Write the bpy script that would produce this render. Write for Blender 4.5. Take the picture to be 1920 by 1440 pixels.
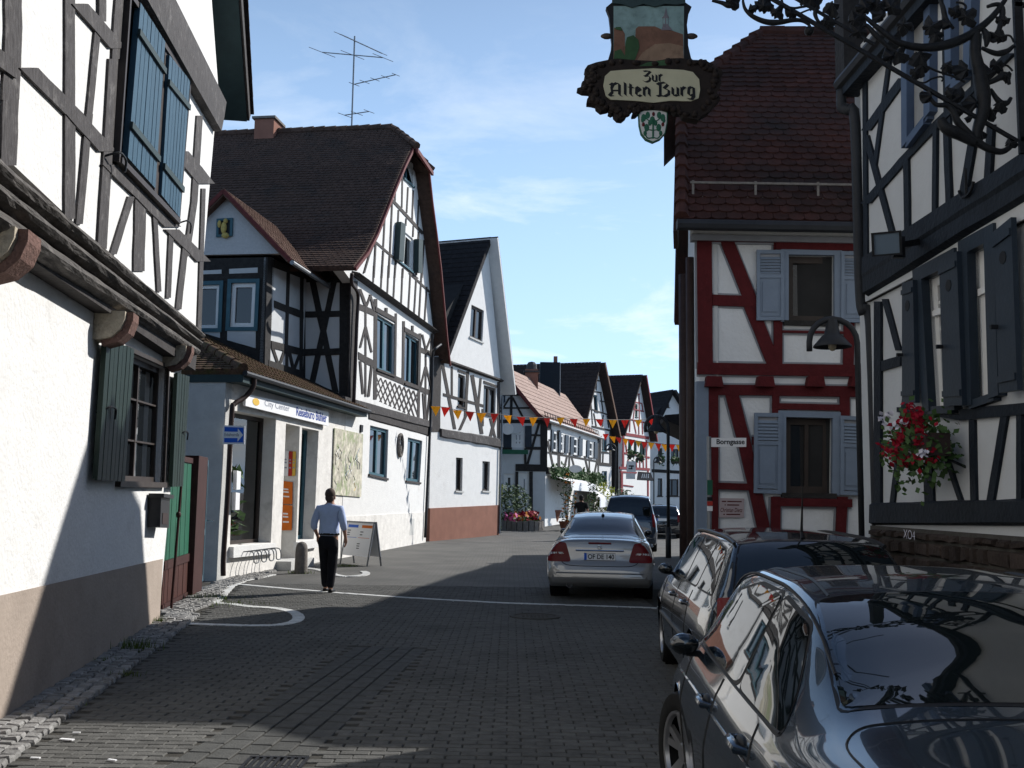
import bpy, math, random
from mathutils import Vector, Matrix
from mathutils.geometry import tessellate_polygon
random.seed(7)
SC = bpy.context.scene
COL = SC.collection
for o in list(bpy.data.objects): bpy.data.objects.remove(o)

# ------------------------------------------------------------------ camera, sky, sun, exposure
CAMH, FPX, PITCH, ROLL = 1.7, 1900.0, math.atan(212 / 1900.0), 0.015
_F = Vector((0, math.cos(PITCH), math.sin(PITCH))); _R0 = Vector((1, 0, 0)); _U0 = _R0.cross(_F)
_R = _R0 * math.cos(ROLL) + _U0 * math.sin(ROLL); _U = _U0 * math.cos(ROLL) - _R0 * math.sin(ROLL)
cam_d = bpy.data.cameras.new('camera'); cam = bpy.data.objects.new('camera', cam_d); COL.objects.link(cam)
cam_d.sensor_width = 36.0; cam_d.lens = FPX / 1920 * 36; cam_d.clip_start = 0.05; cam_d.clip_end = 3000
m4 = Matrix((( _R.x, _U.x, -_F.x, 0), (_R.y, _U.y, -_F.y, 0), (_R.z, _U.z, -_F.z, CAMH), (0, 0, 0, 1)))
cam.matrix_world = m4; SC.camera = cam
SUN = Vector((1.0, 0.80, 0.88)).normalized()
SUN_EL = math.asin(SUN.z); SUN_AZ = math.atan2(SUN.x, SUN.y)
world = bpy.data.worlds.new('World'); SC.world = world; world.use_nodes = True
nt = world.node_tree; nt.nodes.clear(); N = nt.nodes.new; LK = nt.links.new
sky = N('ShaderNodeTexSky'); sky.sky_type = 'NISHITA'; sky.sun_disc = False
sky.sun_elevation = SUN_EL; sky.sun_rotation = SUN_AZ; sky.air_density = 1.0; sky.dust_density = 0.9; sky.ozone_density = 3.0; sky.altitude = 100
bg = N('ShaderNodeBackground'); bg.inputs[1].default_value = 0.09
out = N('ShaderNodeOutputWorld')
tc = N('ShaderNodeTexCoord')
# thin streaky clouds: noise on the view direction, strongest low over the horizon
mp = N('ShaderNodeMapping'); mp.inputs['Scale'].default_value = (1.0, 1.0, 3.2); mp.inputs['Rotation'].default_value = (0, 0.12, 0); mp.inputs['Location'].default_value = (0.6, 0.2, 0.35)
n1 = N('ShaderNodeTexNoise'); n1.inputs['Scale'].default_value = 3.6; n1.inputs['Detail'].default_value = 8; n1.inputs['Roughness'].default_value = 0.62; n1.inputs['Distortion'].default_value = 0.4
r1 = N('ShaderNodeValToRGB'); r1.color_ramp.elements[0].position = 0.5; r1.color_ramp.elements[1].position = 0.68
sep = N('ShaderNodeSeparateXYZ'); r2 = N('ShaderNodeMapRange'); r2.inputs[1].default_value = 0.48; r2.inputs[2].default_value = 0.08; r2.inputs[3].default_value = 0.0; r2.inputs[4].default_value = 0.85
mul = N('ShaderNodeMath'); mul.operation = 'MULTIPLY'
mixc = N('ShaderNodeMixRGB'); mixc.inputs[2].default_value = (6.6, 10.0, 14.8, 1)
LK(tc.outputs['Generated'], mp.inputs['Vector']); LK(mp.outputs[0], n1.inputs['Vector']); LK(n1.outputs[0], r1.inputs[0])
LK(tc.outputs['Generated'], sep.inputs[0]); LK(sep.outputs[2], r2.inputs[0]); LK(r1.outputs[0], mul.inputs[0]); LK(r2.outputs[0], mul.inputs[1])
veil = N('ShaderNodeMapRange'); veil.inputs[1].default_value = 0.62; veil.inputs[2].default_value = 0.0; veil.inputs[3].default_value = 0.0; veil.inputs[4].default_value = 0.9
LK(sep.outputs[2], veil.inputs[0]); LK(veil.outputs[0], mixc.inputs[0]); cl = N('ShaderNodeMixRGB'); cl.inputs[2].default_value = (11.0, 11.4, 11.6, 1); LK(mul.outputs[0], cl.inputs[0]); LK(sky.outputs[0], mixc.inputs[1]); LK(mixc.outputs[0], cl.inputs[1]); LK(cl.outputs[0], bg.inputs[0]); LK(bg.outputs[0], out.inputs[0])
sun_d = bpy.data.lights.new('sun', 'SUN'); sun_d.energy = 5.0; sun_d.angle = math.radians(0.53); sun_d.color = (1.0, 0.97, 0.93)
sun = bpy.data.objects.new('sun', sun_d); COL.objects.link(sun); sun.rotation_euler = SUN.to_track_quat('Z', 'Y').to_euler()
SC.view_settings.view_transform = 'Standard'; SC.view_settings.look = 'None'; SC.view_settings.exposure = 0.3; SC.view_settings.gamma = 1.0
SC.view_settings.use_curve_mapping = False
SC.cycles.max_bounces = 6; SC.cycles.diffuse_bounces = 2

# ------------------------------------------------------------------ helpers
def ray(px, py): return _F + _R * ((px - 960) / FPX) + _U * ((720 - py) / FPX)
def proj(p):
    p = Vector(p) - Vector((0, 0, CAMH)); z = p.dot(_F); return (960 + FPX * p.dot(_R) / z, 720 - FPX * p.dot(_U) / z)
def gz(y):
    t = max(0.0, y - 40.0); return 0.018 * t * t / (t + 6.0) if t > 0 else 0.0
def gp(px, py, h=0.0):                 # where the ray through a pixel meets the ground (or a level h)
    d = ray(px, py); t = (h - CAMH) / d.z if d.z < -1e-4 else 400
    for _ in range(12):
        p = d * t; hz = h + gz(p.y); t = (hz - CAMH) / d.z
    return Vector((d.x * t, d.y * t, CAMH + d.z * t))
def at(px, py, Y):                     # point on the ray at forward distance Y
    d = ray(px, py); t = Y / d.y; return Vector((d.x * t, Y, CAMH + d.z * t))
class Zm:                              # coordinates read from an enlarged region of the photograph
    def __init__(s, x0, y0, k): s.x0, s.y0, s.k = x0, y0, k
    def __call__(s, x, y): return (s.x0 + x * s.k, s.y0 + y * s.k)
PX = Zm(0, 0, 1.0)
class Fac:                             # a vertical plane in the place: u along it, v up, d outward
    def __init__(s, o, t, n=None):
        s.o = Vector((o[0], o[1])); s.t = Vector((t[0], t[1])).normalized()
        s.n = Vector((s.t.y, -s.t.x)) if n is None else Vector(n).normalized()
    def off(s, d): return Fac(s.o + s.n * d, s.t, s.n)
    def uv(s, px, py, d=0.0):
        r = ray(px, py); o = s.o + s.n * d
        k = o.dot(s.n) / (r.x * s.n.x + r.y * s.n.y)
        return ((r.x * k - o.x) * s.t.x + (r.y * k - o.y) * s.t.y, CAMH + r.z * k)
    def W(s, u, v, d=0.0): return Vector((s.o.x + s.t.x * u + s.n.x * d, s.o.y + s.t.y * u + s.n.y * d, v))
    def q(s, z, pts, d=0.0): return [s.uv(*z(*p), d=d) for p in pts]
class MB:
    def __init__(s): s.v = []; s.f = []
    def add(s, vs, fs):
        b = len(s.v); s.v.extend(Vector(p) for p in vs); s.f.extend(tuple(i + b for i in f) for f in fs); return s
    def prism(s, F, uv, d0, d1, jit=0.0):
        n = len(uv); vs = [F.W(u, v, d1) for u, v in uv] + [F.W(u, v, d0) for u, v in uv]
        if jit: vs = [p + Vector((random.uniform(-jit, jit) for _ in range(3))) for p in vs]
        fs = []
        if n <= 4: fs += [tuple(range(n)), tuple(range(2 * n - 1, n - 1, -1))]
        else:
            tr = tessellate_polygon([[Vector((u, v, 0)) for u, v in uv]])
            fs += [tuple(t) for t in tr] + [tuple(i + n for i in reversed(t)) for t in tr]
        fs += [(i, i + n, (i + 1) % n + n, (i + 1) % n) for i in range(n)]
        return s.add(vs, fs)
    def wall(s, F, outer, holes, d, thick):
        loops = [[Vector((u, v, 0)) for u, v in outer]] + [[Vector((u, v, 0)) for u, v in h] for h in holes]
        flat = [p for l in loops for p in l]; tr = tessellate_polygon(loops)
        s.add([F.W(p.x, p.y, d) for p in flat], [tuple(t) for t in tr])
        for l in loops:
            n = len(l); s.add([F.W(p.x, p.y, d) for p in l] + [F.W(p.x, p.y, d - thick) for p in l], [(i, (i + 1) % n, (i + 1) % n + n, i + n) for i in range(n)])
        return s
    def box(s, x0, y0, z0, x1, y1, z1, mat=None):
        vs = [Vector((x, y, z)) for z in (z0, z1) for y in (y0, y1) for x in (x0, x1)]
        if mat is not None: vs = [mat @ p for p in vs]
        return s.add(vs, [(0, 2, 3, 1), (4, 5, 7, 6), (0, 1, 5, 4), (2, 6, 7, 3), (0, 4, 6, 2), (1, 3, 7, 5)])
    def hexa(s, p): return s.add(p, [(0, 3, 2, 1), (4, 5, 6, 7), (0, 1, 5, 4), (1, 2, 6, 5), (2, 3, 7, 6), (3, 0, 4, 7)])
    def bar(s, a, b, w, h=None, up=(0, 0, 1)):
        a, b = Vector(a), Vector(b); h = w if h is None else h; t = (b - a).normalized(); x = t.cross(Vector(up))
        if x.length < 1e-4: x = t.cross(Vector((1, 0, 0)))
        x.normalize(); y = x.cross(t); x *= w / 2; y *= h / 2
        return s.hexa([a - x - y, a + x - y, a + x + y, a - x + y, b - x - y, b + x - y, b + x + y, b - x + y])
    def tube(s, pts, r, n=8, cap=True):
        pts = [Vector(p) for p in pts]; rs = r if isinstance(r, (list, tuple)) else [r] * len(pts)
        b = len(s.v); T = []
        for i, p in enumerate(pts):
            t = (pts[min(i + 1, len(pts) - 1)] - pts[max(i - 1, 0)]); T.append(t.normalized() if t.length > 1e-9 else Vector((0, 0, 1)))
        ref = min((Vector((1, 0, 0)), Vector((0, 1, 0)), Vector((0, 0, 1))), key=lambda ax: max(abs(t.dot(ax)) for t in T))
        for i, p in enumerate(pts):
            t = T[i]; x = t.cross(ref)
            if x.length < 1e-5: x = t.orthogonal()
            x.normalize(); y = t.cross(x)
            for k in range(n):
                a = 2 * math.pi * k / n; s.v.append(p + x * (rs[i] * math.cos(a)) + y * (rs[i] * math.sin(a)))
        m = len(pts)
        for i in range(m - 1):
            for k in range(n):
                s.f.append((b + i * n + k, b + i * n + (k + 1) % n, b + (i + 1) * n + (k + 1) % n, b + (i + 1) * n + k))
        if cap: s.f.append(tuple(b + k for k in reversed(range(n)))); s.f.append(tuple(b + (m - 1) * n + k for k in range(n)))
        return s
    def lathe(s, prof, n=16, mat=None):         # profile (r, z) round the z axis
        b = len(s.v)
        for r, z in prof:
            for k in range(n):
                a = 2 * math.pi * k / n; p = Vector((r * math.cos(a), r * math.sin(a), z)); s.v.append(mat @ p if mat is not None else p)
        for i in range(len(prof) - 1):
            for k in range(n): s.f.append((b + i * n + k, b + i * n + (k + 1) % n, b + (i + 1) * n + (k + 1) % n, b + (i + 1) * n + k))
        return s
    def ball(s, c, rx, ry, rz, n=8, m=6, mat=None):
        b = len(s.v); c = Vector(c)
        for i in range(m + 1):
            th = math.pi * i / m
            for k in range(n):
                a = 2 * math.pi * k / n; p = c + Vector((rx * math.sin(th) * math.cos(a), ry * math.sin(th) * math.sin(a), rz * math.cos(th)))
                s.v.append(mat @ p if mat is not None else p)
        for i in range(m):
            for k in range(n): s.f.append((b + i * n + k, b + i * n + (k + 1) % n, b + (i + 1) * n + (k + 1) % n, b + (i + 1) * n + k))
        return s
    def mesh(s, name, mat, org=Vector((0, 0, 0)), smooth=False):
        me = bpy.data.meshes.new(name); me.from_pydata([p - org for p in s.v], [], s.f); me.update()
        if mat: me.materials.append(mat)
        if smooth:
            me.polygons.foreach_set('use_smooth', [True] * len(me.polygons))
        return me
    def build(s, name, mat, parent=None, smooth=False, sharp=None):
        org = wl(parent) if parent else Vector((0, 0, 0))
        me = s.mesh(name, mat, org, smooth)
        if sharp is not None: me.set_sharp_from_angle(angle=math.radians(sharp))
        o = bpy.data.objects.new(name, me); COL.objects.link(o)
        if parent: o.parent = parent
        return o
def wl(o):
    p = Vector((0, 0, 0))
    while o: p = p + o.location; o = o.parent
    return p
def tag(o, label, cat, group=None):
    o['label'] = label; o['category'] = cat
    if group: o['group'] = group
    return o
def thing(name, loc, label, cat, group=None):
    o = bpy.data.objects.new(name, None); COL.objects.link(o); o.location = Vector(loc); o.empty_display_size = 0.2
    return tag(o, label, cat, group)
def struct(o): o['kind'] = 'structure'; return o
def stuff(o): o['kind'] = 'stuff'; return o
def top(name, mb, mat, loc, label, cat, group=None, smooth=False, sharp=None):   # a thing that is one mesh
    loc = Vector(loc); me = mb.mesh(name, mat, loc, smooth)
    if sharp is not None: me.set_sharp_from_angle(angle=math.radians(sharp))
    o = bpy.data.objects.new(name, me); COL.objects.link(o); o.location = loc
    return tag(o, label, cat, group)
def inst(name, me, loc, rot, parent, scale=None):        # a copy sharing mesh data, placed in world coordinates
    o = bpy.data.objects.new(name, me); COL.objects.link(o); o.parent = parent
    o.location = Vector(loc) - (wl(parent) if parent else Vector((0, 0, 0))); o.rotation_euler = rot
    if scale: o.scale = scale
    return o
def bil(q, s, t):
    (a, b), (c, d), (e, f), (g, h) = q      # bl, br, tr, tl
    return (a * (1 - s) * (1 - t) + c * s * (1 - t) + e * s * t + g * (1 - s) * t, b * (1 - s) * (1 - t) + d * s * (1 - t) + f * s * t + h * (1 - s) * t)
def sub(q, s0, s1, t0, t1): return [bil(q, s0, t0), bil(q, s1, t0), bil(q, s1, t1), bil(q, s0, t1)]
def quv(F, z, bl, br, tr, tl, d=0.0): return F.q(z, [bl, br, tr, tl], d)
def qsize(q):
    L = lambda a, b: math.hypot(a[0] - b[0], a[1] - b[1])
    return (L(q[0], q[1]) + L(q[3], q[2])) / 2, (L(q[0], q[3]) + L(q[1], q[2])) / 2

# ------------------------------------------------------------------ materials
def mat(name, c, rough=0.8, var=0.15, scale=6.0, bump=0.0, bscale=40.0, metal=0.0, spec=0.15, coat=0.0, stretch=None, c2=None, c2amt=(0.55, 0.75), c2scale=2.0, objvar=0.0):
    m = bpy.data.materials.new(name); m.use_nodes = True; t = m.node_tree; bs = t.nodes['Principled BSDF']; n = t.nodes.new; l = t.links.new
    geo = n('ShaderNodeNewGeometry'); vec = geo.outputs['Position']
    if stretch:
        mpn = n('ShaderNodeMapping'); mpn.inputs['Scale'].default_value = stretch; l(vec, mpn.inputs['Vector']); vec = mpn.outputs[0]
    col = None
    ns = n('ShaderNodeTexNoise'); ns.inputs['Scale'].default_value = scale; ns.inputs['Detail'].default_value = 6; ns.inputs['Roughness'].default_value = 0.65; l(vec, ns.inputs['Vector'])
    rp = n('ShaderNodeValToRGB'); e = rp.color_ramp.elements; e[0].position = 0.3; e[1].position = 0.7
    e[0].color = tuple(max(0, x * (1 - var)) for x in c[:3]) + (1,); e[1].color = tuple(min(1, x * (1 + var)) for x in c[:3]) + (1,)
    l(ns.outputs[0], rp.inputs[0]); col = rp.outputs[0]
    if c2:
        n2 = n('ShaderNodeTexNoise'); n2.inputs['Scale'].default_value = c2scale; n2.inputs['Detail'].default_value = 7; n2.inputs['Roughness'].default_value = 0.7; l(geo.outputs['Position'], n2.inputs['Vector'])
        r2_ = n('ShaderNodeMapRange'); r2_.inputs[1].default_value = c2amt[0]; r2_.inputs[2].default_value = c2amt[1]; l(n2.outputs[0], r2_.inputs[0])
        mx = n('ShaderNodeMixRGB'); l(r2_.outputs[0], mx.inputs[0]); l(col, mx.inputs[1]); mx.inputs[2].default_value = tuple(c2[:3]) + (1,); col = mx.outputs[0]
    if objvar:
        oi = n('ShaderNodeObjectInfo'); mr = n('ShaderNodeMapRange'); mr.inputs[3].default_value = 1 - objvar; mr.inputs[4].default_value = 1 + objvar; l(oi.outputs['Random'], mr.inputs[0])
        hv = n('ShaderNodeHueSaturation'); l(mr.outputs[0], hv.inputs['Value']); l(col, hv.inputs['Color']); col = hv.outputs[0]
    l(col, bs.inputs['Base Color']); bs.inputs['Roughness'].default_value = rough; bs.inputs['Metallic'].default_value = metal
    bs.inputs['Specular IOR Level'].default_value = spec; bs.inputs['Coat Weight'].default_value = coat; bs.inputs['Coat Roughness'].default_value = 0.03
    if bump:
        nb = n('ShaderNodeTexNoise'); nb.inputs['Scale'].default_value = bscale; nb.inputs['Detail'].default_value = 5; l(vec, nb.inputs['Vector'])
        bp = n('ShaderNodeBump'); bp.inputs['Strength'].default_value = min(1, bump); bp.inputs['Distance'].default_value = 0.02; l(nb.outputs[0], bp.inputs['Height']); l(bp.outputs[0], bs.inputs['Normal'])
    return m
def glassmat(name, c, trans=0.0, rough=0.02, wob=0.0):
    m = bpy.data.materials.new(name); m.use_nodes = True; t = m.node_tree; bs = t.nodes['Principled BSDF']
    bs.inputs['Base Color'].default_value = tuple(c) + (1,); bs.inputs['Roughness'].default_value = rough; bs.inputs['Specular IOR Level'].default_value = 0.6
    if wob:
        nb = t.nodes.new('ShaderNodeTexNoise'); nb.inputs['Scale'].default_value = 3.0; bp = t.nodes.new('ShaderNodeBump'); bp.inputs['Strength'].default_value = wob; bp.inputs['Distance'].default_value = 0.01
        t.links.new(nb.outputs[0], bp.inputs['Height']); t.links.new(bp.outputs[0], bs.inputs['Normal'])
    if trans:
        tr = t.nodes.new('ShaderNodeBsdfTransparent'); tr.inputs[0].default_value = (0.8, 0.86, 0.84, 1); mx = t.nodes.new('ShaderNodeMixShader'); fr = t.nodes.new('ShaderNodeFresnel')
        gl = t.nodes.new('ShaderNodeBsdfGlossy'); gl.inputs['Roughness'].default_value = 0.02; mr = t.nodes.new('ShaderNodeMapRange'); mr.inputs[3].default_value = 1 - trans; mr.inputs[4].default_value = 1.0
        t.links.new(fr.outputs[0], mr.inputs[0]); t.links.new(mr.outputs[0], mx.inputs[0]); t.links.new(tr.outputs[0], mx.inputs[1]); t.links.new(gl.outputs[0], mx.inputs[2]); t.links.new(mx.outputs[0], t.nodes['Material Output'].inputs[0])
    return m
MT = {}
MT['plaster'] = mat('white_plaster', (0.68, 0.675, 0.655), 0.95, 0.05, 3.5, 0.5, 22, c2=(0.42, 0.40, 0.37), c2amt=(0.58, 0.95), c2scale=1.3)
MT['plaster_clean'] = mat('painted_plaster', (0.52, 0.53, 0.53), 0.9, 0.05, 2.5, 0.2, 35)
MT['plaster_light'] = mat('bright_infill_plaster', (0.68, 0.69, 0.69), 0.95, 0.06, 3, 0.4, 24, c2=(0.5, 0.49, 0.47), c2amt=(0.58, 0.9), c2scale=1.4)
MT['plaster_old'] = mat('old_shop_plaster', (0.68, 0.66, 0.62), 0.95, 0.12, 3.0, 0.6, 14, c2=(0.36, 0.34, 0.31), c2amt=(0.55, 0.85), c2scale=1.6)
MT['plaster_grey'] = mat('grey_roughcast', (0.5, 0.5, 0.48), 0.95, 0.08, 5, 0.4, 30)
MT['plinth'] = mat('beige_plinth', (0.33, 0.275, 0.23), 0.95, 0.1, 1.8, 0.35, 26, c2=(0.2, 0.17, 0.145), c2amt=(0.55, 0.9), c2scale=1.5)
MT['plinth_brown'] = mat('brown_plinth', (0.22, 0.105, 0.075), 0.9, 0.12, 2, 0.2, 30)
MT['t_grey'] = mat('weathered_grey_timber', (0.06, 0.055, 0.054), 0.75, 0.35, 9, 0.9, 16, stretch=(3, 3, 0.7), c2=(0.2, 0.19, 0.18), c2amt=(0.55, 0.8), c2scale=5)
MT['t_greyh'] = mat('weathered_moulded_timber', (0.085, 0.078, 0.072), 0.8, 0.45, 7, 1.0, 10, stretch=(0.8, 0.8, 5), c2=(0.2, 0.185, 0.17), c2amt=(0.52, 0.78), c2scale=4)
MT['t_black'] = mat('black_timber', (0.03, 0.028, 0.027), 0.75, 0.3, 8, 0.5, 20)
MT['t_dark'] = mat('dark_brown_timber', (0.042, 0.037, 0.035), 0.75, 0.3, 8, 0.5, 20, c2=(0.09, 0.083, 0.078), c2amt=(0.55, 0.8), c2scale=3)
MT['t_blue'] = mat('blue_black_timber', (0.012, 0.016, 0.022), 0.6, 0.25, 6, 0.4, 20)
MT['t_red'] = mat('oxblood_timber', (0.085, 0.011, 0.013), 0.7, 0.2, 6, 0.4, 25)
MT['t_redfar'] = mat('red_far_timber', (0.2, 0.03, 0.035), 0.7, 0.15, 6)  # plain red of the far house's timbers
MT['trim_grey'] = mat('grey_outline_paint', (0.26, 0.27, 0.29), 0.8, 0.08, 6)
MT['shut_blue'] = mat('blue_shutter_paint', (0.038, 0.083, 0.118), 0.45, 0.12, 5, 0.15, 30, objvar=0.06)
MT['shut_green'] = mat('green_shutter_paint', (0.012, 0.024, 0.019), 0.5, 0.12, 5, 0.15, 30, objvar=0.08)
MT['shut_teal'] = mat('teal_frame_paint', (0.05, 0.12, 0.15), 0.5, 0.12, 5)
MT['shut_grey'] = mat('grey_blue_shutter_paint', (0.19, 0.235, 0.30), 0.6, 0.07, 5, 0.1, 30)
MT['shut_navy'] = mat('navy_shutter_paint', (0.024, 0.034, 0.047), 0.4, 0.12, 4, 0.1, 30)
MT['shut_bluegrey'] = mat('blue_casing_paint', (0.07, 0.10, 0.16), 0.45, 0.12, 4)
MT['teal_dark'] = mat('dark_teal_soffit', (0.03, 0.05, 0.052), 0.6, 0.15, 5)
MT['frame_brown'] = mat('brown_window_frame', (0.05, 0.04, 0.035), 0.5, 0.15, 5)
MT['frame_white'] = mat('white_window_frame', (0.72, 0.72, 0.70), 0.5, 0.05, 5)
MT['glass'] = glassmat('dark_window_glass', (0.012, 0.015, 0.018), wob=0.04)
MT['glass_dk'] = glassmat('black_window_glass', (0.004, 0.005, 0.006), rough=0.05)
MT['glass_shop'] = glassmat('shop_glass', (0, 0, 0), trans=0.93)
MT['curtain'] = mat('net_curtain', (0.3, 0.32, 0.34), 0.9, 0.3, 30)
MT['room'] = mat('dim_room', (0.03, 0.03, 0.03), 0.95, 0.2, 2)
MT['tile_dark'] = mat('old_brown_roof_tile', (0.075, 0.047, 0.036), 0.9, 0.35, 7, 0.5, 30, c2=(0.03, 0.03, 0.028), c2amt=(0.5, 0.8), c2scale=1.1, objvar=0.15)
MT['tile_moss'] = mat('mossy_roof_tile', (0.10, 0.06, 0.04), 0.95, 0.4, 12, 0.8, 25, c2=(0.075, 0.07, 0.025), c2amt=(0.45, 0.7), c2scale=5, objvar=0.2)
MT['tile_red'] = mat('oxblood_roof_tile', (0.05, 0.021, 0.017), 0.9, 0.3, 6, 0.4, 30, c2=(0.022, 0.017, 0.016), c2amt=(0.42, 0.68), c2scale=0.8, objvar=0.22)
MT['tile_pink'] = mat('pale_red_roof_tile', (0.34, 0.245, 0.205), 0.9, 0.2, 3, 0.3, 30)
MT['tile_black'] = mat('charcoal_roof_tile', (0.022, 0.021, 0.022), 0.9, 0.3, 4, 0.4, 30)
MT['tile_brown'] = mat('dark_far_roof_tile', (0.035, 0.026, 0.024), 0.9, 0.3, 4, 0.4, 30)
MT['tile_orange'] = mat('sunlit_verge_tile', (0.13, 0.08, 0.06), 0.9, 0.3, 10, 0.3, 30, objvar=0.15)  # red-brown tile of the bay roof and far roof parts
MT['zinc'] = mat('grey_zinc', (0.2, 0.21, 0.22), 0.45, 0.15, 8, metal=0.6)
MT['pipe_dark'] = mat('dark_downpipe', (0.03, 0.032, 0.036), 0.5, 0.15, 8)
MT['pipe_brown'] = mat('brown_downpipe', (0.045, 0.03, 0.027), 0.45, 0.2, 8)
MT['iron'] = mat('black_wrought_iron', (0.014, 0.015, 0.017), 0.5, 0.3, 20, 0.3, 40)
MT['stone_cream'] = mat('cream_corbel_stone', (0.42, 0.37, 0.29), 0.95, 0.2, 15, 0.7, 40)
MT['stone_red'] = mat('red_corbel_stone', (0.15, 0.09, 0.075), 0.95, 0.3, 20, 0.8, 45)
MT['rubble'] = mat('dark_rubble_stone', (0.055, 0.042, 0.036), 0.95, 0.35, 5, 0.8, 30, objvar=0.3)
MT['mortar'] = mat('dark_mortar', (0.075, 0.07, 0.062), 0.95, 0.2, 10, 0.5, 40)
MT['paver'] = mat('grey_paver', (0.097, 0.095, 0.088), 0.9, 0.22, 9, 0.4, 60, objvar=0.14, c2=(0.05, 0.049, 0.045), c2amt=(0.5, 0.8), c2scale=0.7)
MT['paver_dark'] = mat('dark_paver', (0.068, 0.068, 0.064), 0.85, 0.22, 9, 0.4, 60, objvar=0.14)
MT['joint'] = mat('sandy_joint', (0.045, 0.042, 0.036), 0.95, 0.25, 15, 0.4, 60)
MT['sett'] = mat('granite_sett', (0.22, 0.215, 0.205), 0.85, 0.25, 20, 0.5, 50, objvar=0.2)
MT['white_line'] = mat('white_stone_line', (0.56, 0.56, 0.54), 0.85, 0.2, 10, 0.3, 40)
MT['moss'] = mat('green_weed', (0.09, 0.13, 0.025), 0.9, 0.4, 15)
MT['leaf'] = mat('green_foliage', (0.05, 0.095, 0.03), 0.6, 0.5, 6)
MT['leaf_pale'] = mat('pale_foliage', (0.10, 0.14, 0.075), 0.6, 0.45, 5)
MT['leaf_yel'] = mat('yellow_green_foliage', (0.3, 0.32, 0.04), 0.6, 0.35, 6)
MT['fl_red'] = mat('red_petal', (0.26, 0.006, 0.02), 0.6, 0.3, 20)
MT['fl_pink'] = mat('pink_petal', (0.6, 0.12, 0.28), 0.6, 0.3, 20)
MT['fl_white'] = mat('white_petal', (0.6, 0.58, 0.65), 0.6, 0.2, 20)
MT['fl_orange'] = mat('orange_petal', (0.6, 0.22, 0.03), 0.6, 0.3, 20)
MT['terracotta'] = mat('terracotta', (0.2, 0.085, 0.055), 0.85, 0.2, 10)
MT['gate_green'] = mat('green_gate_board', (0.022, 0.105, 0.062), 0.5, 0.15, 5, 0.1, 30, objvar=0.08)
MT['gate_brown'] = mat('red_brown_gate_board', (0.06, 0.024, 0.019), 0.6, 0.2, 6, 0.15, 30, objvar=0.08)
MT['gate_blue'] = mat('blue_gate_paint', (0.045, 0.11, 0.14), 0.5, 0.15, 6)
MT['wood_post'] = mat('brown_post', (0.05, 0.022, 0.019), 0.6, 0.2, 6)
MT['metal_dk'] = mat('dark_metal', (0.03, 0.03, 0.032), 0.4, 0.2, 10, metal=0.4)
MT['chrome'] = mat('chrome', (0.7, 0.7, 0.72), 0.12, 0.02, 5, metal=1.0)
MT['white'] = mat('white_board', (0.78, 0.78, 0.78), 0.5, 0.03, 5)
MT['blue_sign'] = mat('blue_sign_face', (0.025, 0.12, 0.55), 0.4, 0.05, 5)
MT['blue_text'] = mat('blue_lettering', (0.03, 0.06, 0.28), 0.5, 0.05, 5)
MT['grey_text'] = mat('grey_lettering', (0.28, 0.3, 0.36), 0.5, 0.05, 5)
MT['sign_brown'] = mat('dark_carved_wood', (0.018, 0.013, 0.011), 0.7, 0.3, 20)
MT['black'] = mat('black_paint', (0.012, 0.012, 0.013), 0.5, 0.1, 5)
MT['orange'] = mat('orange_poster', (0.62, 0.15, 0.02), 0.6, 0.08, 12)
MT['poster_red'] = mat('red_poster', (0.42, 0.04, 0.03), 0.6, 0.08, 12)
MT['yellow'] = mat('yellow_poster', (0.7, 0.45, 0.08), 0.6, 0.06, 12)
MT['stone'] = mat('bollard_stone', (0.17, 0.155, 0.14), 0.95, 0.25, 12, 0.6, 40)
MT['slate_white'] = mat('pale_slate_shingle', (0.5, 0.5, 0.5), 0.8, 0.1, 20, objvar=0.1)
MT['verge_red'] = mat('red_verge_board', (0.12, 0.032, 0.03), 0.7, 0.2, 8)
MT['verge_white'] = mat('white_verge_board', (0.62, 0.62, 0.6), 0.7, 0.06, 5)
MT['gold'] = mat('golden_figure', (0.5, 0.38, 0.12), 0.5, 0.2, 20)
def tb(F, z, rows, m, parent, base=0.016, name='timber', wob=0.03):   # timbers read as centre lines with a width
    for i, (x0, y0, x1, y1, w) in enumerate(rows):
        vert = abs(y1 - y0) >= abs(x1 - x0) * 0.75; K = 4; L, Rr = [], []
        for k in range(K + 1):
            f = k / K; x = x0 + (x1 - x0) * f; y = y0 + (y1 - y0) * f; ww = w / 2 * (1 + random.uniform(-wob, wob) * (0 < k < K))
            j = w * random.uniform(-wob, wob) * (0 < k < K)
            if vert: L.append(F.uv(*z(x - ww + j, y))); Rr.append(F.uv(*z(x + ww + j, y)))
            else: L.append(F.uv(*z(x, y - ww + j))); Rr.append(F.uv(*z(x, y + ww + j)))
        dd = base + 0.0009 * i + (0.0 if vert else 0.004)
        mb = MB(); vs = []; fs = []
        for k in range(K + 1):
            vs += [F.W(*L[k], dd), F.W(*Rr[k], dd), F.W(*L[k], -0.03), F.W(*Rr[k], -0.03)]
        for k in range(K):
            a, b = 4 * k, 4 * k + 4; fs += [(a, a + 1, b + 1, b), (a, b, b + 2, a + 2), (a + 1, a + 3, b + 3, b + 1)]
        fs += [(0, 2, 3, 1), (4 * K, 4 * K + 1, 4 * K + 3, 4 * K + 2)]
        mb.add(vs, fs).build(name, m, parent)
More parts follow.
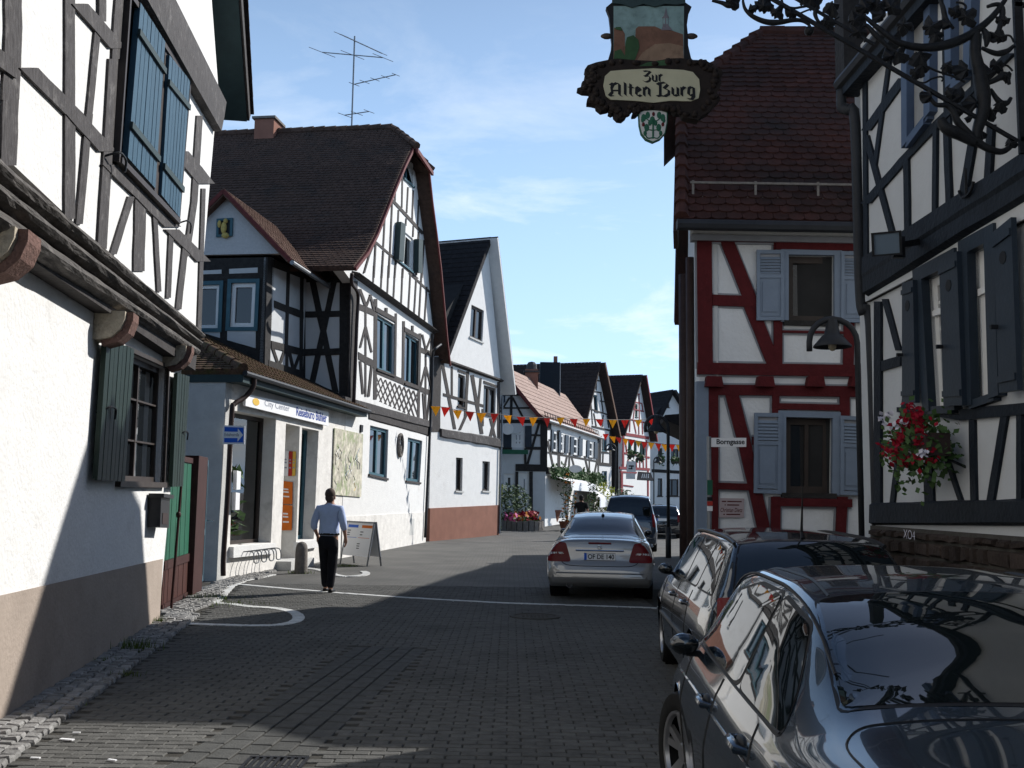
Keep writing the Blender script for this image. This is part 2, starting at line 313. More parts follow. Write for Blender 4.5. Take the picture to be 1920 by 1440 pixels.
def win(F, q, parent, holes, fm, gm, nx=2, ny=1, fw=0.06, recess=0.1, d=0.0, bars=0.022, sill=None, casing=None, cw=0.08, curtain=False, name='window', post=0.05):
    """a window set in a hole of the wall: frame with posts, glazing bars and panes, sill, casing"""
    w, h = qsize(q); fs, ft = fw / w, fw / h
    if holes is not None: holes.append(q)
    df, db = d - recess + 0.03, d - recess - 0.04
    mb = MB()
    e = 0.002
    for (a, b, c, g) in ((-e, fs, -e, 1 + e), (1 - fs, 1 + e, -e, 1 + e), (fs, 1 - fs, -e, ft), (fs, 1 - fs, 1 - ft, 1 + e)): mb.prism(F, sub(q, a, b, c, g), db, df)
    pw = post / w
    for k in range(1, nx): mb.prism(F, sub(q, k / nx - pw / 2, k / nx + pw / 2, ft, 1 - ft), db, df - 0.004)
    wo = mb.build(name, fm, parent)
    g = MB().prism(F, sub(q, fs * 0.5, 1 - fs * 0.5, ft * 0.5, 1 - ft * 0.5), db + 0.012, db + 0.02); g.build('pane', gm, wo)
    if ny > 1 and bars:
        b = MB(); bt = bars / h
        for k in range(1, ny): b.prism(F, sub(q, fs, 1 - fs, k / ny - bt / 2, k / ny + bt / 2), db + 0.01, df - 0.008)
        b.build('glazing_bar', fm, wo)
    if sill:
        st = 0.06 / h; so = 0.06 / w
        MB().prism(F, sub(q, -so, 1 + so, -st, 0.004), d - recess - 0.03, d + 0.06).build('sill', sill, wo)
    if casing:
        cs, ct = cw / w, cw / h; mb = MB()
        mb.prism(F, sub(q, -cs, 0, -ct, 1 + ct), d - 0.02, d + 0.035); mb.prism(F, sub(q, 1, 1 + cs, -ct, 1 + ct), d - 0.02, d + 0.036)
        mb.prism(F, sub(q, 0, 1, 1, 1 + ct), d - 0.02, d + 0.034); mb.prism(F, sub(q, 0, 1, -ct, 0), d - 0.02, d + 0.034); mb.build('casing', casing, wo)
    return wo
def planks(F, q, parent, m, n, d0, d1, name='shutter', plank='plank', gap=0.06, ledges=None, lm=None):
    """a shutter or gate leaf made of separate boards"""
    w, h = qsize(q); ms = MB()
    ms.prism(F, sub(q, 0.01, 0.99, 0.01, 0.99), d0, d0 + (d1 - d0) * 0.45); so = ms.build(name, m, parent)
    for k in range(n): MB().prism(F, sub(q, (k + gap) / n, (k + 1 - gap) / n, 0.0, 1.0), d0 + (d1 - d0) * 0.4, d1 + random.uniform(-0.0015, 0.0015)).build(plank, m, so)
    for t in (ledges or ()): MB().prism(F, sub(q, -0.02, 1.02, t - 0.02, t + 0.02), d1, d1 + 0.03).build('strap_hinge', lm or m, so)
    return so
def textmesh(s, shear=0.0, bold=0.0):
    cu = bpy.data.curves.new('t', 'FONT'); cu.body = s; cu.size = 1.0; cu.offset = bold; cu.shear = shear; cu.resolution_u = 4
    o = bpy.data.objects.new('t', cu); COL.objects.link(o); bpy.context.view_layer.update()
    me = bpy.data.meshes.new_from_object(o.evaluated_get(bpy.context.evaluated_depsgraph_get()))
    vs = [v.co.copy() for v in me.vertices]; fs = [tuple(p.vertices) for p in me.polygons]
    bpy.data.objects.remove(o); bpy.data.curves.remove(cu); bpy.data.meshes.remove(me)
    x0 = min(v.x for v in vs); x1 = max(v.x for v in vs); y0 = min(v.y for v in vs); y1 = max(v.y for v in vs)
    return [((v.x - x0) / (x1 - x0), (v.y - y0) / (y1 - y0)) for v in vs], fs
def lettering(F, s, q, d, m, parent, name='lettering', bold=0.0, shear=0.0):
    vs, fs = textmesh(s, shear, bold); mb = MB(); mb.add([F.W(*bil(q, a, b), d) for a, b in vs], fs); return mb.build(name, m, parent)
def tiles(P0, P1, P2, P3, tw, th, m, parent, nind=0, key=None, lift=0.03, name='roof_tile', skip=None, rounded=True):
    """overlapping plain tiles on the quad eave P0->P1, ridge P3->P2. The nind best-seen ones are single objects, the rest one part"""
    P0, P1, P2, P3 = map(Vector, (P0, P1, P2, P3)); H = ((P3 - P0).length + (P2 - P1).length) / 2; rows = max(1, int(H / th)); nrm = (P1 - P0).cross(P3 - P0).normalized()
    if nrm.z < 0: nrm = -nrm
    items = []
    for r in range(rows):
        a = P0.lerp(P3, r / rows); b = P1.lerp(P2, r / rows); L = (b - a).length; n = max(1, int(L / tw)); up = (P3 - P0).normalized(); up2 = (P2 - P1).normalized(); ofs = 0.5 if r % 2 else 0.0
        for k in range(n + (1 if ofs else 0)):
            f0 = max(0, (k - ofs) / n); f1 = min(1, (k + 1 - ofs) / n)
            if f1 - f0 < 0.1 / n: continue
            c = a.lerp(b, (f0 + f1) / 2)
            if skip and skip(c): continue
            items.append((a.lerp(b, f0 + 0.02 / n), a.lerp(b, f1 - 0.02 / n), up.lerp(up2, (f0 + f1) / 2).normalized()))
    if key: items.sort(key=lambda it: key(it[0]))
    rest = MB(); org = wl(parent)
    def one(mb, it):
        a, b, up = it; j = random.uniform(0, 0.006); x = b - a; lo = nrm * (lift + j)
        pts = [a + up * 0.035, a + x * 0.25, a + x * 0.75, b + up * 0.035] if rounded else [a, b]
        n = len(pts); hi = [b + up * th * 1.3, a + up * th * 1.3]
        vs = [p + lo for p in pts] + [p + nrm * 0.008 for p in hi] + [p + nrm * (j) for p in pts]
        fs = [tuple(range(n + 2))] + [(i + 1, i, n + 2 + i, n + 3 + i) for i in range(n - 1)] + [(0, n + 1, n + 2), (n - 1, 2 * n + 1, n)]
        mb.add(vs, fs)
    for i, it in enumerate(items):
        if i < nind: t = MB(); one(t, it); t.build(name, m, parent)
        else: one(rest, it)
    if rest.v: stuff(rest.build('roof_tiles', m, parent))
def slab(P0, P1, P2, P3, th, m, parent, name='roof'):
    P0, P1, P2, P3 = map(Vector, (P0, P1, P2, P3)); n = (P1 - P0).cross(P3 - P0).normalized()
    if n.z < 0: n = -n
    return MB().hexa([p - n * th for p in (P0, P1, P2, P3)] + [P0, P1, P2, P3]).build(name, m, parent)
def smooth_pts(pts, k=6):             # Catmull-Rom through points
    pts = [Vector(p) for p in pts]; out_ = []
    for i in range(len(pts) - 1):
        p0 = pts[max(i - 1, 0)]; p1 = pts[i]; p2 = pts[i + 1]; p3 = pts[min(i + 2, len(pts) - 1)]
        for j in range(k):
            t = j / k; out_.append(0.5 * ((2 * p1) + (p2 - p0) * t + (2 * p0 - 5 * p1 + 4 * p2 - p3) * t * t + (3 * p1 - p0 - 3 * p2 + p3) * t ** 3))
    out_.append(pts[-1]); return out_
# ------------------------------------------------------------------ ground
def ground_sheet():
    ys = [-30, -10, 0, 6, 12, 20, 30, 38] + [40 + 3 * i for i in range(1, 30)] + [200, 400, 900, 2000]; xs = [-900, -200, -60, -20, 0, 20, 60, 200, 900]; mb = MB()
    mb.add([Vector((x, y, gz(min(y, 130)))) for y in ys for x in xs], [(j * len(xs) + i, j * len(xs) + i + 1, (j + 1) * len(xs) + i + 1, (j + 1) * len(xs) + i) for j in range(len(ys) - 1) for i in range(len(xs) - 1)])
    m = bpy.data.materials.new('street_paving'); m.use_nodes = True; t = m.node_tree; bs = t.nodes['Principled BSDF']; n = t.nodes.new; l = t.links.new
    geo = n('ShaderNodeNewGeometry'); br = n('ShaderNodeTexBrick'); br.inputs['Scale'].default_value = 1.0; br.inputs['Brick Width'].default_value = 0.2; br.inputs['Row Height'].default_value = 0.1; br.inputs['Mortar Size'].default_value = 0.009
    br.inputs['Color1'].default_value = (0.098, 0.096, 0.089, 1); br.inputs['Color2'].default_value = (0.078, 0.077, 0.072, 1); br.inputs['Mortar'].default_value = (0.045, 0.041, 0.035, 1)
    ns = n('ShaderNodeTexNoise'); ns.inputs['Scale'].default_value = 0.8; ns.inputs['Detail'].default_value = 8; mx = n('ShaderNodeMixRGB'); mx.blend_type = 'MULTIPLY'; mx.inputs[0].default_value = 1.0
    rp = n('ShaderNodeValToRGB'); rp.color_ramp.elements[0].color = (0.7, 0.7, 0.68, 1); rp.color_ramp.elements[1].color = (1.15, 1.13, 1.1, 1); rp.color_ramp.elements[0].position = 0.35; rp.color_ramp.elements[1].position = 0.7
    l(geo.outputs['Position'], br.inputs['Vector']); l(geo.outputs['Position'], ns.inputs['Vector']); l(ns.outputs[0], rp.inputs[0]); l(br.outputs[0], mx.inputs[1]); l(rp.outputs[0], mx.inputs[2]); l(mx.outputs[0], bs.inputs['Base Color'])
    bs.inputs['Roughness'].default_value = 0.85; bp = n('ShaderNodeBump'); bp.inputs['Strength'].default_value = 0.7; bp.inputs['Distance'].default_value = 0.01; bp.invert = True; l(br.outputs['Fac'], bp.inputs['Height']); l(bp.outputs[0], bs.inputs['Normal'])
    return struct(mb.build('road', m))
road = ground_sheet()
def paver_me(name, L, W, H):
    b = 0.006; mb = MB(); vs = [(-L/2, -W/2, 0), (L/2, -W/2, 0), (L/2, W/2, 0), (-L/2, W/2, 0)]
    vs += [(-L/2, -W/2, H - b), (L/2, -W/2, H - b), (L/2, W/2, H - b), (-L/2, W/2, H - b)] + [(-L/2 + b, -W/2 + b, H), (L/2 - b, -W/2 + b, H), (L/2 - b, W/2 - b, H), (-L/2 + b, W/2 - b, H)]
    mb.add(vs, [(8, 9, 10, 11)] + [(4 + i, 4 + (i + 1) % 4, 8 + (i + 1) % 4, 8 + i) for i in range(4)] + [(i, (i + 1) % 4, 4 + (i + 1) % 4, 4 + i) for i in range(4)]); return mb
GW0, GW1 = gp(0, 1355), gp(297, 1165)            # foot of the white house on the left
WD = (GW1 - GW0); WD.z = 0; WD.normalize(); WN = Vector((WD.y, -WD.x, 0))     # along its wall, and out towards the street
DR0, DR1 = gp(500, 1392), gp(735, 1215)          # the drain course laid lengthwise through the paving
DD = (DR1 - DR0); DD.z = 0; DLEN = DD.length; DD.normalize(); DN = Vector((DD.y, -DD.x, 0))
def in_drain(p): r = p - DR0; a = r.dot(DD); return -2.5 < a < DLEN and abs(r.dot(DN)) < 0.42
def off_wall(p): return (p - GW0).dot(WN)
def inside(p, poly):
    c = False; n = len(poly)
    for i in range(n):
        a, b = poly[i], poly[(i + 1) % n]
        if (a.y > p.y) != (b.y > p.y) and p.x < (b.x - a.x) * (p.y - a.y) / (b.y - a.y) + a.x: c = not c
    return c
AP = [(300, 1150), (362, 1117), (410, 1090), (520, 1068), (505, 1080), (430, 1100), (395, 1135), (330, 1168)]
apts = [gp(*p) for p in AP]
def lay():
    base = MB(); ys = 19.5
    base.add([(-6, 3, 0.004), (6, 3, 0.004), (6, ys, 0.004), (-6, ys, 0.004)], [(0, 1, 2, 3)]); struct(base.build('road_bedding', MT['joint'])).parent = road
    cells = []; row = 0; y = 3.9
    while y < ys - 0.06:
        x = -5.0 + (0.1 if row % 2 else 0)
        while x < (3.4 if y < 12 else 2.3):
            p = Vector((x + random.uniform(-.004, .004), y + 0.02 * math.sin(x * 1.7 + row * .05), 0))
            if off_wall(p) > 0.47 and not in_drain(p) and not (y > 12.5 and inside(p, apts)): cells.append((p, random.gauss(0, 0.018), 0.193 * random.uniform(.98, 1.01), 0))
            x += 0.2
        y += 0.1; row += 1
    k = -2.5
    while k < DLEN:
        for j in range(5): cells.append((DR0 + DD * (k + (0.12 if j % 2 else 0)) + DN * ((j - 2) * 0.165), math.atan2(DD.y, DD.x) + random.gauss(0, .01), 0.235, 1))
        k += 0.25
    seen = lambda c: -3.6 < c[0].x < 1.2 and c[0].y > 6.15
    cells.sort(key=lambda c: (not seen(c), c[0].length))
    mes = [paver_me('paving_stone', 0.193, 0.093, 0.035).mesh('paving_stone', MT['paver']), paver_me('paving_stone', 0.235, 0.15, 0.035).mesh('paving_stone', MT['paver_dark'])]
    rest = [MB(), MB()]
    for i, (p, a, L, kind) in enumerate(cells):
        rx, ry = random.gauss(0, .006), random.gauss(0, .006); z = random.uniform(-0.023, -0.019)
        if i < 300: inst('paving_stone', mes[kind], (p.x, p.y, z), (rx, ry, a), road)
        else:
            M4 = Matrix.Translation((p.x, p.y, z)) @ Matrix.Rotation(a, 4, 'Z') @ Matrix.Rotation(rx, 4, 'X'); t = paver_me('', L if kind == 0 else .235, 0.093 if kind == 0 else .15, 0.035); rest[kind].add([M4 @ v for v in t.v], t.f)
    for r, m in zip(rest, ('paver', 'paver_dark')):
        if r.v: stuff(r.build('paving_stones', MT[m], road))
lay()
# gutter of small granite setts along the foot of the white house
gut = MB(); gut.add([p + Vector((0, 0, .006)) for p in (GW0 - WD * 4, GW0 - WD * 4 + WN * .46, GW1 + WD * .3 + WN * .5, GW1 + WD * .3)], [(0, 1, 2, 3)]); gutter = struct(gut.build('gutter', MT['joint']))
def sett(s=1.0):
    mb = MB(); L, W, H = 0.105 * s, 0.1 * s, 0.05; vs = []
    for z, e in ((0, 1), (H * .75, .97), (H, .78)):
        vs += [(x * L / 2 * e * random.uniform(.9, 1.08), y * W / 2 * e * random.uniform(.9, 1.08), z * random.uniform(.92, 1.08)) for x, y in ((-1, -1), (1, -1), (1, 1), (-1, 1))]
    mb.add(vs, [(8, 9, 10, 11)] + [(4 * r + i, 4 * r + (i + 1) % 4, 4 * r + 4 + (i + 1) % 4, 4 * r + 4 + i) for r in (0, 1) for i in range(4)]); return mb
SETTS = [sett().mesh('granite_sett', MT['sett']) for _ in range(10)]
wa = math.atan2(WD.y, WD.x)
k = -1.6
while k < (GW1 - GW0).length + 0.4:
    for j in range(4):
        p = GW0 + WD * (k + random.uniform(-.012, .012) + (0.05 if j % 2 else 0)) + WN * (0.06 + j * 0.115 + random.uniform(-.01, .01))
        inst('granite_sett', random.choice(SETTS), (p.x, p.y, random.uniform(-0.012, 0.004)), (random.gauss(0, .05), random.gauss(0, .05), wa + random.choice((0, 1.57)) + random.gauss(0, .08)), gutter)
    k += 0.118
# apron of setts in front of the gate and shop (rest of them: one part)
ap = MB(); tr = tessellate_polygon([apts]); ap.add([p + Vector((0, 0, .008)) for p in apts], [tuple(t) for t in tr]); apron = struct(ap.build('gate_apron', MT['joint']))
am = MB(); x = min(p.x for p in apts)
while x < max(p.x for p in apts):
    y = min(p.y for p in apts)
    while y < max(p.y for p in apts):
        p = Vector((x + random.uniform(-.01, .01), y + random.uniform(-.01, .01), 0))
        if inside(p, apts):
            t = sett(); a = random.gauss(0, .12); R4 = Matrix.Translation((p.x, p.y, random.uniform(-.012, 0))) @ Matrix.Rotation(a, 4, 'Z'); am.add([R4 @ v for v in t.v], t.f)
        y += .115
    x += .118
stuff(am.build('granite_setts', MT['sett'], apron))
def stone_line(px, w, name='white_line', step=0.22):
    pts = smooth_pts([gp(*p) for p in px], 12); mb = MB(); acc = 0
    for a, b in zip(pts, pts[1:]):
        d = b - a
        if d.length < 1e-4: continue
        n = max(1, round(d.length / step)); t = d.normalized(); s = Vector((t.y, -t.x, 0)) * w / 2
        for i in range(n):
            p = a.lerp(b, i / n + .01); q = a.lerp(b, (i + 1) / n - .035 / max(.2, d.length / n) * .2); z = Vector((0, 0, .019 + random.uniform(-.002, .002))); wv = random.uniform(.93, 1.05)
            mb.hexa([p - s * wv + z * 0, p + s * wv + z * 0, q + s * wv + z * 0, q - s * wv + z * 0, p - s * wv + z, p + s * wv + z, q + s * wv + z, q - s * wv + z])
    return struct(mb.build(name, MT['white_line']))
stone_line([(450, 1097), (560, 1107), (700, 1118), (900, 1130), (1060, 1136), (1240, 1142)], 0.13)
stone_line([(326, 1170), (420, 1174), (500, 1175), (545, 1170), (560, 1160), (548, 1149), (515, 1142), (470, 1139), (430, 1134), (397, 1132)], 0.16)
stone_line([(397, 1132), (412, 1118), (428, 1101), (450, 1091), (480, 1084), (508, 1078)], 0.24)
stone_line([(575, 1066), (600, 1070), (640, 1081), (676, 1080), (687, 1076), (680, 1072)], 0.16)
# manhole cover
mh = gp(1003, 1158); c = MB(); c.lathe([(0.0, .024), (.27, .024), (.275, .02), (.3, .02), (.3, .028), (.36, .028), (.37, .0)], 28)
for i in range(-4, 5):
    for j in range(-4, 5):
        if i * i + j * j < 15: c.box(i * .055 - .018, j * .055 - .018, .023, i * .055 + .018, j * .055 + .018, .029)
c.v = [v + Vector((mh.x, mh.y, 0)) for v in c.v]
top('manhole_cover', c, MT['mortar'], mh, 'round cast manhole cover set in the dark street paving', 'manhole cover')
dr = gp(515, 1436); c = MB(); c.box(dr.x - .19, dr.y - .15, .01, dr.x + .19, dr.y - .12, .024); c.box(dr.x - .19, dr.y + .12, .01, dr.x + .19, dr.y + .15, .024)
for i in range(9): c.box(dr.x - .19 + i * .045, dr.y - .12, .01, dr.x - .17 + i * .045, dr.y + .12, .023)
top('drain_grate', c, MT['metal_dk'], dr, 'slotted street drain grate at the bottom edge of the picture', 'drain')
# grass weeds in the joints
def weeds(px, n, spread, h, label):
    c0 = gp(*px); mb = MB()
    for _ in range(n):
        p = c0 + Vector((random.gauss(0, spread), random.gauss(0, spread * .8), 0)); a = random.uniform(0, 6.28); d = Vector((math.cos(a), math.sin(a), 0)); s = Vector((-d.y, d.x, 0)) * .006; hh = h * random.uniform(.4, 1.1)
        mb.add([p - s, p + s, p + d * hh * .5 + Vector((0, 0, hh))], [(0, 1, 2)])
    o = mb.build('weeds', MT['moss']); o['kind'] = 'stuff'
for w in (((255, 1222), 160, .10, .16), ((290, 1172), 120, .07, .14), ((100, 1322), 90, .1, .06), ((75, 1345), 60, .08, .05), ((200, 1245), 70, .07, .08), ((385, 1124), 240, .22, .12), ((420, 1135), 160, .25, .08), ((562, 1075), 120, .14, .09), ((650, 1062), 150, .14, .07), ((235, 1270), 60, .06, .08)): weeds(*w, '')
# litter: small scraps on the lit paving
for i, (px, sz) in enumerate((((125, 1393), .05), ((52, 1392), .035), ((143, 1380), .025), ((210, 1432), .03), ((66, 1428), .03))):
    p = gp(*px); mb = MB(); a = random.uniform(-.5, .5); R4 = Matrix.Translation((p.x, p.y, .019)) @ Matrix.Rotation(a, 4, 'Z'); mb.box(-sz, -sz * .3, 0, sz, sz * .3, .008, R4)
    top('paper_scrap', mb, MT['white'], p, ['longest white paper scrap on the sunlit paving', 'paper scrap nearest the house plinth', 'small scrap beside the longest white scrap', 'scrap close to the drain grate', 'scrap at the bottom left corner'][i], 'litter', 'scraps on the sunlit paving')
# ------------------------------------------------------------------ the white house at the left edge
Z1, Z2, Z3 = Zm(0, 0, 1 / 3), Zm(0, 440, 1 / 3), Zm(0, 880, 0.389)
FL0 = Fac(GW0.xy, WD.xy); FL1 = FL0.off(0.24)
def band(F, T0, T1, B0, B1, prof, m, parent, name, K=14, jit=0.0):
    """a moulded beam between an upper and a lower line of the picture; prof = (fraction down, outward)"""
    mb = MB(); n = len(prof)
    for k in range(K + 1):
        f = k / K; t = (T0[0] + (T1[0] - T0[0]) * f, T0[1] + (T1[1] - T0[1]) * f); b = (B0[0] + (B1[0] - B0[0]) * f, B0[1] + (B1[1] - B0[1]) * f)
        u0, v0 = F.uv(*t); u1, v1 = F.uv(*b)
        for g, d in prof: mb.v.append(F.W(u0 + (u1 - u0) * g, v0 + (v1 - v0) * g + random.uniform(-jit, jit), d + random.uniform(-jit, jit)))
        for d, g in ((-.15, 1), (-.15, 0)): mb.v.append(F.W(u0 + (u1 - u0) * g, v0 + (v1 - v0) * g, d))
    n += 2
    for k in range(K):
        for i in range(n): a = k * n; j = (i + 1) % n; mb.f.append((a + i, a + j, a + n + j, a + n + i))
    mb.f.append(tuple(range(n))); mb.f.append(tuple(K * n + i for i in reversed(range(n))))
    return mb.build(name, m, parent)
HL = thing('half_timbered_house', GW1, 'white half-timbered house at the left edge with a beige plinth and closed blue shutters', 'house')
ucb = (GW1 - GW0).length; uct, vjt = FL0.uv(345, 690)
holes = []; zq = lambda *p: quv(FL0, Z2, *p)
wq = zq((655, 1388), (910, 1396), (936, 754), (702, 650))
wl_ = win(FL0, wq, HL, holes, MT['frame_brown'], MT['glass'], nx=2, ny=3, fw=.07, recess=.12, sill=MT['frame_brown'], casing=MT['frame_brown'], cw=.05)
MB().wall(FL0, [(-4, 0), (ucb, 0), (uct, 4.3), (-4, 4.3)], holes, 0, .22).build('wall', MT['plaster'], HL)
pa, pb = FL0.uv(0, 1117), FL0.uv(297, 1050); sl = (pb[1] - pa[1]) / (pb[0] - pa[0])
MB().prism(FL0, [(-4, 0), (ucb + .015, 0), (ucb + .015, pb[1]), (-4, pa[1] + sl * (-4 - pa[0]))], -.05, .014).build('plinth', MT['plinth'], HL)
# upper storey
c0 = FL1.uv(369, 628); c1 = FL1.uv(402, 244); ga = FL1.uv(411, 187); gb = FL1.uv(397, 0)
gv = Vector((gb[0] - ga[0], gb[1] - ga[1])).normalized(); apx = Vector(ga) + gv * (4.2 / max(.3, abs(gv.x)) if abs(gv.x) > .2 else 6.5)
MB().wall(FL1, [(-4, c0[1] - .1), (c0[0], c0[1] - .05), c1, ga, tuple(apx), (-4, apx.y)], [], 0, .3).build('gable_wall', MT['plaster'], HL)
MB().prism(FL0, [(-4, .05), (ucb - .12, .05), (uct - .15, 7), (-4, 7)], -7, -.3).build('interior', MT['room'], HL)
MB().prism(FL0, [(-26, 0), (-4.02, 0), (-4.02, 9), (-26, 9)], -7, .0).build('unseen_house_row', MT['plaster'], HL)  # plain mass for unseen houses behind the camera, added to block sky light
tb(FL1, Z1, [(62, -20, 62, 210, 95), (62, 200, 46, 560, 95), (46, 560, 32, 930, 90), (381, -40, 381, 640, 56), (381, 640, 380, 1230, 58), (545, 100, 490, 640, 34), (490, 640, 432, 1260, 38),
  (668, -150, 640, 330, 46), (625, 330, 560, 1400, 52), (1115, 650, 1085, 1130, 34), (1085, 1130, 1040, 1440, 34), (1040, 470, 1010, 830, 22), (560, -60, 560, 120, 40),
  (140, 380, 400, 640, 105), (400, 640, 590, 850, 98), (430, 20, 650, 270, 92), (1000, 850, 1150, 1032, 95), (605, 925, 960, 1275, 92), (955, 1290, 1135, 1470, 78), (-300, 130, 60, 390, 100)], MT['t_grey'], HL)
tb(FL1, Z2, [(782, -240, 772, 205, 62), (728, -215, 625, 110, 38), (862, -110, 886, 320, 24), (955, -30, 938, 355, 26), (1040, 0, 995, 420, 32), (1137, -260, 1112, 540, 22)], MT['t_grey'], HL, base=.02)
band(FL1, (103, -252), (400, 246), (160, -290), (410, 189), [(0, .05), (.02, .12), (.5, .125), (.98, .12), (1, .05)], MT['t_grey'], HL, 'eaves_beam', K=8)
for k, (f0, f1, dd) in enumerate(((0, .30, .05), (.31, .62, .015), (.63, 1.0, -.03))):
    T0, T1, B0, B1 = (-400, -17), (370, 622), (-400, 178), (372, 668); L = lambda a, b, f: (a[0] + (b[0] - a[0]) * f, a[1] + (b[1] - a[1]) * f)
    band(FL1, L(T0, B0, f0), L(T1, B1, f0), L(T0, B0, f1), L(T1, B1, f1), [(0, dd - .05), (.08, dd + .02), (.3, dd + .055), (.55, dd + .06), (.8, dd + .03), (.9, dd - .01), (1, dd - .04)], MT['t_greyh'], HL, 'moulded_beam', K=40, jit=.006)
MB().wall(FL0.off(.16), [(-4, 3.3), (uct + .0, vjt - .03), (uct + .1, vjt + .3), (-4, 4.6)], [], 0, .3).build('jetty_soffit', MT['t_dark'], HL)
# corbels under the jetty
for (cx, cy, w) in ((14, 470, .3), (222, 612, .27), (338, 668, .22)):
    u, v = FL0.off(.2).uv(cx, cy); v += .13; prof = [(0.0, -.28), (.06, -.28), (.17, -.25), (.25, -.17), (.285, -.07), (.285, .0), (0.0, .0)]; mb = MB(); n = len(prof)
    mb.add([FL0.W(u - w / 2, v + z, d) for d, z in prof] + [FL0.W(u + w / 2, v + z, d) for d, z in prof], [tuple(range(n)), tuple(2 * n - 1 - i for i in range(n))] + [(i, (i + 1) % n, (i + 1) % n + n, i + n) for i in range(n)])
    co = mb.build('corbel', MT['stone_cream'], HL); mb = MB(); prof = [(.285, 0), (.35, 0), (.35, -.08), (.31, -.2), (.22, -.29), (.08, -.335), (.06, -.285), (.17, -.255), (.25, -.175), (.288, -.07)]; n = len(prof); T_ = tessellate_polygon([[Vector((d, z, 0)) for d, z in prof]])
    mb.add([FL0.W(u - w * .3, v + z, d) for d, z in prof] + [FL0.W(u + w * .62, v + z, d) for d, z in prof], [tuple(t) for t in T_] + [tuple(i + n for i in t) for t in T_] + [(i, (i + 1) % n, (i + 1) % n + n, i + n) for i in range(n)]); mb.build('roll_stone', MT['stone_red'], co)
# windows: upper pair of closed plank shutters in a dark casing
qo = quv(FL1, Z1, (622, 905), (975, 1262), (1042, 452), (690, -60)); w, h = qsize(qo); a, b = .05 / w, .06 / h
mb = MB(); mb.prism(FL1, sub(qo, 0, a, 0, 1), -.04, .075); mb.prism(FL1, sub(qo, 1 - a, 1, 0, 1), -.04, .076); mb.prism(FL1, sub(qo, a, 1 - a, 0, b), -.04, .09); mb.prism(FL1, sub(qo, a, 1 - a, 1 - b, 1), -.04, .074)
mb.prism(FL1, sub(qo, .54, .62, b, 1 - b), -.04, .05); cs = mb.build('window', MT['frame_brown'], HL); MB().prism(FL1, sub(qo, a, 1 - a, b, 1 - b), -.03, .02).build('pane', MT['glass_dk'], cs)
for pts in (((664, 880), (828, 1058), (885, 232), (738, 8)), ((862, 1092), (970, 1222), (1030, 450), (908, 305))):
    planks(FL1, quv(FL1, Z1, *pts), HL, MT['shut_blue'], 7, .03, .085, ledges=(.2, .8), lm=MT['teal_dark'])
for pts in (((485, 1380), (648, 1388), (702, 642), (540, 582)), ((925, 1418), (990, 1415), (1028, 797), (955, 774))):
    so = planks(FL0, quv(FL0, Z2, *pts), HL, MT['shut_green'], 7 if pts[0][0] < 600 else 5, .05, .10)
for F, z, p in ((FL1, Z1, (600, 880)), (FL1, Z1, (1000, 1255)), (FL0, Z2, (553, 980)), (FL0, Z2, (992, 1115))):
    u, v = F.uv(*z(*p)); mb = MB(); mb.tube(smooth_pts([F.W(u - .16, v - .05, .02), F.W(u - .1, v + .01, .12), F.W(u, v + .02, .14), F.W(u + .12, v, .14), F.W(u + .14, v - .09, .13)], 4), .011, 6); mb.build('shutter_stay', MT['iron'], HL)
# roof: steep slope seen from below, with its verge
t2 = Vector((gv.y, -gv.x)); t2 = t2 if t2.x > 0 else -t2; e = Vector(FL1.uv(424, 214)); ov = e - gv * .12
sec = [tuple(ov + t2 * .02), tuple(ov + t2 * .26), tuple(apx + t2 * .3 + gv * .2), tuple(apx + t2 * .02)]
MB().prism(FL1, sec, -8, .32).build('roof', MT['teal_dark'], HL)
MB().prism(FL1, [tuple(ov + t2 * .05), tuple(ov + t2 * .25), tuple(apx + t2 * .27), tuple(apx + t2 * .05)], .32, .36).build('bargeboard', MT['t_dark'], HL)
L = (apx - ov).length; k = 0
while k < min(L, 9):
    p0 = ov + gv * k + t2 * .27; p1 = ov + gv * (k + .33) + t2 * .262
    MB().prism(FL1, [tuple(p0), tuple(p0 + t2 * .045), tuple(p1 + t2 * .02), tuple(p1)], .05, .41).build('verge_tile', MT['tile_brown'], HL); k += .3
# letterbox on the plinth corner
q = quv(FL0, Z3, (706, 278), (752, 282), (758, 128), (712, 122)); mb = MB(); mb.prism(FL0, q, .014, .16); lb = thing('letterbox', FL0.W(*q[0]), 'dark metal letterbox hanging on the white wall beneath the green shutter', 'letterbox'); mb.build('case', MT['metal_dk'], lb)
MB().prism(FL0, sub(q, -.08, 1.08, .92, 1.04), .02, .2).build('lid', MT['metal_dk'], lb); MB().prism(FL0, sub(q, .2, .8, .1, .45), .16, .166).build('door', MT['pipe_brown'], lb)
# ------------------------------------------------------------------ gate beside it
G0, G1 = gp(300, 1148), gp(358, 1116); FG = Fac(G0.xy, (G1 - G0).xy)
GT = thing('courtyard_gate', G0, 'closed gate leaf of green boards over red-brown boards beside the white house', 'gate')
qg = [FG.uv(300, 1146), FG.uv(348, 1123), FG.uv(357, 880), FG.uv(300, 868)]; qg = [(qg[0][0], .06), (qg[1][0], .06), (qg[2][0], 2.25), (qg[0][0], 2.25)]
ts = (FG.uv(330, 1052)[1] - .06) / 2.19
for s in range(5):
    MB().prism(FG, sub(qg, s / 5 + .008, (s + 1) / 5 - .008, ts + .03, .96), -.02, .012 + random.uniform(0, .003)).build('green_board', MT['gate_green'], GT)
    MB().prism(FG, sub(qg, s / 5 + .008, (s + 1) / 5 - .008, .02, ts - .03), -.02, .012 + random.uniform(0, .003)).build('brown_board', MT['gate_brown'], GT)
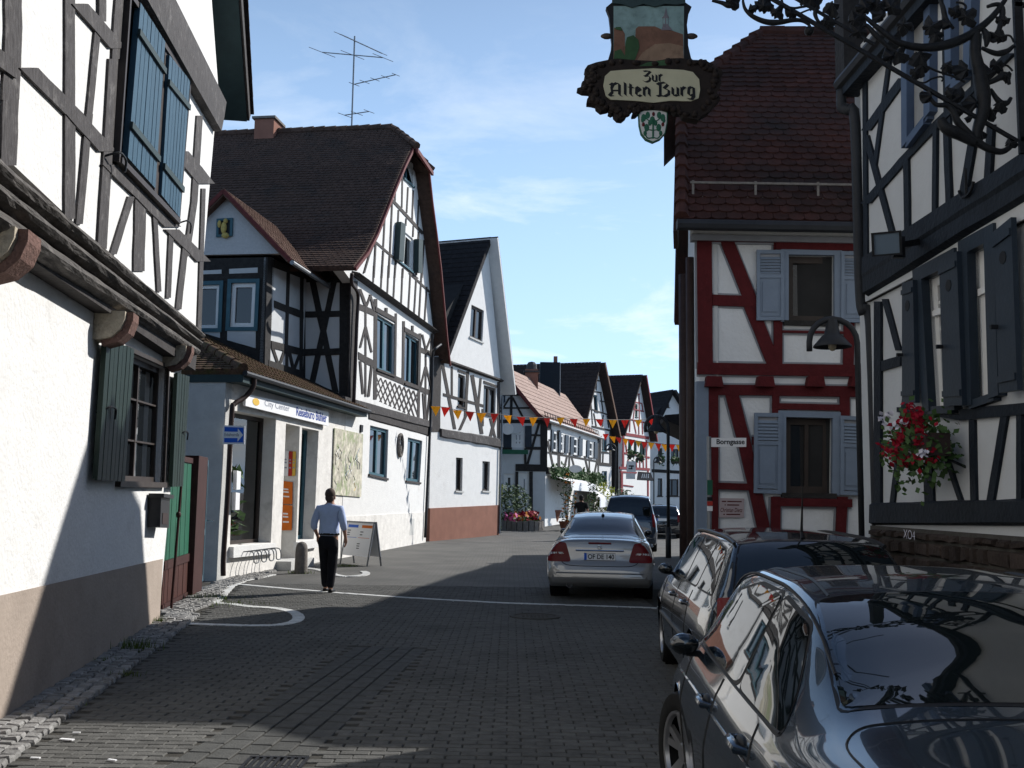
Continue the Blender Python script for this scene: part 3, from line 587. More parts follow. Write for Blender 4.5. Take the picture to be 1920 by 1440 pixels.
mb = MB(); mb.prism(FG, sub(qg, 0, 1, ts - .028, ts + .028), -.03, .035); mb.prism(FG, sub(qg, 0, 1, .962, 1.0), -.03, .036); mb.prism(FG, sub(qg, 0, 1, -.01, .018), -.03, .034); mb.build('rail', MT['wood_post'], GT)
MB().prism(FG, sub(qg, .004, .996, .02, .96), -.03, -.021).build('backing', MT['gate_brown'], GT)
u0 = FG.uv(349, 1110)[0]; u1 = FG.uv(367, 1105)[0]; MB().prism(FG, [(u0, 0), (u1, 0), (u1, 2.3), (u0, 2.3)], -.12, .1).build('post', MT['wood_post'], GT)
rr = MB(); a = FG.W(FG.uv(307, 1100)[0], .02, .12); rr.tube([a, a + Vector((0.02, .15, 2.3))], .02, 8); rr.ball(a + Vector((.01, .08, 1.35)), .04, .04, .05); rr.build('bolt_rod', MT['wood_post'], GT)
P0 = gp(368, 1111); P1 = gp(386, 1092); P1 = P0 + (P1 - P0).normalized() * .95; FB = Fac(P0.xy, (P1 - P0).xy); G2 = thing('side_gate', P0, 'narrow blue framed gate leaf standing ajar against the shop side wall', 'gate')
q2 = [(0, .12), (.95, .12), (.95, 2.28), (0, 2.28)]; mb = MB()
for a in ((0, .1, 0, 1), (.9, 1, 0, 1), (.1, .9, .95, 1), (.1, .9, .38, .43), (.1, .9, 0, .05)): mb.prism(FB, sub(q2, *a), -.03, .03)
mb.build('frame', MT['gate_blue'], G2)
for s in range(5):
    MB().prism(FB, sub(q2, .1 + s * .16 + .006, .1 + (s + 1) * .16 - .006, .43, .95), -.015, .012).build('brown_board', MT['pipe_brown'], G2)
    MB().prism(FB, sub(q2, .1 + s * .16 + .006, .1 + (s + 1) * .16 - .006, .05, .38), -.015, .012).build('blue_board', MT['gate_blue'], G2)
h = MB(); p = FB.W(.86, 1.2, .05); h.tube([p, p + Vector((.05, -.06, 0)), p + Vector((.14, -.06, 0))], .012, 6); h.build('handle', MT['chrome'], G2)
h = MB(); p = FB.W(.5, .1, .0); h.bar(p, p + Vector((.12, -.14, -.1)), .03); h.build('foot', MT['zinc'], G2)
# ------------------------------------------------------------------ travel agency annex and the tall gabled house behind it
Z5, ZA, ZG, ZB = Zm(340, 680, .34722), Zm(640, 500, 200 / 960), Zm(640, 240, 220 / 1131), Zm(360, 460, .22222)
TS = Vector((0.1395, 0.99)).normalized(); TP = Vector((TS.y, -TS.x))          # along the street, and across it to the right
A0 = gp(418, 1088); F2 = Fac(A0.xy, TS); a1 = gp(406, 1090); SA = Fac(a1.xy, TP)
AX = thing('travel_agency', A0, 'single-storey travel agency with a white sign board, shop windows and a mossy tiled roof', 'shop')
us = F2.uv(640, 1000)[0]; ue = F2.uv(798, 960)[0]; uc2 = F2.uv(658, 640)[0]
holes = []; zq = lambda *p, d=0.0: quv(F2, Z5, *p, d=d)
def floor_q(q): return [(q[0][0], .02), (q[1][0], .02), q[2], q[3]]
ve = F2.uv(560, 728, d=.3)[1]                                    # eaves height
q1 = zq((262, 990), (484, 972), (512, 302), (282, 258)); win(F2, q1, AX, holes, MT['frame_brown'], MT['glass_shop'], nx=1, fw=.08, recess=.32, name='shop_window')
MB().prism(F2, sub(q1, -.02, 1.02, -.085, -.005), -.05, .1).build('window_ledge', MT['plaster'], AX)
q2 = floor_q(zq((535, 1050), (618, 1040), (640, 345), (565, 328))); holes.append(q2)
q3 = zq((628, 965), (715, 952), (742, 368), (652, 350)); win(F2, q3, AX, holes, MT['shut_teal'], MT['glass_shop'], nx=1, fw=.1, recess=.32, name='shop_window')
MB().prism(F2, sub(q3, -.12, 1.1, -.075, -.005), -.05, .09).build('window_ledge', MT['plaster'], AX)
MB().wall(F2, [(0, 0), (us, 0), (us, ve - .03), (0, ve - .03)], holes, 0, .34).build('front_wall', MT['plaster_old'], AX)
dm = MB()
for a in ((0, .12, 0, 1), (.88, 1, 0, 1), (.12, .88, .96, 1), (.12, .88, 0, .12)): dm.prism(F2, sub(q2, *a), -.95, -.9)
dr_ = dm.build('shop_door', MT['shut_teal'], AX); MB().prism(F2, sub(q2, .1, .9, .1, .97), -.94, -.93).build('pane', MT['glass'], dr_); MB().prism(F2, [(q2[1][0], .02), (q2[1][0] + .1, .02), (q2[2][0] + .1, q2[2][1]), (q2[2][0], q2[2][1])], -.95, -.335).build('door_jamb', MT['plaster_old'], AX); MB().prism(F2, [(q2[0][0] - .1, .02), (q2[0][0], .02), (q2[3][0], q2[3][1]), (q2[3][0] - .1, q2[3][1])], -.95, -.345).build('door_jamb', MT['plaster_old'], AX)
MB().prism(F2, [(q2[0][0] - .25, 0), (q2[1][0] + .3, 0), (q2[1][0] + .3, .2), (q2[0][0] - .25, .2)], -.3, .35).build('doorstep', MT['plaster_grey'], AX)
ul = SA.uv(330, 900)[0] - 2.5
MB().wall(SA, [(ul, 0), (0, 0), (0, ve - .05), (ul, ve - .05)], [], 0, .3).build('side_wall', MT['plaster_grey'], AX)
cm = MB(); p, q = SA.W(0, 0), F2.W(0, 0); cm.add([p, q, q + Vector((0, 0, ve - .05)), p + Vector((0, 0, ve - .05))], [(0, 1, 2, 3)]); cm.build('corner_wall', MT['plaster_grey'], AX)
# the room behind the shop windows, with a big leafy plant
rm = MB(); fo = [F2.W(.3, 0, -.4), F2.W(us, 0, -.4), F2.W(us, 0, -3.4), F2.W(.3, 0, -3.4)]; hi = Vector((0, 0, ve - .3))
rm.add(fo + [p + hi for p in fo], [(0, 1, 2, 3), (4, 7, 6, 5), (2, 3, 7, 6), (0, 4, 7, 3), (1, 2, 6, 5)]); rm.build('interior', MT['plaster_grey'], AX)
def leafplant(name, base, h, spread, n, ls, m, label, cat, seed=1, pot=None, group=None, stem=True, flowers=(), round_=False):
    rnd = random.Random(seed); t = thing(name, base, label, cat, group); base = Vector(base); mb = MB(); z0 = 0.0
    if pot:
        pr, ph = pot; pm = MB().lathe([(pr * .72, 0), (pr, ph * .85), (pr * 1.08, ph * .86), (pr * 1.08, ph), (pr * .9, ph), (pr * .85, ph * .85), (0, ph * .85)], 16); pm.v = [v + base for v in pm.v]; pm.build('pot', MT['terracotta'], t, True, 40); z0 = ph * .85
    def pt():
        if round_:
            while True:
                p = Vector((rnd.uniform(-1, 1), rnd.uniform(-1, 1), rnd.uniform(-1, 1)))
                if .35 < p.length < 1: return base + Vector((p.x * spread, p.y * spread, z0 + h * (.5 + p.z * .5)))
        a, r, k = rnd.uniform(0, 6.28), math.sqrt(rnd.random()), rnd.random(); w = spread * (.35 + .65 * math.sin(math.pi * min(1, k * .8 + .2))) * (1 + .3 * math.sin(k * 17 + a * 2))
        return base + Vector((math.cos(a) * r * w, math.sin(a) * r * w, z0 + h * k))
    def leaf(mb, p, s):
        a, e = rnd.uniform(0, 6.28), rnd.uniform(-.6, .9); d = Vector((math.cos(a) * math.cos(e), math.sin(a) * math.cos(e), math.sin(e))); x = d.cross(Vector((rnd.gauss(0, .5), rnd.gauss(0, .5), 1))).normalized()
        mb.add([p - d * s, p + x * s * .42 - d * s * .1, p + d * s, p - x * s * .42 - d * s * .1], [(0, 1, 2, 3)])
    for _ in range(n): leaf(mb, pt(), ls * rnd.uniform(.6, 1.3))
    mb.build('foliage', m, t)
    if stem:
        sm = MB()
        for _ in range(5):
            p = pt(); sm.tube(smooth_pts([base + Vector((rnd.gauss(0, .04), rnd.gauss(0, .04), z0 * .9)), base.lerp(p, .5) + Vector((rnd.gauss(0, .05), 0, z0 * .5)), p], 3), [.018, .017, .016, .014, .012, .009, .006], 5)
        sm.build('stem', MT['frame_brown'], t)
    for fm, k, fs in flowers:
        fl = MB()
        for _ in range(k):
            p = pt(); p = base + Vector(((p.x - base.x) * 1.08, (p.y - base.y) * 1.1, p.z - base.z))
            for _ in range(5): leaf(fl, p + Vector((rnd.gauss(0, fs * .4), rnd.gauss(0, fs * .4), rnd.gauss(0, fs * .3))), fs)
        fl.build('blossom', fm, t)
    return t
leafplant('house_plant', F2.W(1.15, .5, -.62), 1.9, .5, 150, .19, MT['leaf'], 'large leafy house plant behind the left shop window', 'plant', 3)
# sign board with the lettering of the shop
qs = zq((347, 233), (795, 342), (795, 266), (349, 168), d=.12)
MB().prism(F2, qs, .06, .12).build('sign_board', MT['white'], AX)
lettering(F2, 'City Center', sub(qs, .19, .47, .22, .84), .124, MT['grey_text'], AX); lettering(F2, 'Reisebüro Bühler', sub(qs, .555, .97, .2, .86), .124, MT['blue_text'], AX, bold=.02)
ic = MB(); ic.prism(F2, [bil(qs, .1 + .035 * math.cos(a * .524), .52 + .3 * math.sin(a * .524)) for a in range(12)], .121, .126); ic.build('emblem', MT['yellow'], AX)
FJ = Fac(F2.W(min(q2[1][0], q2[2][0]) - .012, 0).xy, TP)
for pts, m, dd in ((((540, 905), (597, 905), (601, 772), (541, 765)), 'orange', -.2), (((541, 762), (600, 765), (602, 645), (545, 638)), 'orange', -.2), (((578, 612), (598, 612), (602, 480), (582, 478)), 'poster_red', -.2), (((552, 612), (577, 612), (580, 476), (556, 474)), 'white', -.2), (((599, 612), (616, 610), (620, 480), (603, 478)), 'yellow', -.2)):
    qq = quv(FJ, Z5, *pts); dd = .012; MB().prism(FJ, qq, .0, dd).build('poster', MT[m], AX)
    for k in (.62, .5, .3): MB().prism(FJ, sub(qq, .15, .8 - k * .3, k, k + .06), dd, dd + .002).build('poster_line', MT['white'] if m == 'orange' else MT['grey_text'], AX)
for pts in (((272, 686), (293, 684), (297, 588), (275, 582)), ((266, 796), (288, 794), (291, 704), (269, 700))): MB().prism(F2, quv(F2, Z5, *pts), .02, .1).build('info_case', MT['white'], AX)
# annex roof
uA, uB = -.32, F2.uv(690, 774, d=.35)[0]; dE = .35
S2 = Fac(F2.W(uc2, 0).xy, TP); uE = S2.uv(572, 600)[0]; E = S2.W(uE, 0); FE = Fac(E.xy, TS); uC = FE.uv(504, 600)[0]; C = FE.W(uC, 0); SB = Fac(C.xy, TP)
cb = FE.uv(501, 687); dB = (C.xy - F2.o).dot(F2.n); pit = (cb[1] - ve) / (dE - dB); RD = 4.2
hip = lambda k: F2.W(uA + k, ve + pit * k, dE - k)
cA, cB = F2.W(uA, ve, dE), F2.W(uB, ve, dE); tA, tB = hip(RD), F2.W(uB, ve + pit * RD, dE - RD); side = -TP.to_3d() * 5.5
rf = slab(cA, cB, tB, tA, .1, MT['tile_moss'], AX); tiles(cA, cB, tB, tA, .2, .17, MT['tile_moss'], rf, 200, key=lambda p: (p - Vector((-4.2, 20, 4))).length)
rf2 = slab(cA + side, cA, tA, tA + side * .3, .1, MT['tile_moss'], AX); tiles(cA + side, cA, tA, tA + side * .25, .2, .17, MT['tile_moss'], rf2, 60, key=lambda p: (p - cA).length)
k = 0
while k < RD - .3:
    a, b = hip(k) + Vector((0, 0, .03)), hip(k + .36) + Vector((0, 0, .02)); MB().tube([a, b], [.115, .09], 8).build('hip_tile', MT['tile_moss'], AX, True, 50); k += .31
mb = MB(); mb.tube([cA - Vector((0, 0, .06)) + F2.n.to_3d() * .05, cB - Vector((0, 0, .06)) + F2.n.to_3d() * .05], .055, 8); mb.build('gutter', MT['pipe_dark'], AX)
mb = MB(); mb.prism(F2, [(uA + .05, ve - .22), (uB - .02, ve - .22), (uB - .02, ve - .08), (uA + .05, ve - .08)], .02, .33); mb.bar(cA + side + Vector((0, 0, -.16)) - Vector((0, 0, 0)) + TS.to_3d() * .2, cA + Vector((0, 0, -.16)) + TS.to_3d() * .2, .34, .15); mb.build('fascia', MT['teal_dark'], AX)
w = lambda x, y, d: F2.W(*F2.uv(*Z5(x, y), d=d), d)
dp = MB(); dp.tube(smooth_pts([w(390, 70, .36), w(390, 125, .36), w(345, 185, .24), w(285, 225, .12), w(272, 280, .1), w(250, 700, .1), w(228, 1035, .1), w(226, 1150, .1)], 5), .05, 10); dp.build('downpipe', MT['pipe_brown'], AX, True)
# one-way sign on the downpipe
sg = Fac(at(*Z5(284, 390), F2.W(0, 0).y - .4).xy, (1, 0)); q = quv(sg, Z5, (224, 440), (341, 440), (343, 342), (227, 338)); ow = thing('one_way_sign', sg.W(*bil(q, .5, 0)), 'blue and white one-way arrow sign fixed to the shop downpipe', 'sign')
MB().prism(sg, sub(q, 0, 1, 0, 1), -.02, 0).build('sign_plate', MT['white'], ow); MB().prism(sg, sub(q, .06, .94, .09, .91), 0, .003).build('blue_field', MT['blue_sign'], ow)
MB().prism(sg, [bil(q, *p) for p in ((.06, .33), (.68, .33), (.68, .14), (.93, .5), (.68, .86), (.68, .67), (.06, .67))], .003, .006).build('arrow', MT['white'], ow)
lettering(sg, 'Einbahnstraße', sub(q, .07, .74, .42, .6), .0065, MT['black'], ow)
MB().prism(sg, sub(q, .36, .44, .05, .95), -.09, -.02).build('bracket', MT['zinc'], ow)
# bicycle rack on the wall
br = thing('bicycle_rack', F2.W(*F2.uv(*Z5(380, 1060)), .05), 'small wall-mounted bicycle rack of bent steel hoops under the shop window', 'bicycle rack')
mb = MB(); u0, v0 = F2.uv(*Z5(300, 1050)); u1, _ = F2.uv(*Z5(465, 1030)); mb.tube([F2.W(u0, v0, .06), F2.W(u1, v0, .06)], .016, 6); mb.build('rail', MT['zinc'], br)
for k in range(4):
    u = u0 + (u1 - u0) * (.12 + .25 * k); hp = MB(); hp.tube(smooth_pts([F2.W(u - .12, v0 + .1, .06), F2.W(u - .12, v0 + .1, .3), F2.W(u - .12, v0 - .1, .34), F2.W(u + .12, v0 - .1, .34), F2.W(u + .12, v0 + .1, .3), F2.W(u + .12, v0 + .1, .06)], 4), .013, 6); hp.build('hoop', MT['zinc'], br)
# bollard and pavement board
b0 = gp(*Z5(645, 1138)); mb = MB().lathe([(.145, 0), (.14, .07), (.133, .42), (.13, .53), (.115, .60), (.085, .645), (.045, .67), (0, .68)], 18); mb.v = [v + b0 for v in mb.v]
top('stone_bollard', mb, MT['stone'], b0, 'round-topped grey stone bollard standing by the shop doorstep', 'bollard', None, True, 60)
pb0, pb1 = gp(650, 1056), gp(702, 1062); fb_ = Fac(pb0.xy, (pb1 - pb0).xy); ab = thing('pavement_board', (pb0 + pb1) / 2, 'pale folding advertising board with orange and blue headings on the pavement', 'sign board')
for sgn, lab in ((1, 'front_panel'), (-1, 'rear_panel')):
    W_ = (pb1 - pb0).length; mb = MB(); L = lambda u, v, d=0: fb_.W(u, v * .68, d + sgn * (.02 + .18 * (1 - v / 1.55)))
    mb.hexa([L(0, .32), L(W_, .32), L(W_, .32, -.02), L(0, .32, -.02), L(0, 1.5), L(W_, 1.5), L(W_, 1.5, -.02), L(0, 1.5, -.02)]); mb.build(lab, MT['white'], ab)
    for u in (.02, W_ - .02): MB().bar(L(u, 0), L(u, 1.55), .03).build('leg', MT['zinc'], ab)
    MB().bar(L(0, 1.52), L(W_, 1.52), .035).build('frame_rail', MT['zinc'], ab)
    if sgn > 0:
        for (s, t, e, hh, m) in ((.08, 1.32, .45, .1, 'blue_sign'), (.58, 1.32, .95, .1, 'orange'), (.08, 1.2, .2, .03, 'black'), (.08, 1.12, .18, .03, 'black'), (.08, 1.04, .18, .03, 'black'), (.55, 1.16, .66, .03, 'black'), (.55, 1.06, .64, .03, 'black'), (.1, .96, .45, .015, 'blue_sign'), (.5, .96, .9, .015, 'orange'), (.5, .74, .6, .03, 'black'), (.5, .66, .6, .03, 'black'), (.5, .58, .6, .03, 'black')):
            mb = MB(); a = lambda u, v: L(u * W_, v, .004); mb.add([a(s, t), a(e, t), a(e, t + hh), a(s, t + hh)], [(0, 1, 2, 3)]); mb.build('print', MT[m], ab)
# ---------------- tall gabled house
HG = thing('gabled_house', F2.W(uc2, 0), 'tall white half-timbered house with a steep brown roof and red-edged gable beside the travel agency', 'house')
holes = []
for pts in (((1010, 602), (1108, 625), (1117, 362), (1018, 338)), ((1210, 637), (1286, 647), (1300, 422), (1222, 403))): win(F2, zq(*pts), HG, holes, MT['shut_teal'], MT['glass'], nx=2, ny=1, fw=.1, recess=.09, sill=MT['frame_brown'], post=.16)
vb1 = F2.uv(690, 775)[1]; vb2 = F2.uv(800, 818)[1]
MB().wall(F2, [(us, 0), (ue, 0), (F2.uv(803, 815)[0], vb2), (us + .3, vb1 + .12), (us, vb1 + .12)], holes, 0.01, .3).build('ground_wall', MT['plaster'], HG)
a, b = F2.uv(642, 962), F2.uv(800, 960); MB().prism(F2, [(us, 0), (ue, 0), (ue, b[1]), (us, a[1] - .1)], -.05, .03).build('plinth', MT['plaster_old'], HG)
vnt = zq((1228, 932), (1250, 930), (1254, 842), (1232, 842)); MB().prism(F2, vnt, .0, .034).build('vent', MT['plaster_grey'], HG)
holes = []; qa = lambda *p: quv(F2, ZA, *p)
for pts in (((315, 918), (470, 978), (477, 520), (322, 425)), ((565, 1048), (688, 1092), (698, 670), (575, 590))):
    wo = win(F2, qa(*pts), HG, holes, MT['shut_teal'], MT['glass_dk'], nx=2, fw=.09, recess=.1, sill=MT['t_dark'], post=.2)
qg_ = lambda *p: quv(F2, ZG, *p)
wt = win(F2, qg_((600, 480), (690, 560), (692, 345), (612, 290)), HG, holes, MT['shut_teal'], MT['glass_dk'], nx=2, fw=.08, recess=.1, sill=MT['shut_teal'], post=.12)
wm = win(F2, qg_((535, 1265), (682, 1385), (690, 1068), (568, 962)), HG, holes, MT['frame_white'], MT['glass_dk'], nx=2, fw=.1, recess=.08, sill=MT['shut_teal'], post=.14)
lp = [F2.uv(*ZG(*p), d=.45) for p in ((150, 1300), (240, 1180), (330, 1010), (420, 790), (520, 540), (600, 350), (680, 185))]
rp_ = [F2.uv(*ZG(*p)) for p in ((720, 480), (745, 700), (790, 1020), (830, 1330))] + [F2.uv(*ZA(835, 570))]
A_ = lp[-1]; uBr = rp_[0][0] + (rp_[0][0] - rp_[1][0]) / (rp_[0][1] - rp_[1][1]) * (A_[1] - rp_[0][1]); Bp = (uBr, A_[1])
gab = [(u + .02, v - .06) for u, v in lp] + [(Bp[0], Bp[1] - .06)] + [(u, v) for u, v in rp_]
vlow = [(F2.uv(805, 800)[0], F2.uv(805, 806)[1]), (uc2, F2.uv(658, 752)[1])]
MB().wall(F2, [(lp[0][0] + .05, lp[0][1] - .1)] + gab[1:] + [vlow[0], vlow[1], (uc2, lp[0][1] - .3)], holes, 0, .3).build('gable_wall', MT['plaster'], HG)
GT1 = [(520, 560, 515, 710, 12), (587, 430, 580, 770, 13), (640, 570, 627, 820, 13), (690, 600, 680, 890, 13), (742, 690, 733, 940, 12), (418, 820, 400, 1150, 14), (486, 720, 465, 1215, 14), (548, 790, 543, 905, 12), (622, 870, 616, 945, 12), (692, 940, 686, 1050, 12), (742, 1000, 720, 1420, 13), (792, 1080, 772, 1445, 13),
       (326, 1110, 308, 1445, 14), (400, 1180, 383, 1445, 14), (463, 1215, 450, 1445, 14), (522, 1280, 508, 1445, 13), (590, 1350, 584, 1445, 13), (308, 1115, 262, 1230, 15), (262, 1230, 212, 1400, 15)]
tb(F2, ZG, GT1, MT['t_dark'], HG); tb(F2, ZG, [(310, 1085, 500, 1250, 30), (500, 1250, 730, 1450, 26), (470, 675, 790, 1025, 36)], MT['t_dark'], HG, base=.02)
tb(F2, ZA, [(290, -10, 284, 145, 13), (365, -10, 353, 200, 13), (422, -10, 411, 245, 13), (482, -10, 465, 295, 13), (548, 20, 535, 345, 13), (618, 60, 600, 395, 13), (672, 90, 650, 440, 13), (722, 0, 695, 475, 13), (766, 180, 745, 505, 12), (612, 60, 800, 235, 24), (795, 240, 835, 540, 22)], MT['t_dark'], HG)
tb(F2, ZA, [(115, 130, 92, 1190, 60), (150, 358, 300, 420, 56), (705, 745, 815, 790, 46), (150, 800, 300, 885, 66), (300, 930, 560, 1040, 52), (550, 1040, 810, 1140, 46), (305, 290, 300, 1195, 30), (488, 420, 480, 985, 18), (558, 490, 550, 1050, 22), (705, 600, 690, 1370, 22), (215, 350, 214, 1170, 15),
  (214, 540, 165, 730, 17), (216, 540, 268, 770, 17), (165, 850, 190, 1145, 20), (270, 880, 240, 1170, 20), (160, 200, 215, 350, 26), (260, 250, 220, 360, 18), (255, 250, 292, 400, 18), (756, 760, 754, 1390, 13), (752, 900, 708, 1090, 14), (758, 900, 802, 1080, 14), (725, 610, 756, 750, 15), (800, 640, 758, 750, 15), (730, 1140, 745, 1380, 13), (790, 1140, 765, 1390, 13), (300, 380, 480, 480, 44), (560, 560, 705, 640, 40), (398, 370, 398, 420, 20), (635, 530, 635, 590, 16), (812, 600, 800, 1400, 20)], MT['t_dark'], HG, base=.012)
lat = []
for k in range(-2, 10):
    for dr2 in (1, -1):
        s0, s1 = k / 9, (k + 2.2 * dr2) / 9; f0, f1 = 0.0, 1.0
        if s1 < 0: f1 = (0 - s0) / (s1 - s0); s1 = 0
        if s1 > 1: f1 = (1 - s0) / (s1 - s0); s1 = 1
        if s0 < 0: f0 = (0 - s0) / (s1 - s0) if s1 != s0 else 0; s0 = 0
        if f1 - f0 < .1 or s0 > 1: continue
        X = lambda s: 312 + 376 * s; T = lambda s: 985 + 145 * s; B = lambda s: 1200 + 170 * s
        lat.append((X(s0), T(s0) + (B(s0) - T(s0)) * f0, X(s1), T(s1) + (B(s1) - T(s1)) * f1, 12))
tb(F2, ZA, lat, MT['t_dark'], HG, base=.004, name='lattice_timber')
band(F2, (642, 742), (808, 790), (642, 763), (806, 803), [(0, .02), (.1, .09), (.9, .09), (1, .04)], MT['t_grey'], HG, 'sill_beam', K=10, jit=.008)
band(F2, (690, 766), (806, 803), (690, 786), (804, 818), [(0, .02), (.1, .05), (.9, .05), (1, .02)], MT['t_dark'], HG, 'sill_beam', K=10, jit=.008)
band(F2, ZA(95, 38), ZA(832, 572), ZA(95, 82), ZA(832, 606), [(0, .02), (.35, .22), (.5, .24), (.62, .2), (.7, .08), (1, .06)], MT['t_grey'], HG, 'pent_beam', K=8, jit=.004)
for q in (qg_((498, 1268), (545, 1290), (565, 930), (520, 905)), qg_((690, 1395), (728, 1400), (735, 1080), (695, 1070))): MB().prism(F2, q, .03, .2).build('shutter', MT['teal_dark'], HG)
# side wall to the left of the corner, facing the camera
z2b = lp[0][1]
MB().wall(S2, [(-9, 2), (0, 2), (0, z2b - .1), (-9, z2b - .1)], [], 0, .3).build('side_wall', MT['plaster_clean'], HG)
tb(S2, ZB, [(1295, 190, 1290, 1320, 95), (935, 170, 935, 1130, 44), (1020, 310, 1108, 720, 52), (1108, 720, 1212, 1240, 52), (1198, 310, 1110, 720, 50), (1110, 720, 1015, 1160, 50), (900, 188, 1340, 192, 46), (945, 285, 1340, 288, 56), (940, 585, 1260, 577, 50), (940, 905, 1260, 895, 56), (1132, 200, 1132, 270, 60), (945, 1150, 1300, 1310, 70)], MT['t_black'], HG)
MB().prism(F2, [(uc2 + .05, 2.2), (rp_[-1][0] - .3, 2.2), (rp_[-1][0] - .3, z2b - .5), (uc2 + .05, z2b - .5)], -9, -.35).build('interior', MT['room'], HG)
# the roof: flared, with a half hip over the gable
DB = -15.0; um = (A_[0] + Bp[0]) / 2; slp = (lp[-1][1] - lp[-3][1]) / (lp[-1][0] - lp[-3][0]); vr = A_[1] + (um - A_[0]) * slp * 1.0; dH = -.55
segs = [(lp[0][0] - .28, lp[0][1] - .16)] + lp[1:]
RO = None
for i in range(len(segs) - 1):
    a, b = segs[i], segs[i + 1]; P = [F2.W(*a, DB), F2.W(*a, .45), F2.W(*b, .45), F2.W(*b, DB)]
    r = slab(*P, .12, MT['tile_dark'], HG); tiles(*P, .18, .16, MT['tile_dark'], r, 36, key=lambda p: p.length)
P = [F2.W(*A_, DB), F2.W(*A_, .45), F2.W(um, vr, dH), F2.W(um, vr, DB)]; r = slab(*P, .12, MT['tile_dark'], HG); tiles(*P, .18, .16, MT['tile_dark'], r, 30, key=lambda p: p.length)
rs = [Bp] + rp_[1:4] + [(rp_[-1][0] + .1, rp_[-1][1] - .35), (rp_[-1][0] + .75, rp_[-1][1] - 1.2)]
for a, b in zip(rs, rs[1:]): slab(F2.W(*b, DB), F2.W(*b, .5), F2.W(*a, .5), F2.W(*a, DB), -.16, MT['tile_dark'], HG)
slab(F2.W(*Bp, DB), F2.W(*Bp, .5), F2.W(um, vr, dH), F2.W(um, vr, DB), .1, MT['tile_dark'], HG)
mb = MB(); A3, B3, R3 = F2.W(A_[0], A_[1], .62), F2.W(Bp[0] + .05, Bp[1] - .02, .62), F2.W(um, vr, dH); mb.add([A3, B3, R3, A3 - Vector((0, 0, .12)), B3 - Vector((0, 0, .12))], [(0, 1, 2), (0, 3, 4, 1)]); mb.build('half_hip', MT['tile_dark'], HG)
mb = MB(); mb.bar(A3 - Vector((0, 0, .1)), B3 - Vector((0, 0, .1)), .08, .14)
for ptsl, off_ in ((segs, -.02), ([(u + .06, v) for u, v in rs], .02)):
    for a, b in zip(ptsl, ptsl[1:]): mb.bar(F2.W(a[0], a[1] - .08, .5), F2.W(b[0], b[1] - .08, .5), .06, .1)
mb.build('bargeboard', MT['verge_red'], HG)
for a, b in zip([A3, B3], [R3, R3]):
    n = int((b - a).length / .34)
    for k in range(n): MB().tube([a.lerp(b, k / n) + Vector((0, 0, .04)), a.lerp(b, (k + 1.12) / n) + Vector((0, 0, .02))], [.13, .1], 7).build('hip_tile', MT['tile_dark'], HG, True, 50)
k = 0
while k < 14: MB().tube([F2.W(um, vr + .03 + .012 * math.sin(k * 3), dH - k), F2.W(um, vr + .02, dH - k - .44)], [.14, .12], 7).build('ridge_tile', MT['tile_dark'], HG, True, 50); k += .4
c = min((F2.W(um, vr, -.2 * k) for k in range(75)), key=lambda p: abs(proj(p)[0] - 505)); ch = MB(); R4 = Matrix.Translation(c) @ Matrix.Rotation(-math.atan2(TS.x, TS.y), 4, 'Z'); ch.box(-.35, -.42, -1, .35, .42, .35, R4); cho = ch.build('chimney', MT['plinth_brown'], HG); cc = MB(); cc.box(-.42, -.5, .35, .42, .5, .43, R4); cc.build('cap', MT['stone'], cho)
# bay in front of the side wall, with its own little gable
SBv = lambda x, y: SB.uv(*ZB(x, y))
holes = []; qb = lambda *p: quv(SB, ZB, *p)
w1 = win(SB, qb((318, 690), (525, 690), (542, 316), (335, 318)), HG, holes, MT['frame_white'], MT['glass'], nx=1, fw=.11, recess=.06, casing=MT['shut_teal'], cw=.1)
w0 = win(SB, qb((20, 700), (220, 700), (235, 332), (40, 338)), HG, holes, MT['frame_white'], MT['glass'], nx=1, fw=.09, recess=.06, casing=MT['shut_teal'], cw=.1)
vt = SBv(640, 100)[1]; vbt = cb[1] - .3; uLb = SBv(-260, 500)[0]
MB().wall(SB, [(uLb, vbt), (0, vbt), (0, vt), (uLb, vt)], holes, 0, .2).build('bay_wall', MT['t_black'], HG)
for pts in (((90, 245), (250, 240), (250, 206), (90, 214)), ((315, 240), (555, 232), (555, 188), (315, 200)), ((298, 800), (538, 868), (538, 712), (300, 714)), ((100, 740), (236, 782), (238, 722), (100, 716))): MB().prism(SB, qb(*pts), -.05, .012).build('plaster_panel', MT['plaster_clean'], HG)
MB().wall(FE, [(uC, vbt), (0, vbt), (0, vt), (uC, vt)], [], 0, .2).build('bay_side_wall', MT['plaster_clean'], HG)
tb(FE, ZB, [(655, 100, 632, 1010, 46), (812, 150, 792, 860, 26), (925, 230, 918, 1090, 26), (690, 60, 940, 200, 36), (680, 150, 940, 250, 66), (690, 495, 935, 590, 60), (665, 835, 935, 905, 60), (640, 1000, 935, 1095, 66), (675, 860, 722, 1000, 22), (782, 870, 735, 1010, 22), (797, 880, 797, 1030, 20), (815, 890, 852, 1050, 22), (905, 920, 852, 1060, 22)], MT['t_black'], HG)
gz_a, gz_r = SB.uv(428, 368), SB.uv(528, 476); gw = gz_r[0] - gz_a[0]; gl = (gz_a[0] - gw, gz_r[1])
MB().prism(SB, [gl, gz_r, gz_a], -.1, .05).build('bay_gable', MT['slate_white'], HG)
hq = quv(SB, PX, (408, 446), (438, 444), (439, 410), (409, 412)); MB().prism(SB, hq, .05, .1).build('niche_frame', MT['shut_teal'], HG); MB().prism(SB, sub(hq, .15, .85, .12, .88), .1, .104).build('niche', MT['black'], HG)
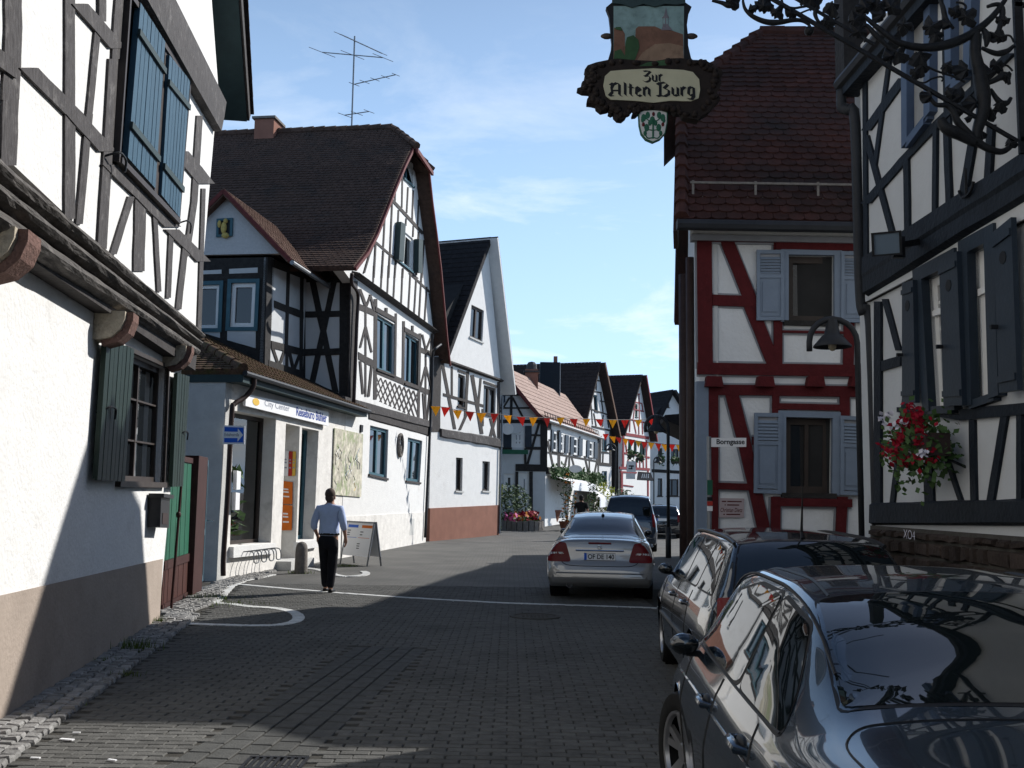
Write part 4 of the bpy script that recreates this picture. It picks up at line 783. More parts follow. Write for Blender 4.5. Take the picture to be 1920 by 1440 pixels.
mb = MB(); c = SB.W(*bil(hq, .5, .45), .13); mb.ball(c, .08, .05, .16); mb.ball(c + Vector((.04, 0, .18)), .06, .05, .07); mb.ball(c + Vector((-.12, 0, .1)), .05, .03, .1); mb.ball(c + Vector((.05, 0, -.2)), .1, .05, .08); mb.build('golden_figure', MT['gold'], HG, True)
DR_ = -3.2; rr_ = (gz_r[0] + .35, gz_r[1] - .2); ll_ = (gl[0] - .35, gl[1] - .2)
P = [SB.W(*rr_, .3), SB.W(*rr_, DR_), SB.W(gz_a[0], gz_a[1] + .1, DR_), SB.W(gz_a[0], gz_a[1] + .1, .3)]; r = slab(*P, .12, MT['tile_orange'], HG); tiles(*P, .18, .16, MT['tile_orange'], r, 60, key=lambda p: p.length)
P = [SB.W(*ll_, DR_), SB.W(*ll_, .3), SB.W(gz_a[0], gz_a[1] + .1, .3), SB.W(gz_a[0], gz_a[1] + .1, DR_)]; slab(*P, .12, MT['tile_orange'], HG)
mb = MB(); mb.bar(SB.W(rr_[0], rr_[1] - .05, .3), SB.W(gz_a[0], gz_a[1] + .05, .3), .05, .1); mb.bar(SB.W(ll_[0], ll_[1] - .05, .3), SB.W(gz_a[0], gz_a[1] + .05, .3), .05, .1); mb.build('bay_bargeboard', MT['verge_red'], HG)
MB().tube([SB.W(rr_[0] + .05, rr_[1] - .1, .3), SB.W(rr_[0] + .05, rr_[1] - .1, DR_ + .4)], .06, 8).build('bay_gutter', MT['zinc'], HG)
mb = MB(); w = lambda x, y, d=.12: F2.W(*F2.uv(*ZA(x, y), d=d), d); mb.tube(smooth_pts([w(95, 60, .3), w(95, 150, .25), w(150, 250, .14), w(140, 500), w(125, 900), w(112, 1230)], 5), .05, 8); mb.build('downpipe', MT['pipe_brown'], HG, True)
mb = MB(); mb.tube(smooth_pts([w(895, 700, .4), w(840, 745, .3), w(822, 800, .1), w(815, 1100, .1), F2.W(*F2.uv(806, 810, d=.1), .1), F2.W(*F2.uv(797, 1008, d=.1), .1)], 5), .05, 8); mb.build('downpipe', MT['pipe_dark'], HG, True)
# mural, wreath and number plate on the wall
mq = zq((808, 712), (963, 726), (974, 386), (820, 352)); mu = mat('mural_paint', (0.5, 0.47, 0.38), 0.85, 0.5, 5, c2=(0.3, 0.34, 0.2), c2amt=(.5, .6), c2scale=3.2)
mr = thing('wall_mural', F2.W(*mq[0], .03), 'faded abstract painted panel hung on the white wall right of the shop', 'mural'); MB().prism(F2, mq, .012, .045).build('panel', mu, mr)
for k in range(26):
    s, t = random.uniform(.06, .9), random.uniform(.06, .9); pts = [(s, t), (s + random.gauss(0, .06), t + random.uniform(.03, .1)), (s + random.gauss(0, .08), t + random.uniform(.1, .2))]; mb = MB()
    pts = [(min(.97, max(.03, x)), min(.98, max(.02, y))) for x, y in pts]; mb.tube([F2.W(*bil(mq, *p), .046) for p in pts], .012, 4); mb.build('brush_stroke', MT[random.choice(['gate_blue', 'stone', 'yellow', 'plaster', 'leaf_pale', 'stone_cream', 'shut_grey', 'plaster', 'plaster_old'])], mr)
MB().prism(F2, zq((960, 375), (972, 375), (974, 338), (962, 335)), .01, .05).build('number_plate', MT['black'], HG)
u, v = F2.uv(*Z5(1175, 445)); mb = MB(); mb.tube([F2.W(u + .28 * math.cos(a * .3307), v + .36 * math.sin(a * .3307), .06) for a in range(20)], .05, 6); wr_ = top('wall_wreath', mb, MT['stone'], F2.W(u, v, .05), 'round iron emblem ring hung on the white wall between two ground-floor windows', 'wreath'); mb = MB(); mb.ball(F2.W(u, v - .12, .06), .04, .12, .16); mb.build('emblem', MT['stone'], wr_)
# television aerial on the ridge
ab_ = min((F2.W(um, vr, -.2 * k) for k in range(60)), key=lambda p: abs(proj(p)[0] - 664)); an = thing('tv_aerial', ab_, 'tall television aerial mast on the ridge of the steep brown roof', 'aerial'); hz_ = at(673, 68, ab_.y).z
MB().tube([ab_ - Vector((0, 0, .3)), Vector((ab_.x, ab_.y, hz_))], .03, 6).build('mast', MT['zinc'], an)
def yagi(pa, pb, n, L):
    a, b = at(*pa, ab_.y), at(*pb, ab_.y); mb = MB(); mb.tube([a, b], .018, 5); o = mb.build('boom', MT['zinc'], an)
    for k in range(n):
        p = a.lerp(b, k / max(1, n - 1)); d = Vector((.75, .5, -.1)).normalized() * L * (1 - .3 * k / max(1, n)); MB().tube([p - d, p + d], .011, 4).build('element', MT['zinc'], o)
yagi((640, 65), (716, 100), 9, .28); yagi((604, 98), (718, 108), 3, .5); yagi((664, 158), (742, 140), 5, .2); yagi((646, 216), (692, 209), 3, .25)
# a small cluster of snow hooks / birds on the tiles
# ------------------------------------------------------------------ white house with the bare upper gable (third on the left)
Z6, Z7, ZD, ZC = Zm(780, 420, 520 / 1440), Zm(900, 640, 400 / 1152), Zm(920, 660, 240 / 1440), Zm(1080, 680, 220 / 1440)
def plane_at(px, py, t, Y=None):
    p = gp(px, py) if Y is None else at(px, py, Y); return Fac(p.xy, t)
H3o = F2.W(ue + .35, 0, .0); T3 = Vector((.36, .933)).normalized()
d3 = ray(808, 1000); Y3 = H3o.y + .6; F3 = Fac((d3.x / d3.y * Y3, Y3), T3)
H3 = thing('white_gable_house', F3.W(0, 0), 'white house with a plain plastered gable over a half-timbered storey and a brown plinth', 'house')
q3z = lambda *p: quv(F3, Z6, *p)
holes = []
win(F3, q3z((205, 1385), (240, 1388), (243, 1215), (208, 1212)), H3, holes, MT['frame_brown'], MT['glass'], nx=1, fw=.08, recess=.12, sill=MT['plaster_grey'])
win(F3, q3z((343, 1385), (380, 1388), (384, 1234), (345, 1231)), H3, holes, MT['frame_brown'], MT['glass'], nx=1, fw=.08, recess=.12, sill=MT['plaster_grey'])
win(F3, q3z((215, 945), (252, 955), (256, 790), (219, 775)), H3, holes, MT['frame_brown'], MT['glass_dk'], nx=1, fw=.1, recess=.1, sill=MT['t_dark'])
win(F3, q3z((347, 985), (412, 1000), (416, 855), (352, 835)), H3, holes, MT['frame_brown'], MT['glass_dk'], nx=2, fw=.1, recess=.1, sill=MT['t_dark'], post=.14)
win(F3, q3z((278, 585), (345, 615), (353, 450), (288, 418)), H3, holes, MT['frame_brown'], MT['glass'], nx=2, fw=.1, recess=.1, sill=MT['plaster_grey'], post=.12)
u30, u31 = F3.uv(806, 900)[0], F3.uv(935, 900)[0]; eL = F3.uv(*Z6(165, 640)); apx3 = F3.uv(*Z6(372, 75)); eR = F3.uv(*Z6(442, 860)); apw = F3.uv(*Z6(360, 110))
MB().wall(F3, [(u30, 0), (u31, 0), (F3.uv(*Z6(438, 860))[0], eR[1] + .4), (apx3[0], apx3[1] - .2), (eL[0] + .05, eL[1] - .2), (F3.uv(*Z6(122, 690))[0], eL[1] - .35), (u30, F3.uv(815, 690)[1])], holes, 0, .3).build('wall', MT['plaster'], H3)
MB().prism(F3, [(u30 - .02, 0), (u31 + .02, 0), (u31 + .02, F3.uv(935, 947)[1]), (u30 - .02, F3.uv(808, 953)[1])], -.1, .05).build('plinth', MT['plinth_brown'], H3)
MB().prism(F3, [(u30 + .1, 0), (u31 - .1, 0), (u31 - .1, eR[1]), (apx3[0], apx3[1] - .8), (u30 + .1, eL[1])], -9, -.32).build('interior', MT['room'], H3)
band(F3, Z6(125, 690), Z6(440, 805), Z6(122, 712), Z6(440, 822), [(0, .02), (.3, .14), (.7, .14), (1, .05)], MT['t_dark'], H3, 'top_beam', K=6, jit=.01)
band(F3, Z6(122, 1060), Z6(440, 1115), Z6(122, 1105), Z6(440, 1165), [(0, .02), (.1, .1), (.9, .1), (1, .04)], MT['t_grey'], H3, 'sill_beam', K=10, jit=.02)
tb(F3, Z6, [(108, 690, 102, 1080, 44), (135, 720, 200, 1065, 16), (185, 740, 185, 900, 10), (140, 885, 350, 945, 14), (268, 765, 255, 1000, 14), (265, 980, 225, 1070, 14), (290, 785, 340, 1090, 18), (335, 800, 320, 960, 10), (345, 960, 345, 1050, 10), (428, 820, 428, 1110, 14), (412, 1000, 385, 1105, 16), (385, 1010, 410, 1110, 12), (216, 760, 258, 775, 12), (350, 820, 418, 845, 14)], MT['t_dark'], H3)
zs = apx3[1]
P = [F3.W(eL[0] - .25, eL[1] - .3, -9), F3.W(eL[0] - .25, eL[1] - .3, .15), F3.W(apx3[0], zs, .15), F3.W(apx3[0], zs, -9)]; r = slab(*P, .18, MT['tile_black'], H3); tiles(*P, .24, .3, MT['tile_black'], r, 0, rounded=False)
eR2 = F3.uv(*Z6(470, 868)); P = [F3.W(eR2[0] + .1, eR2[1] - .15, -9), F3.W(eR2[0] - .05, eR2[1] - .15, .5), F3.W(apx3[0], zs, .5), F3.W(apx3[0], zs, -9)]; slab(P[1], P[0], P[3], P[2], .11, MT['verge_white'], H3); sl3 = slab(P[1] + Vector((0, 0, .05)), P[0] + Vector((0, 0, .05)), P[3] + Vector((0, 0, .05)), P[2] + Vector((0, 0, .05)), .045, MT['tile_black'], H3)
mb = MB(); mb.tube([F3.W(F3.uv(935, 800)[0] + .05, 0.1, .1), F3.W(u31 + .05, eR[1] - .3, .1)], .05, 6); mb.build('downpipe', MT['zinc'], H3)
# ------------------------------------------------------------------ inn with the pale red roof
Y4 = 54.0; p4 = at(1022, 930, Y4); F4 = Fac(p4.xy, (1, .0), (0, -1)); T4 = Vector((.268, .963)).normalized(); F4s = Fac(p4.xy, T4); g4 = gz(Y4)
H4 = thing('corner_inn', (p4.x, p4.y, g4), 'half-timbered corner inn with a pale red tiled roof and dark blue shutters', 'house')
q4 = lambda *p: quv(F4, ZD, *p)
holes = []
win(F4, q4((238, 1075), (378, 1075), (380, 845), (240, 845)), H4, holes, MT['frame_white'], MT['glass_dk'], nx=2, ny=3, fw=.22, recess=.08, bars=.1, post=.14)
q47 = lambda *p: quv(F4, Z7, *p)
win(F4, q47((205, 920), (275, 920), (272, 712), (207, 712)), H4, holes, MT['frame_white'], MT['glass_dk'], nx=1, ny=2, fw=.3, recess=.1, bars=.1)
win(F4, q47((130, 850), (185, 850), (185, 715), (130, 715)), H4, holes, MT['frame_white'], MT['glass_dk'], nx=1, ny=2, fw=.2, recess=.1, bars=.1)
ul4 = F4.uv(880, 900)[0]; ev = F4.uv(*ZD(590, 770))[1]; apx4 = F4.uv(915, 690)
va = lambda x, y: F4.uv(*ZD(x, y))
MB().wall(F4, [(ul4, g4 - .3), (0, g4 - .3), (0, ev), va(420, 580), va(265, 370), (va(150, 240)[0], va(150, 240)[1]), (ul4, va(150, 240)[1])], holes, 0, .3).build('gable_wall', MT['plaster_clean'], H4)
tb(F4, ZD, [(600, 770, 598, 1330, 80), (235, 450, 228, 780, 30), (130, 480, 330, 480, 22), (100, 630, 440, 630, 18), (100, 780, 620, 782, 40), (215, 510, 110, 680, 24), (245, 510, 365, 740, 26), (545, 800, 415, 1260, 30), (460, 935, 570, 938, 22), (390, 1082, 580, 1084, 34), (390, 1085, 390, 1260, 26), (280, 1300, 620, 1305, 80), (455, 1345, 455, 1800, 40), (295, 1345, 295, 1800, 34), (100, 1085, 240, 1085, 26)], MT['t_black'], H4, base=.03)
for pts in (((145, 1075), (232, 1075), (234, 830), (148, 830)), ((385, 1070), (460, 1070), (462, 830), (387, 830))): MB().prism(F4, q4(*pts), .03, .09).build('shutter', MT['shut_navy'], H4)
MB().prism(F4, q4((112, 620), (165, 560), (165, 470), (140, 480)), .03, .09).build('shutter', MT['shut_navy'], H4)
# street side
uf = F4s.uv(1122, 900)[0]; holes = []; qs4 = lambda *p: quv(F4s, ZD, *p)
for pts in (((692, 1115), (745, 1125), (752, 895), (698, 880)), ((783, 1130), (815, 1135), (822, 930), (788, 920)), ((925, 1155), (975, 1165), (980, 965), (932, 955)), ((1100, 1185), (1145, 1190), (1150, 1010), (1106, 1000))): win(F4s, qs4(*pts), H4, holes, MT['frame_white'], MT['glass'], nx=1, ny=2, fw=.14, recess=.06, bars=.1, sill=MT['t_black'])
MB().wall(F4s, [(0, g4 - .3), (uf, g4 - .3), (uf, ev), (0, ev)], holes, 0, .3).build('street_wall', MT['plaster'], H4)
tb(F4s, ZD, [(655, 790, 655, 880, 50), (765, 880, 765, 1320, 32), (650, 990, 690, 995, 20), (640, 1000, 700, 1290, 24), (640, 1130, 1215, 1235, 20), (885, 1130, 880, 1290, 20), (860, 1160, 830, 1290, 22), (905, 1170, 940, 1300, 20), (1055, 1170, 1100, 1370, 22), (1108, 1220, 1108, 1370, 14), (1200, 1200, 1165, 1370, 20), (1000, 950, 995, 1160, 16), (1210, 950, 1208, 1400, 16)], MT['t_black'], H4)
for pts in (((668, 1110), (692, 1112), (700, 880), (675, 870)), ((752, 1125), (775, 1128), (782, 905), (757, 898)), ((825, 1135), (862, 1140), (868, 940), (830, 930)), ((885, 1145), (922, 1152), (928, 955), (890, 948)), ((980, 1165), (1020, 1170), (1024, 975), (985, 966)), ((1070, 1178), (1098, 1184), (1104, 1000), (1075, 992)), ((1155, 1195), (1190, 1200), (1194, 1020), (1158, 1012))): MB().prism(F4s, qs4(*pts), .02, .08).build('shutter', MT['shut_navy'], H4)
band(F4s, ZD(620, 1290), ZD(1210, 1375), ZD(620, 1370), ZD(1210, 1425), [(0, .02), (.15, .15), (.85, .15), (1, .05)], MT['t_black'], H4, 'sill_beam', K=6)
MB().prism(F4, [(ul4, g4), (-.1, g4), (-.1, ev), (apx4[0], apx4[1] - 1), (ul4, ev)], -18, -.32).build('interior', MT['room'], H4)
# its roof: flared slope down to the street with a snow guard, ridge running along the street
edge = [va(640, 768), va(540, 700), va(430, 570), va(275, 380), va(120, 165)]; E2 = [(u + .0, v) for u, v in edge]
def along(uv, k): p = F4.W(uv[0], uv[1], .35); return p + T4.to_3d() * k
Lr = uf + .7
for i in range(len(E2) - 1):
    P = [along(E2[i], 0), along(E2[i], Lr), along(E2[i + 1], Lr), along(E2[i + 1], 0)]; r = slab(*P, .14, MT['tile_pink'], H4); tiles(*P, .22, .3, MT['tile_pink'], r, 0, rounded=False)
top4 = along(E2[-1], 0); P = [along(E2[-1], 0), along(E2[-1], Lr), along(E2[-1], Lr) + Vector((-6, 1, -5.5)), along(E2[-1], 0) + Vector((-6, 1, -5.5))]; slab(P[3], P[2], P[1], P[0], .14, MT['tile_pink'], H4)
for a, b in zip(E2, E2[1:]): MB().bar(along(a, -.05) - Vector((0, 0, .1)), along(b, -.05) - Vector((0, 0, .1)), .08, .2).build('bargeboard', MT['verge_red'], H4)
g = MB(); a, b = along(E2[0], .3) + Vector((-.25, 0, .45)), along(E2[0], Lr - .2) + Vector((-.25, 0, .45)); g.bar(a, b, .04, .05); g.bar(a - Vector((0, 0, .22)), b - Vector((0, 0, .22)), .04, .05)
for k in range(26): p = a.lerp(b, k / 25); g.bar(p + Vector((0, 0, .02)), p - Vector((-.1, 0, .42)), .035)
g.build('snow_guard', MT['wood_post'], H4)
MB().tube([along(E2[0], 0) + Vector((.05, 0, -.05)), along(E2[0], Lr) + Vector((.05, 0, -.05))], .08, 6).build('gutter', MT['zinc'], H4)
c = along(E2[-1], 6.5); ch = MB(); ch.box(c.x - .38, c.y - .38, c.z - 1.2, c.x + .38, c.y + .38, c.z + .6); cho = ch.build('chimney', MT['plinth_brown'], H4); cc = MB(); cc.box(c.x - .48, c.y - .48, c.z + .4, c.x + .48, c.y + .48, c.z + .5); cc.lathe([(.33, c.z + .6), (.3, c.z + .9), (.2, c.z + 1.05), (0, c.z + 1.1)], 10, Matrix.Translation((c.x, c.y, 0))); cc.build('chimney_cap', MT['t_grey'], cho)
# awnings, inn signs
aw = MB(); a, b = F4s.uv(*Z7(365, 720)), F4s.uv(*Z7(510, 740)); aw.add([F4s.W(a[0], a[1], .05), F4s.W(b[0], b[1], .05), F4s.W(b[0], b[1] - .35, 1.3), F4s.W(a[0], a[1] - .35, 1.3), F4s.W(b[0], b[1] - .8, 1.3), F4s.W(a[0], a[1] - .8, 1.3)], [(0, 1, 2, 3), (3, 2, 4, 5)]); aw.build('awning', MT['white'], H4)
aw = MB(); a, b = F4s.uv(*Z7(515, 760)), F4s.uv(*Z7(636, 765)); aw.add([F4s.W(a[0], a[1], .05), F4s.W(b[0], b[1], .05), F4s.W(b[0], b[1] - .9, 1.5), F4s.W(a[0], a[1] - .9, 1.5), F4s.W(b[0], b[1] - 1.5, 1.5), F4s.W(a[0], a[1] - 1.5, 1.5)], [(0, 1, 2, 3), (3, 2, 4, 5)]); aw.build('awning', MT['white'], H4)
def disc_sign(px, rx, ry, Y, m, label, cat, sq=False):
    c = at(*px, Y); k = Y / FPX; mb = MB(); n = 4 if sq else 20; pts = [(c.x + rx * k * math.cos(2 * math.pi * (i + (.5 if sq else 0)) / n) * (1.414 if sq else 1), c.z + ry * k * math.sin(2 * math.pi * (i + (.5 if sq else 0)) / n) * (1.414 if sq else 1)) for i in range(n)]
    mb.add([(x, c.y, z) for x, z in pts] + [(x, c.y + .14, z) for x, z in pts], [tuple(range(n)), tuple(reversed(range(n, 2 * n)))] + [(i, i + n, (i + 1) % n + n, (i + 1) % n) for i in range(n)]); return top('hanging_sign', mb, m, c, label, cat)
s1 = disc_sign((962, 804), 19, 9, Y4 - .9, MT['plaster_clean'], 'pale oval sign hanging in front of the inn gable left of the white window', 'sign'); s2 = disc_sign((952, 804), 11, 11, Y4 - 1.1, MT['plaster'], 'round white disc sign overlapping the pale oval sign by the inn window', 'sign')
s3 = disc_sign((1079, 879), 12, 7, Y4 + 2.5, MT['plaster_clean'], 'grey oval inn sign hanging from a leafy bracket over the awning', 'sign')
gs = MB(); a, b = at(938, 843, Y4 - .6), at(990, 852, Y4 - .6); gs.box(a.x, Y4 - .75, b.z, b.x, Y4 - .6, a.z); top('green_sign', gs, MT['gate_green'], (a.x, Y4 - .6, b.z), 'long green shop sign above the ground floor of the inn gable', 'sign')
yb = MB(); a, b = at(936, 908, 49), at(942, 928, 49); yb.box(a.x, 49, b.z, b.x, 49.1, a.z); yb.box((a.x + b.x) / 2 - .04, 49.02, gz(49), (a.x + b.x) / 2 + .04, 49.08, b.z); top('stop_sign_post', yb, MT['leaf_yel'], (a.x, 49, gz(49)), 'yellow-green notice plate on a post beside the dark bush', 'sign')
# ------------------------------------------------------------------ three more gables further down the street
def far_house(name, label, Y, px0, px1, base_px, apex, lfoot, rfoot, rl, T, z, tim, tm, wall_m, tile_m, wins, wm, verge_m, roofback=9, ridge_l=None):
    p = at(px0, base_px, Y); F = Fac(p.xy, T); g = gz(Y); H = thing(name, (p.x, p.y, g), label, 'house'); u1 = F.uv(px1, base_px)[0]
    ap, lf, rf = F.uv(*apex), F.uv(*lfoot), F.uv(*rfoot); holes = []
    for pts, nx, sh in wins:
        q = quv(F, z, *pts); win(F, q, H, holes, wm, MT['glass_dk'], nx=nx, fw=.1, recess=.1, post=.1, sill=MT['t_dark'])
    MB().wall(F, [(0, g - .3), (u1, g - .3), (u1, rf[1]), ap, (lf[0], lf[1]), (0, lf[1] - .3)], holes, 0, .3).build('gable_wall', wall_m, H)
    if tim: tb(F, z, tim, tm, H, base=.03)
    MB().prism(F, [(.1, g), (u1 - .1, g), (u1 - .1, rf[1] - .2), (ap[0], ap[1] - .5), (.1, lf[1] - .2)], -roofback, -.32).build('interior', MT['room'], H)
    s = (ap[1] - lf[1]) / (ap[0] - lf[0]); P = [F.W(lf[0] - .4, lf[1] - .4 * s, -roofback), F.W(lf[0] - .4, lf[1] - .4 * s, .3), F.W(ap[0], ap[1] + .15, .3), F.W(ap[0], ap[1] + .15, -roofback)]
    r = slab(*P, .16, tile_m, H); tiles(*P, .26, .34, tile_m, r, 0, rounded=False)
    s = (ap[1] - rf[1]) / (rf[0] - ap[0]); P = [F.W(rf[0] + .5, rf[1] - .5 * s, .6), F.W(rf[0] + .5, rf[1] - .5 * s, -roofback), F.W(ap[0], ap[1] + .15, -roofback), F.W(ap[0], ap[1] + .15, .6)]; slab(*P, .16, tile_m, H)
    MB().bar(P[0] - Vector((0, 0, .05)), P[3] - Vector((0, 0, .05)), .1, .22).build('bargeboard', verge_m, H)
    return H, F, u1
T5 = Vector((.36, .933)).normalized()
H5, F5, u5 = far_house('dark_roofed_house', 'half-timbered house with a dark roof and tall slate chimney behind the inn', 70, 1098, 1146, 960, (1119, 684), (1092, 790), (1146, 806), 0, T5, ZC,
    [(215, 180, 130, 620, 10), (250, 200, 245, 340, 10), (200, 350, 310, 370, 16), (300, 380, 330, 610, 12), (215, 215, 290, 225, 14), (150, 560, 390, 640, 16), (175, 400, 200, 760, 10), (215, 620, 245, 780, 12), (330, 640, 320, 790, 12), (380, 650, 400, 800, 12), (290, 470, 350, 480, 14), (130, 570, 140, 700, 12), (290, 1100, 415, 1110, 16), (300, 900, 290, 1230, 22), (330, 1110, 325, 1230, 12), (275, 1240, 430, 1255, 36), (420, 820, 420, 1260, 22), (190, 780, 420, 835, 20)], MT['t_black'], MT['plaster'], MT['tile_brown'],
    [(((225, 595), (272, 605), (262, 400), (212, 390)), 1, 0), (((318, 1090), (380, 1095), (382, 930), (320, 925)), 2, 0), (((315, 1500), (380, 1500), (382, 1330), (318, 1330)), 1, 0)], MT['shut_teal'], MT['tile_orange'])
c = at(1046, 735, 66.5); ch = MB(); zt, zb = at(1046, 681, 66.5).z, at(1046, 740, 66.5).z - 1; ch.box(c.x - 1.2, 66, zb, c.x + .1, 67.2, zt); cho = ch.build('chimney', MT['t_blue'], H5); cc = MB(); cc.box(c.x + .1, 66.02, zb, c.x + .14, 67.18, zt - .02); cc.build('painted_lit_side', MT['plaster_grey'], cho); cc = MB(); cc.box(c.x - .3, 66.4, zt, c.x - .05, 66.7, zt + .45); cc.build('flue', MT['plinth_brown'], cho)  # sunlit chimney side put in as a paler grey sheet
H6, F6, u6 = far_house('red_timbered_house', 'red half-timbered gable house in the distance with flower boxes and a dark roof', 78, 1166, 1219, 965, (1198.5, 707), (1168, 806), (1217, 812), 0, T5, ZC,
    [(750, 290, 735, 370, 10), (730, 385, 780, 385, 14), (700, 480, 805, 500, 14), (665, 560, 830, 600, 14), (640, 690, 860, 740, 18), (735, 390, 700, 690, 10), (770, 390, 775, 700, 10), (805, 500, 820, 600, 10), (700, 700, 735, 870, 12), (660, 700, 655, 850, 12), (765, 720, 770, 880, 10), (810, 740, 815, 880, 10), (570, 870, 890, 925, 36), (580, 880, 575, 1300, 22), (735, 1180, 740, 1300, 12), (780, 1180, 780, 1300, 12), (820, 1180, 825, 1300, 12), (860, 950, 862, 1300, 14), (590, 1110, 900, 1165, 22), (600, 930, 620, 1110, 12), (530, 1290, 900, 1310, 30), (640, 1180, 610, 1300, 12), (560, 1340, 560, 1700, 22), (880, 1320, 880, 1700, 16), (550, 1500, 700, 1520, 14), (540, 1340, 740, 1350, 20)], MT['t_redfar'], MT['plaster'], MT['tile_brown'],
    [(((725, 665), (755, 670), (758, 510), (728, 505)), 1, 0), (((635, 1115), (680, 1122), (682, 940), (640, 935)), 2, 0), (((705, 1130), (745, 1138), (747, 960), (708, 955)), 1, 0), (((780, 1140), (850, 1150), (852, 975), (785, 968)), 2, 0)], MT['gate_green'], MT['t_redfar'])
H7, F7, u7 = far_house('grey_gable_house', 'plain grey gable house with flower boxes at the far bend of the street', 90, 1208, 1310, 950, (1259, 735), (1228, 800), (1302, 800), 0, Vector((.9, .43)), ZC, [(930, 1325, 1290, 1345, 40)], MT['t_black'], MT['plaster'], MT['tile_black'],
    [(((1005, 1180), (1060, 1180), (1060, 1050), (1008, 1050)), 2, 0), (((1165, 1180), (1260, 1180), (1260, 1060), (1168, 1060)), 2, 0), (((1120, 550), (1145, 550), (1145, 500), (1122, 500)), 1, 0), (((1000, 1640), (1060, 1640), (1060, 1420), (1005, 1420)), 1, 0), (((1110, 1640), (1260, 1640), (1260, 1430), (1112, 1430)), 2, 0)], MT['frame_brown'], MT['t_dark'])
# a side building behind with a red roof edge
rb = MB(); a = at(1262, 742, 112); b = at(1300, 900, 112); rb.box(a.x, 112, 0, b.x + 3, 122, at(1262, 765, 112).z); ob_ = top('red_roofed_house', rb, MT['plaster'], (a.x, 112, gz(112)), 'house with an orange-red roof showing just behind the far grey gable', 'house')
zz = at(1262, 765, 112).z; rr = MB(); rr.prism(Fac((a.x, 112), (1, 0), (0, -1)), [(-.3, zz - .2), (b.x - a.x + 3.3, zz - .2), (b.x - a.x + 3.3, zz + 1.2), (-.2, zz + 1.2)], -10, .3); rr.build('roof', MT['tile_orange'], ob_)
# planter, bushes, tubs and the pavement plants by the inn
def flowerbed():
    a, b = gp(946, 996), gp(1014, 996); t = thing('stone_planter', (a + b) / 2, 'low round stone planter of red and pink flowers by the inn corner', 'planter')
    c = (a + b) / 2 + Vector((0, 1.2, 0)); r = (b - a).length / 2
    for k in range(22):
        an = k * 2 * math.pi / 22; m = MB(); R4 = Matrix.Translation(c) @ Matrix.Rotation(an, 4, 'Z') @ Matrix.Translation((r, 0, 0)); m.box(-.12, -r * .135, -.1, .12, r * .135, .42 + random.uniform(0, .08), R4); m.build('stone', MT['stone'], t)
    for m_, n, hh in ((MT['leaf'], 200, .5), (MT['fl_pink'], 90, .62), (MT['fl_red'], 130, .72), (MT['fl_orange'], 60, .65)):
        f = MB()
        for _ in range(n):
            an, rr = random.uniform(0, 6.28), r * .95 * math.sqrt(random.random()); ox = {'red_petal': .35 * r, 'pink_petal': -.5 * r}.get(m_.name, 0); sc = .55 if ox else 1
            p = c + Vector((ox + rr * math.cos(an) * sc, rr * math.sin(an), hh + random.uniform(-.2, .2))); d = Vector((random.gauss(0, 1), random.gauss(0, 1), random.gauss(0, 1))).normalized() * .1; x = d.orthogonal().normalized() * .08; f.add([p - d, p + x, p + d, p - x], [(0, 1, 2, 3)])
        f.build('blossom' if m_ is not MT['leaf'] else 'foliage', m_, t)
    return t
flowerbed()
leafplant('bush', gp(953, 992), 2.3, 1.15, 1500, .11, MT['leaf_pale'], 'big grey-green bush at the corner of the plain white house', 'bush', 5, round_=True)
leafplant('potted_climber', gp(1026, 983), 2.9, .55, 1000, .10, MT['leaf_pale'], 'tall climbing plant in a terracotta tub beside the inn door', 'potted plant', 6, pot=(.75, .8), flowers=((MT['fl_white'], 14, .09),))
leafplant('potted_climber', at(1112, 955, 57) * 1.0 - Vector((0, 0, at(1112, 955, 57).z - gz(57))), 2.9, .38, 500, .10, MT['leaf'], 'dark slender climbing shrub at the end of the inn awning', 'potted plant', 7)
leafplant('yellow_bush', Vector((at(1133, 950, 64).x, 64, gz(64))), 2.4, .9, 800, .12, MT['leaf_yel'], 'bright yellow-green bush behind the blue van', 'bush', 8, round_=True)
leafplant('flower_tub', Vector((at(1064, 950, 50).x, 50, gz(50))), 2.5, .4, 260, .1, MT['leaf'], 'slim potted plant with orange blooms by the inn wall', 'potted plant', 9, pot=(.4, .45), flowers=((MT['fl_orange'], 30, .08),))
leafplant('hedge_shrub', Vector((at(1160, 950, 67).x, 67, gz(67))), 2.0, 1.5, 600, .13, MT['leaf_pale'], 'pale hedge shrub showing above the blue van roof', 'bush', 10, round_=True)
for (px, py, w, Yd, n, lab) in ((1183, 852, 12, 77.2, 60, 'left flower box under the windows of the red timbered house'), (1200, 857, 14, 77.6, 60, 'right flower box under the windows of the red timbered house'), (1238, 862, 16, 89, 80, 'left hanging flower box on the far grey house'), (1268, 864, 18, 89.3, 90, 'right hanging flower box on the far grey house')):
    c = at(px, py, Yd); mb = MB(); k = Yd / FPX
    for _ in range(n):
        p = c + Vector((random.uniform(-.5, .5) * w * k, random.uniform(-.15, .1), random.gauss(0, .18))); d = Vector((random.gauss(0, 1), random.gauss(0, 1), random.gauss(0, 1))).normalized() * .16; x = d.orthogonal().normalized() * .1; mb.add([p - d, p + x, p + d, p - x], [(0, 1, 2, 3)])
    t = thing('flower_box', c, lab, 'flower box', 'flower boxes on the far houses'); mb.build('foliage', MT['leaf'], t); bx = MB(); bx.box(c.x - w * k / 2, c.y - .15, c.z - .25, c.x + w * k / 2, c.y + .1, c.z - .05); bx.build('trough', MT['frame_brown'], t)
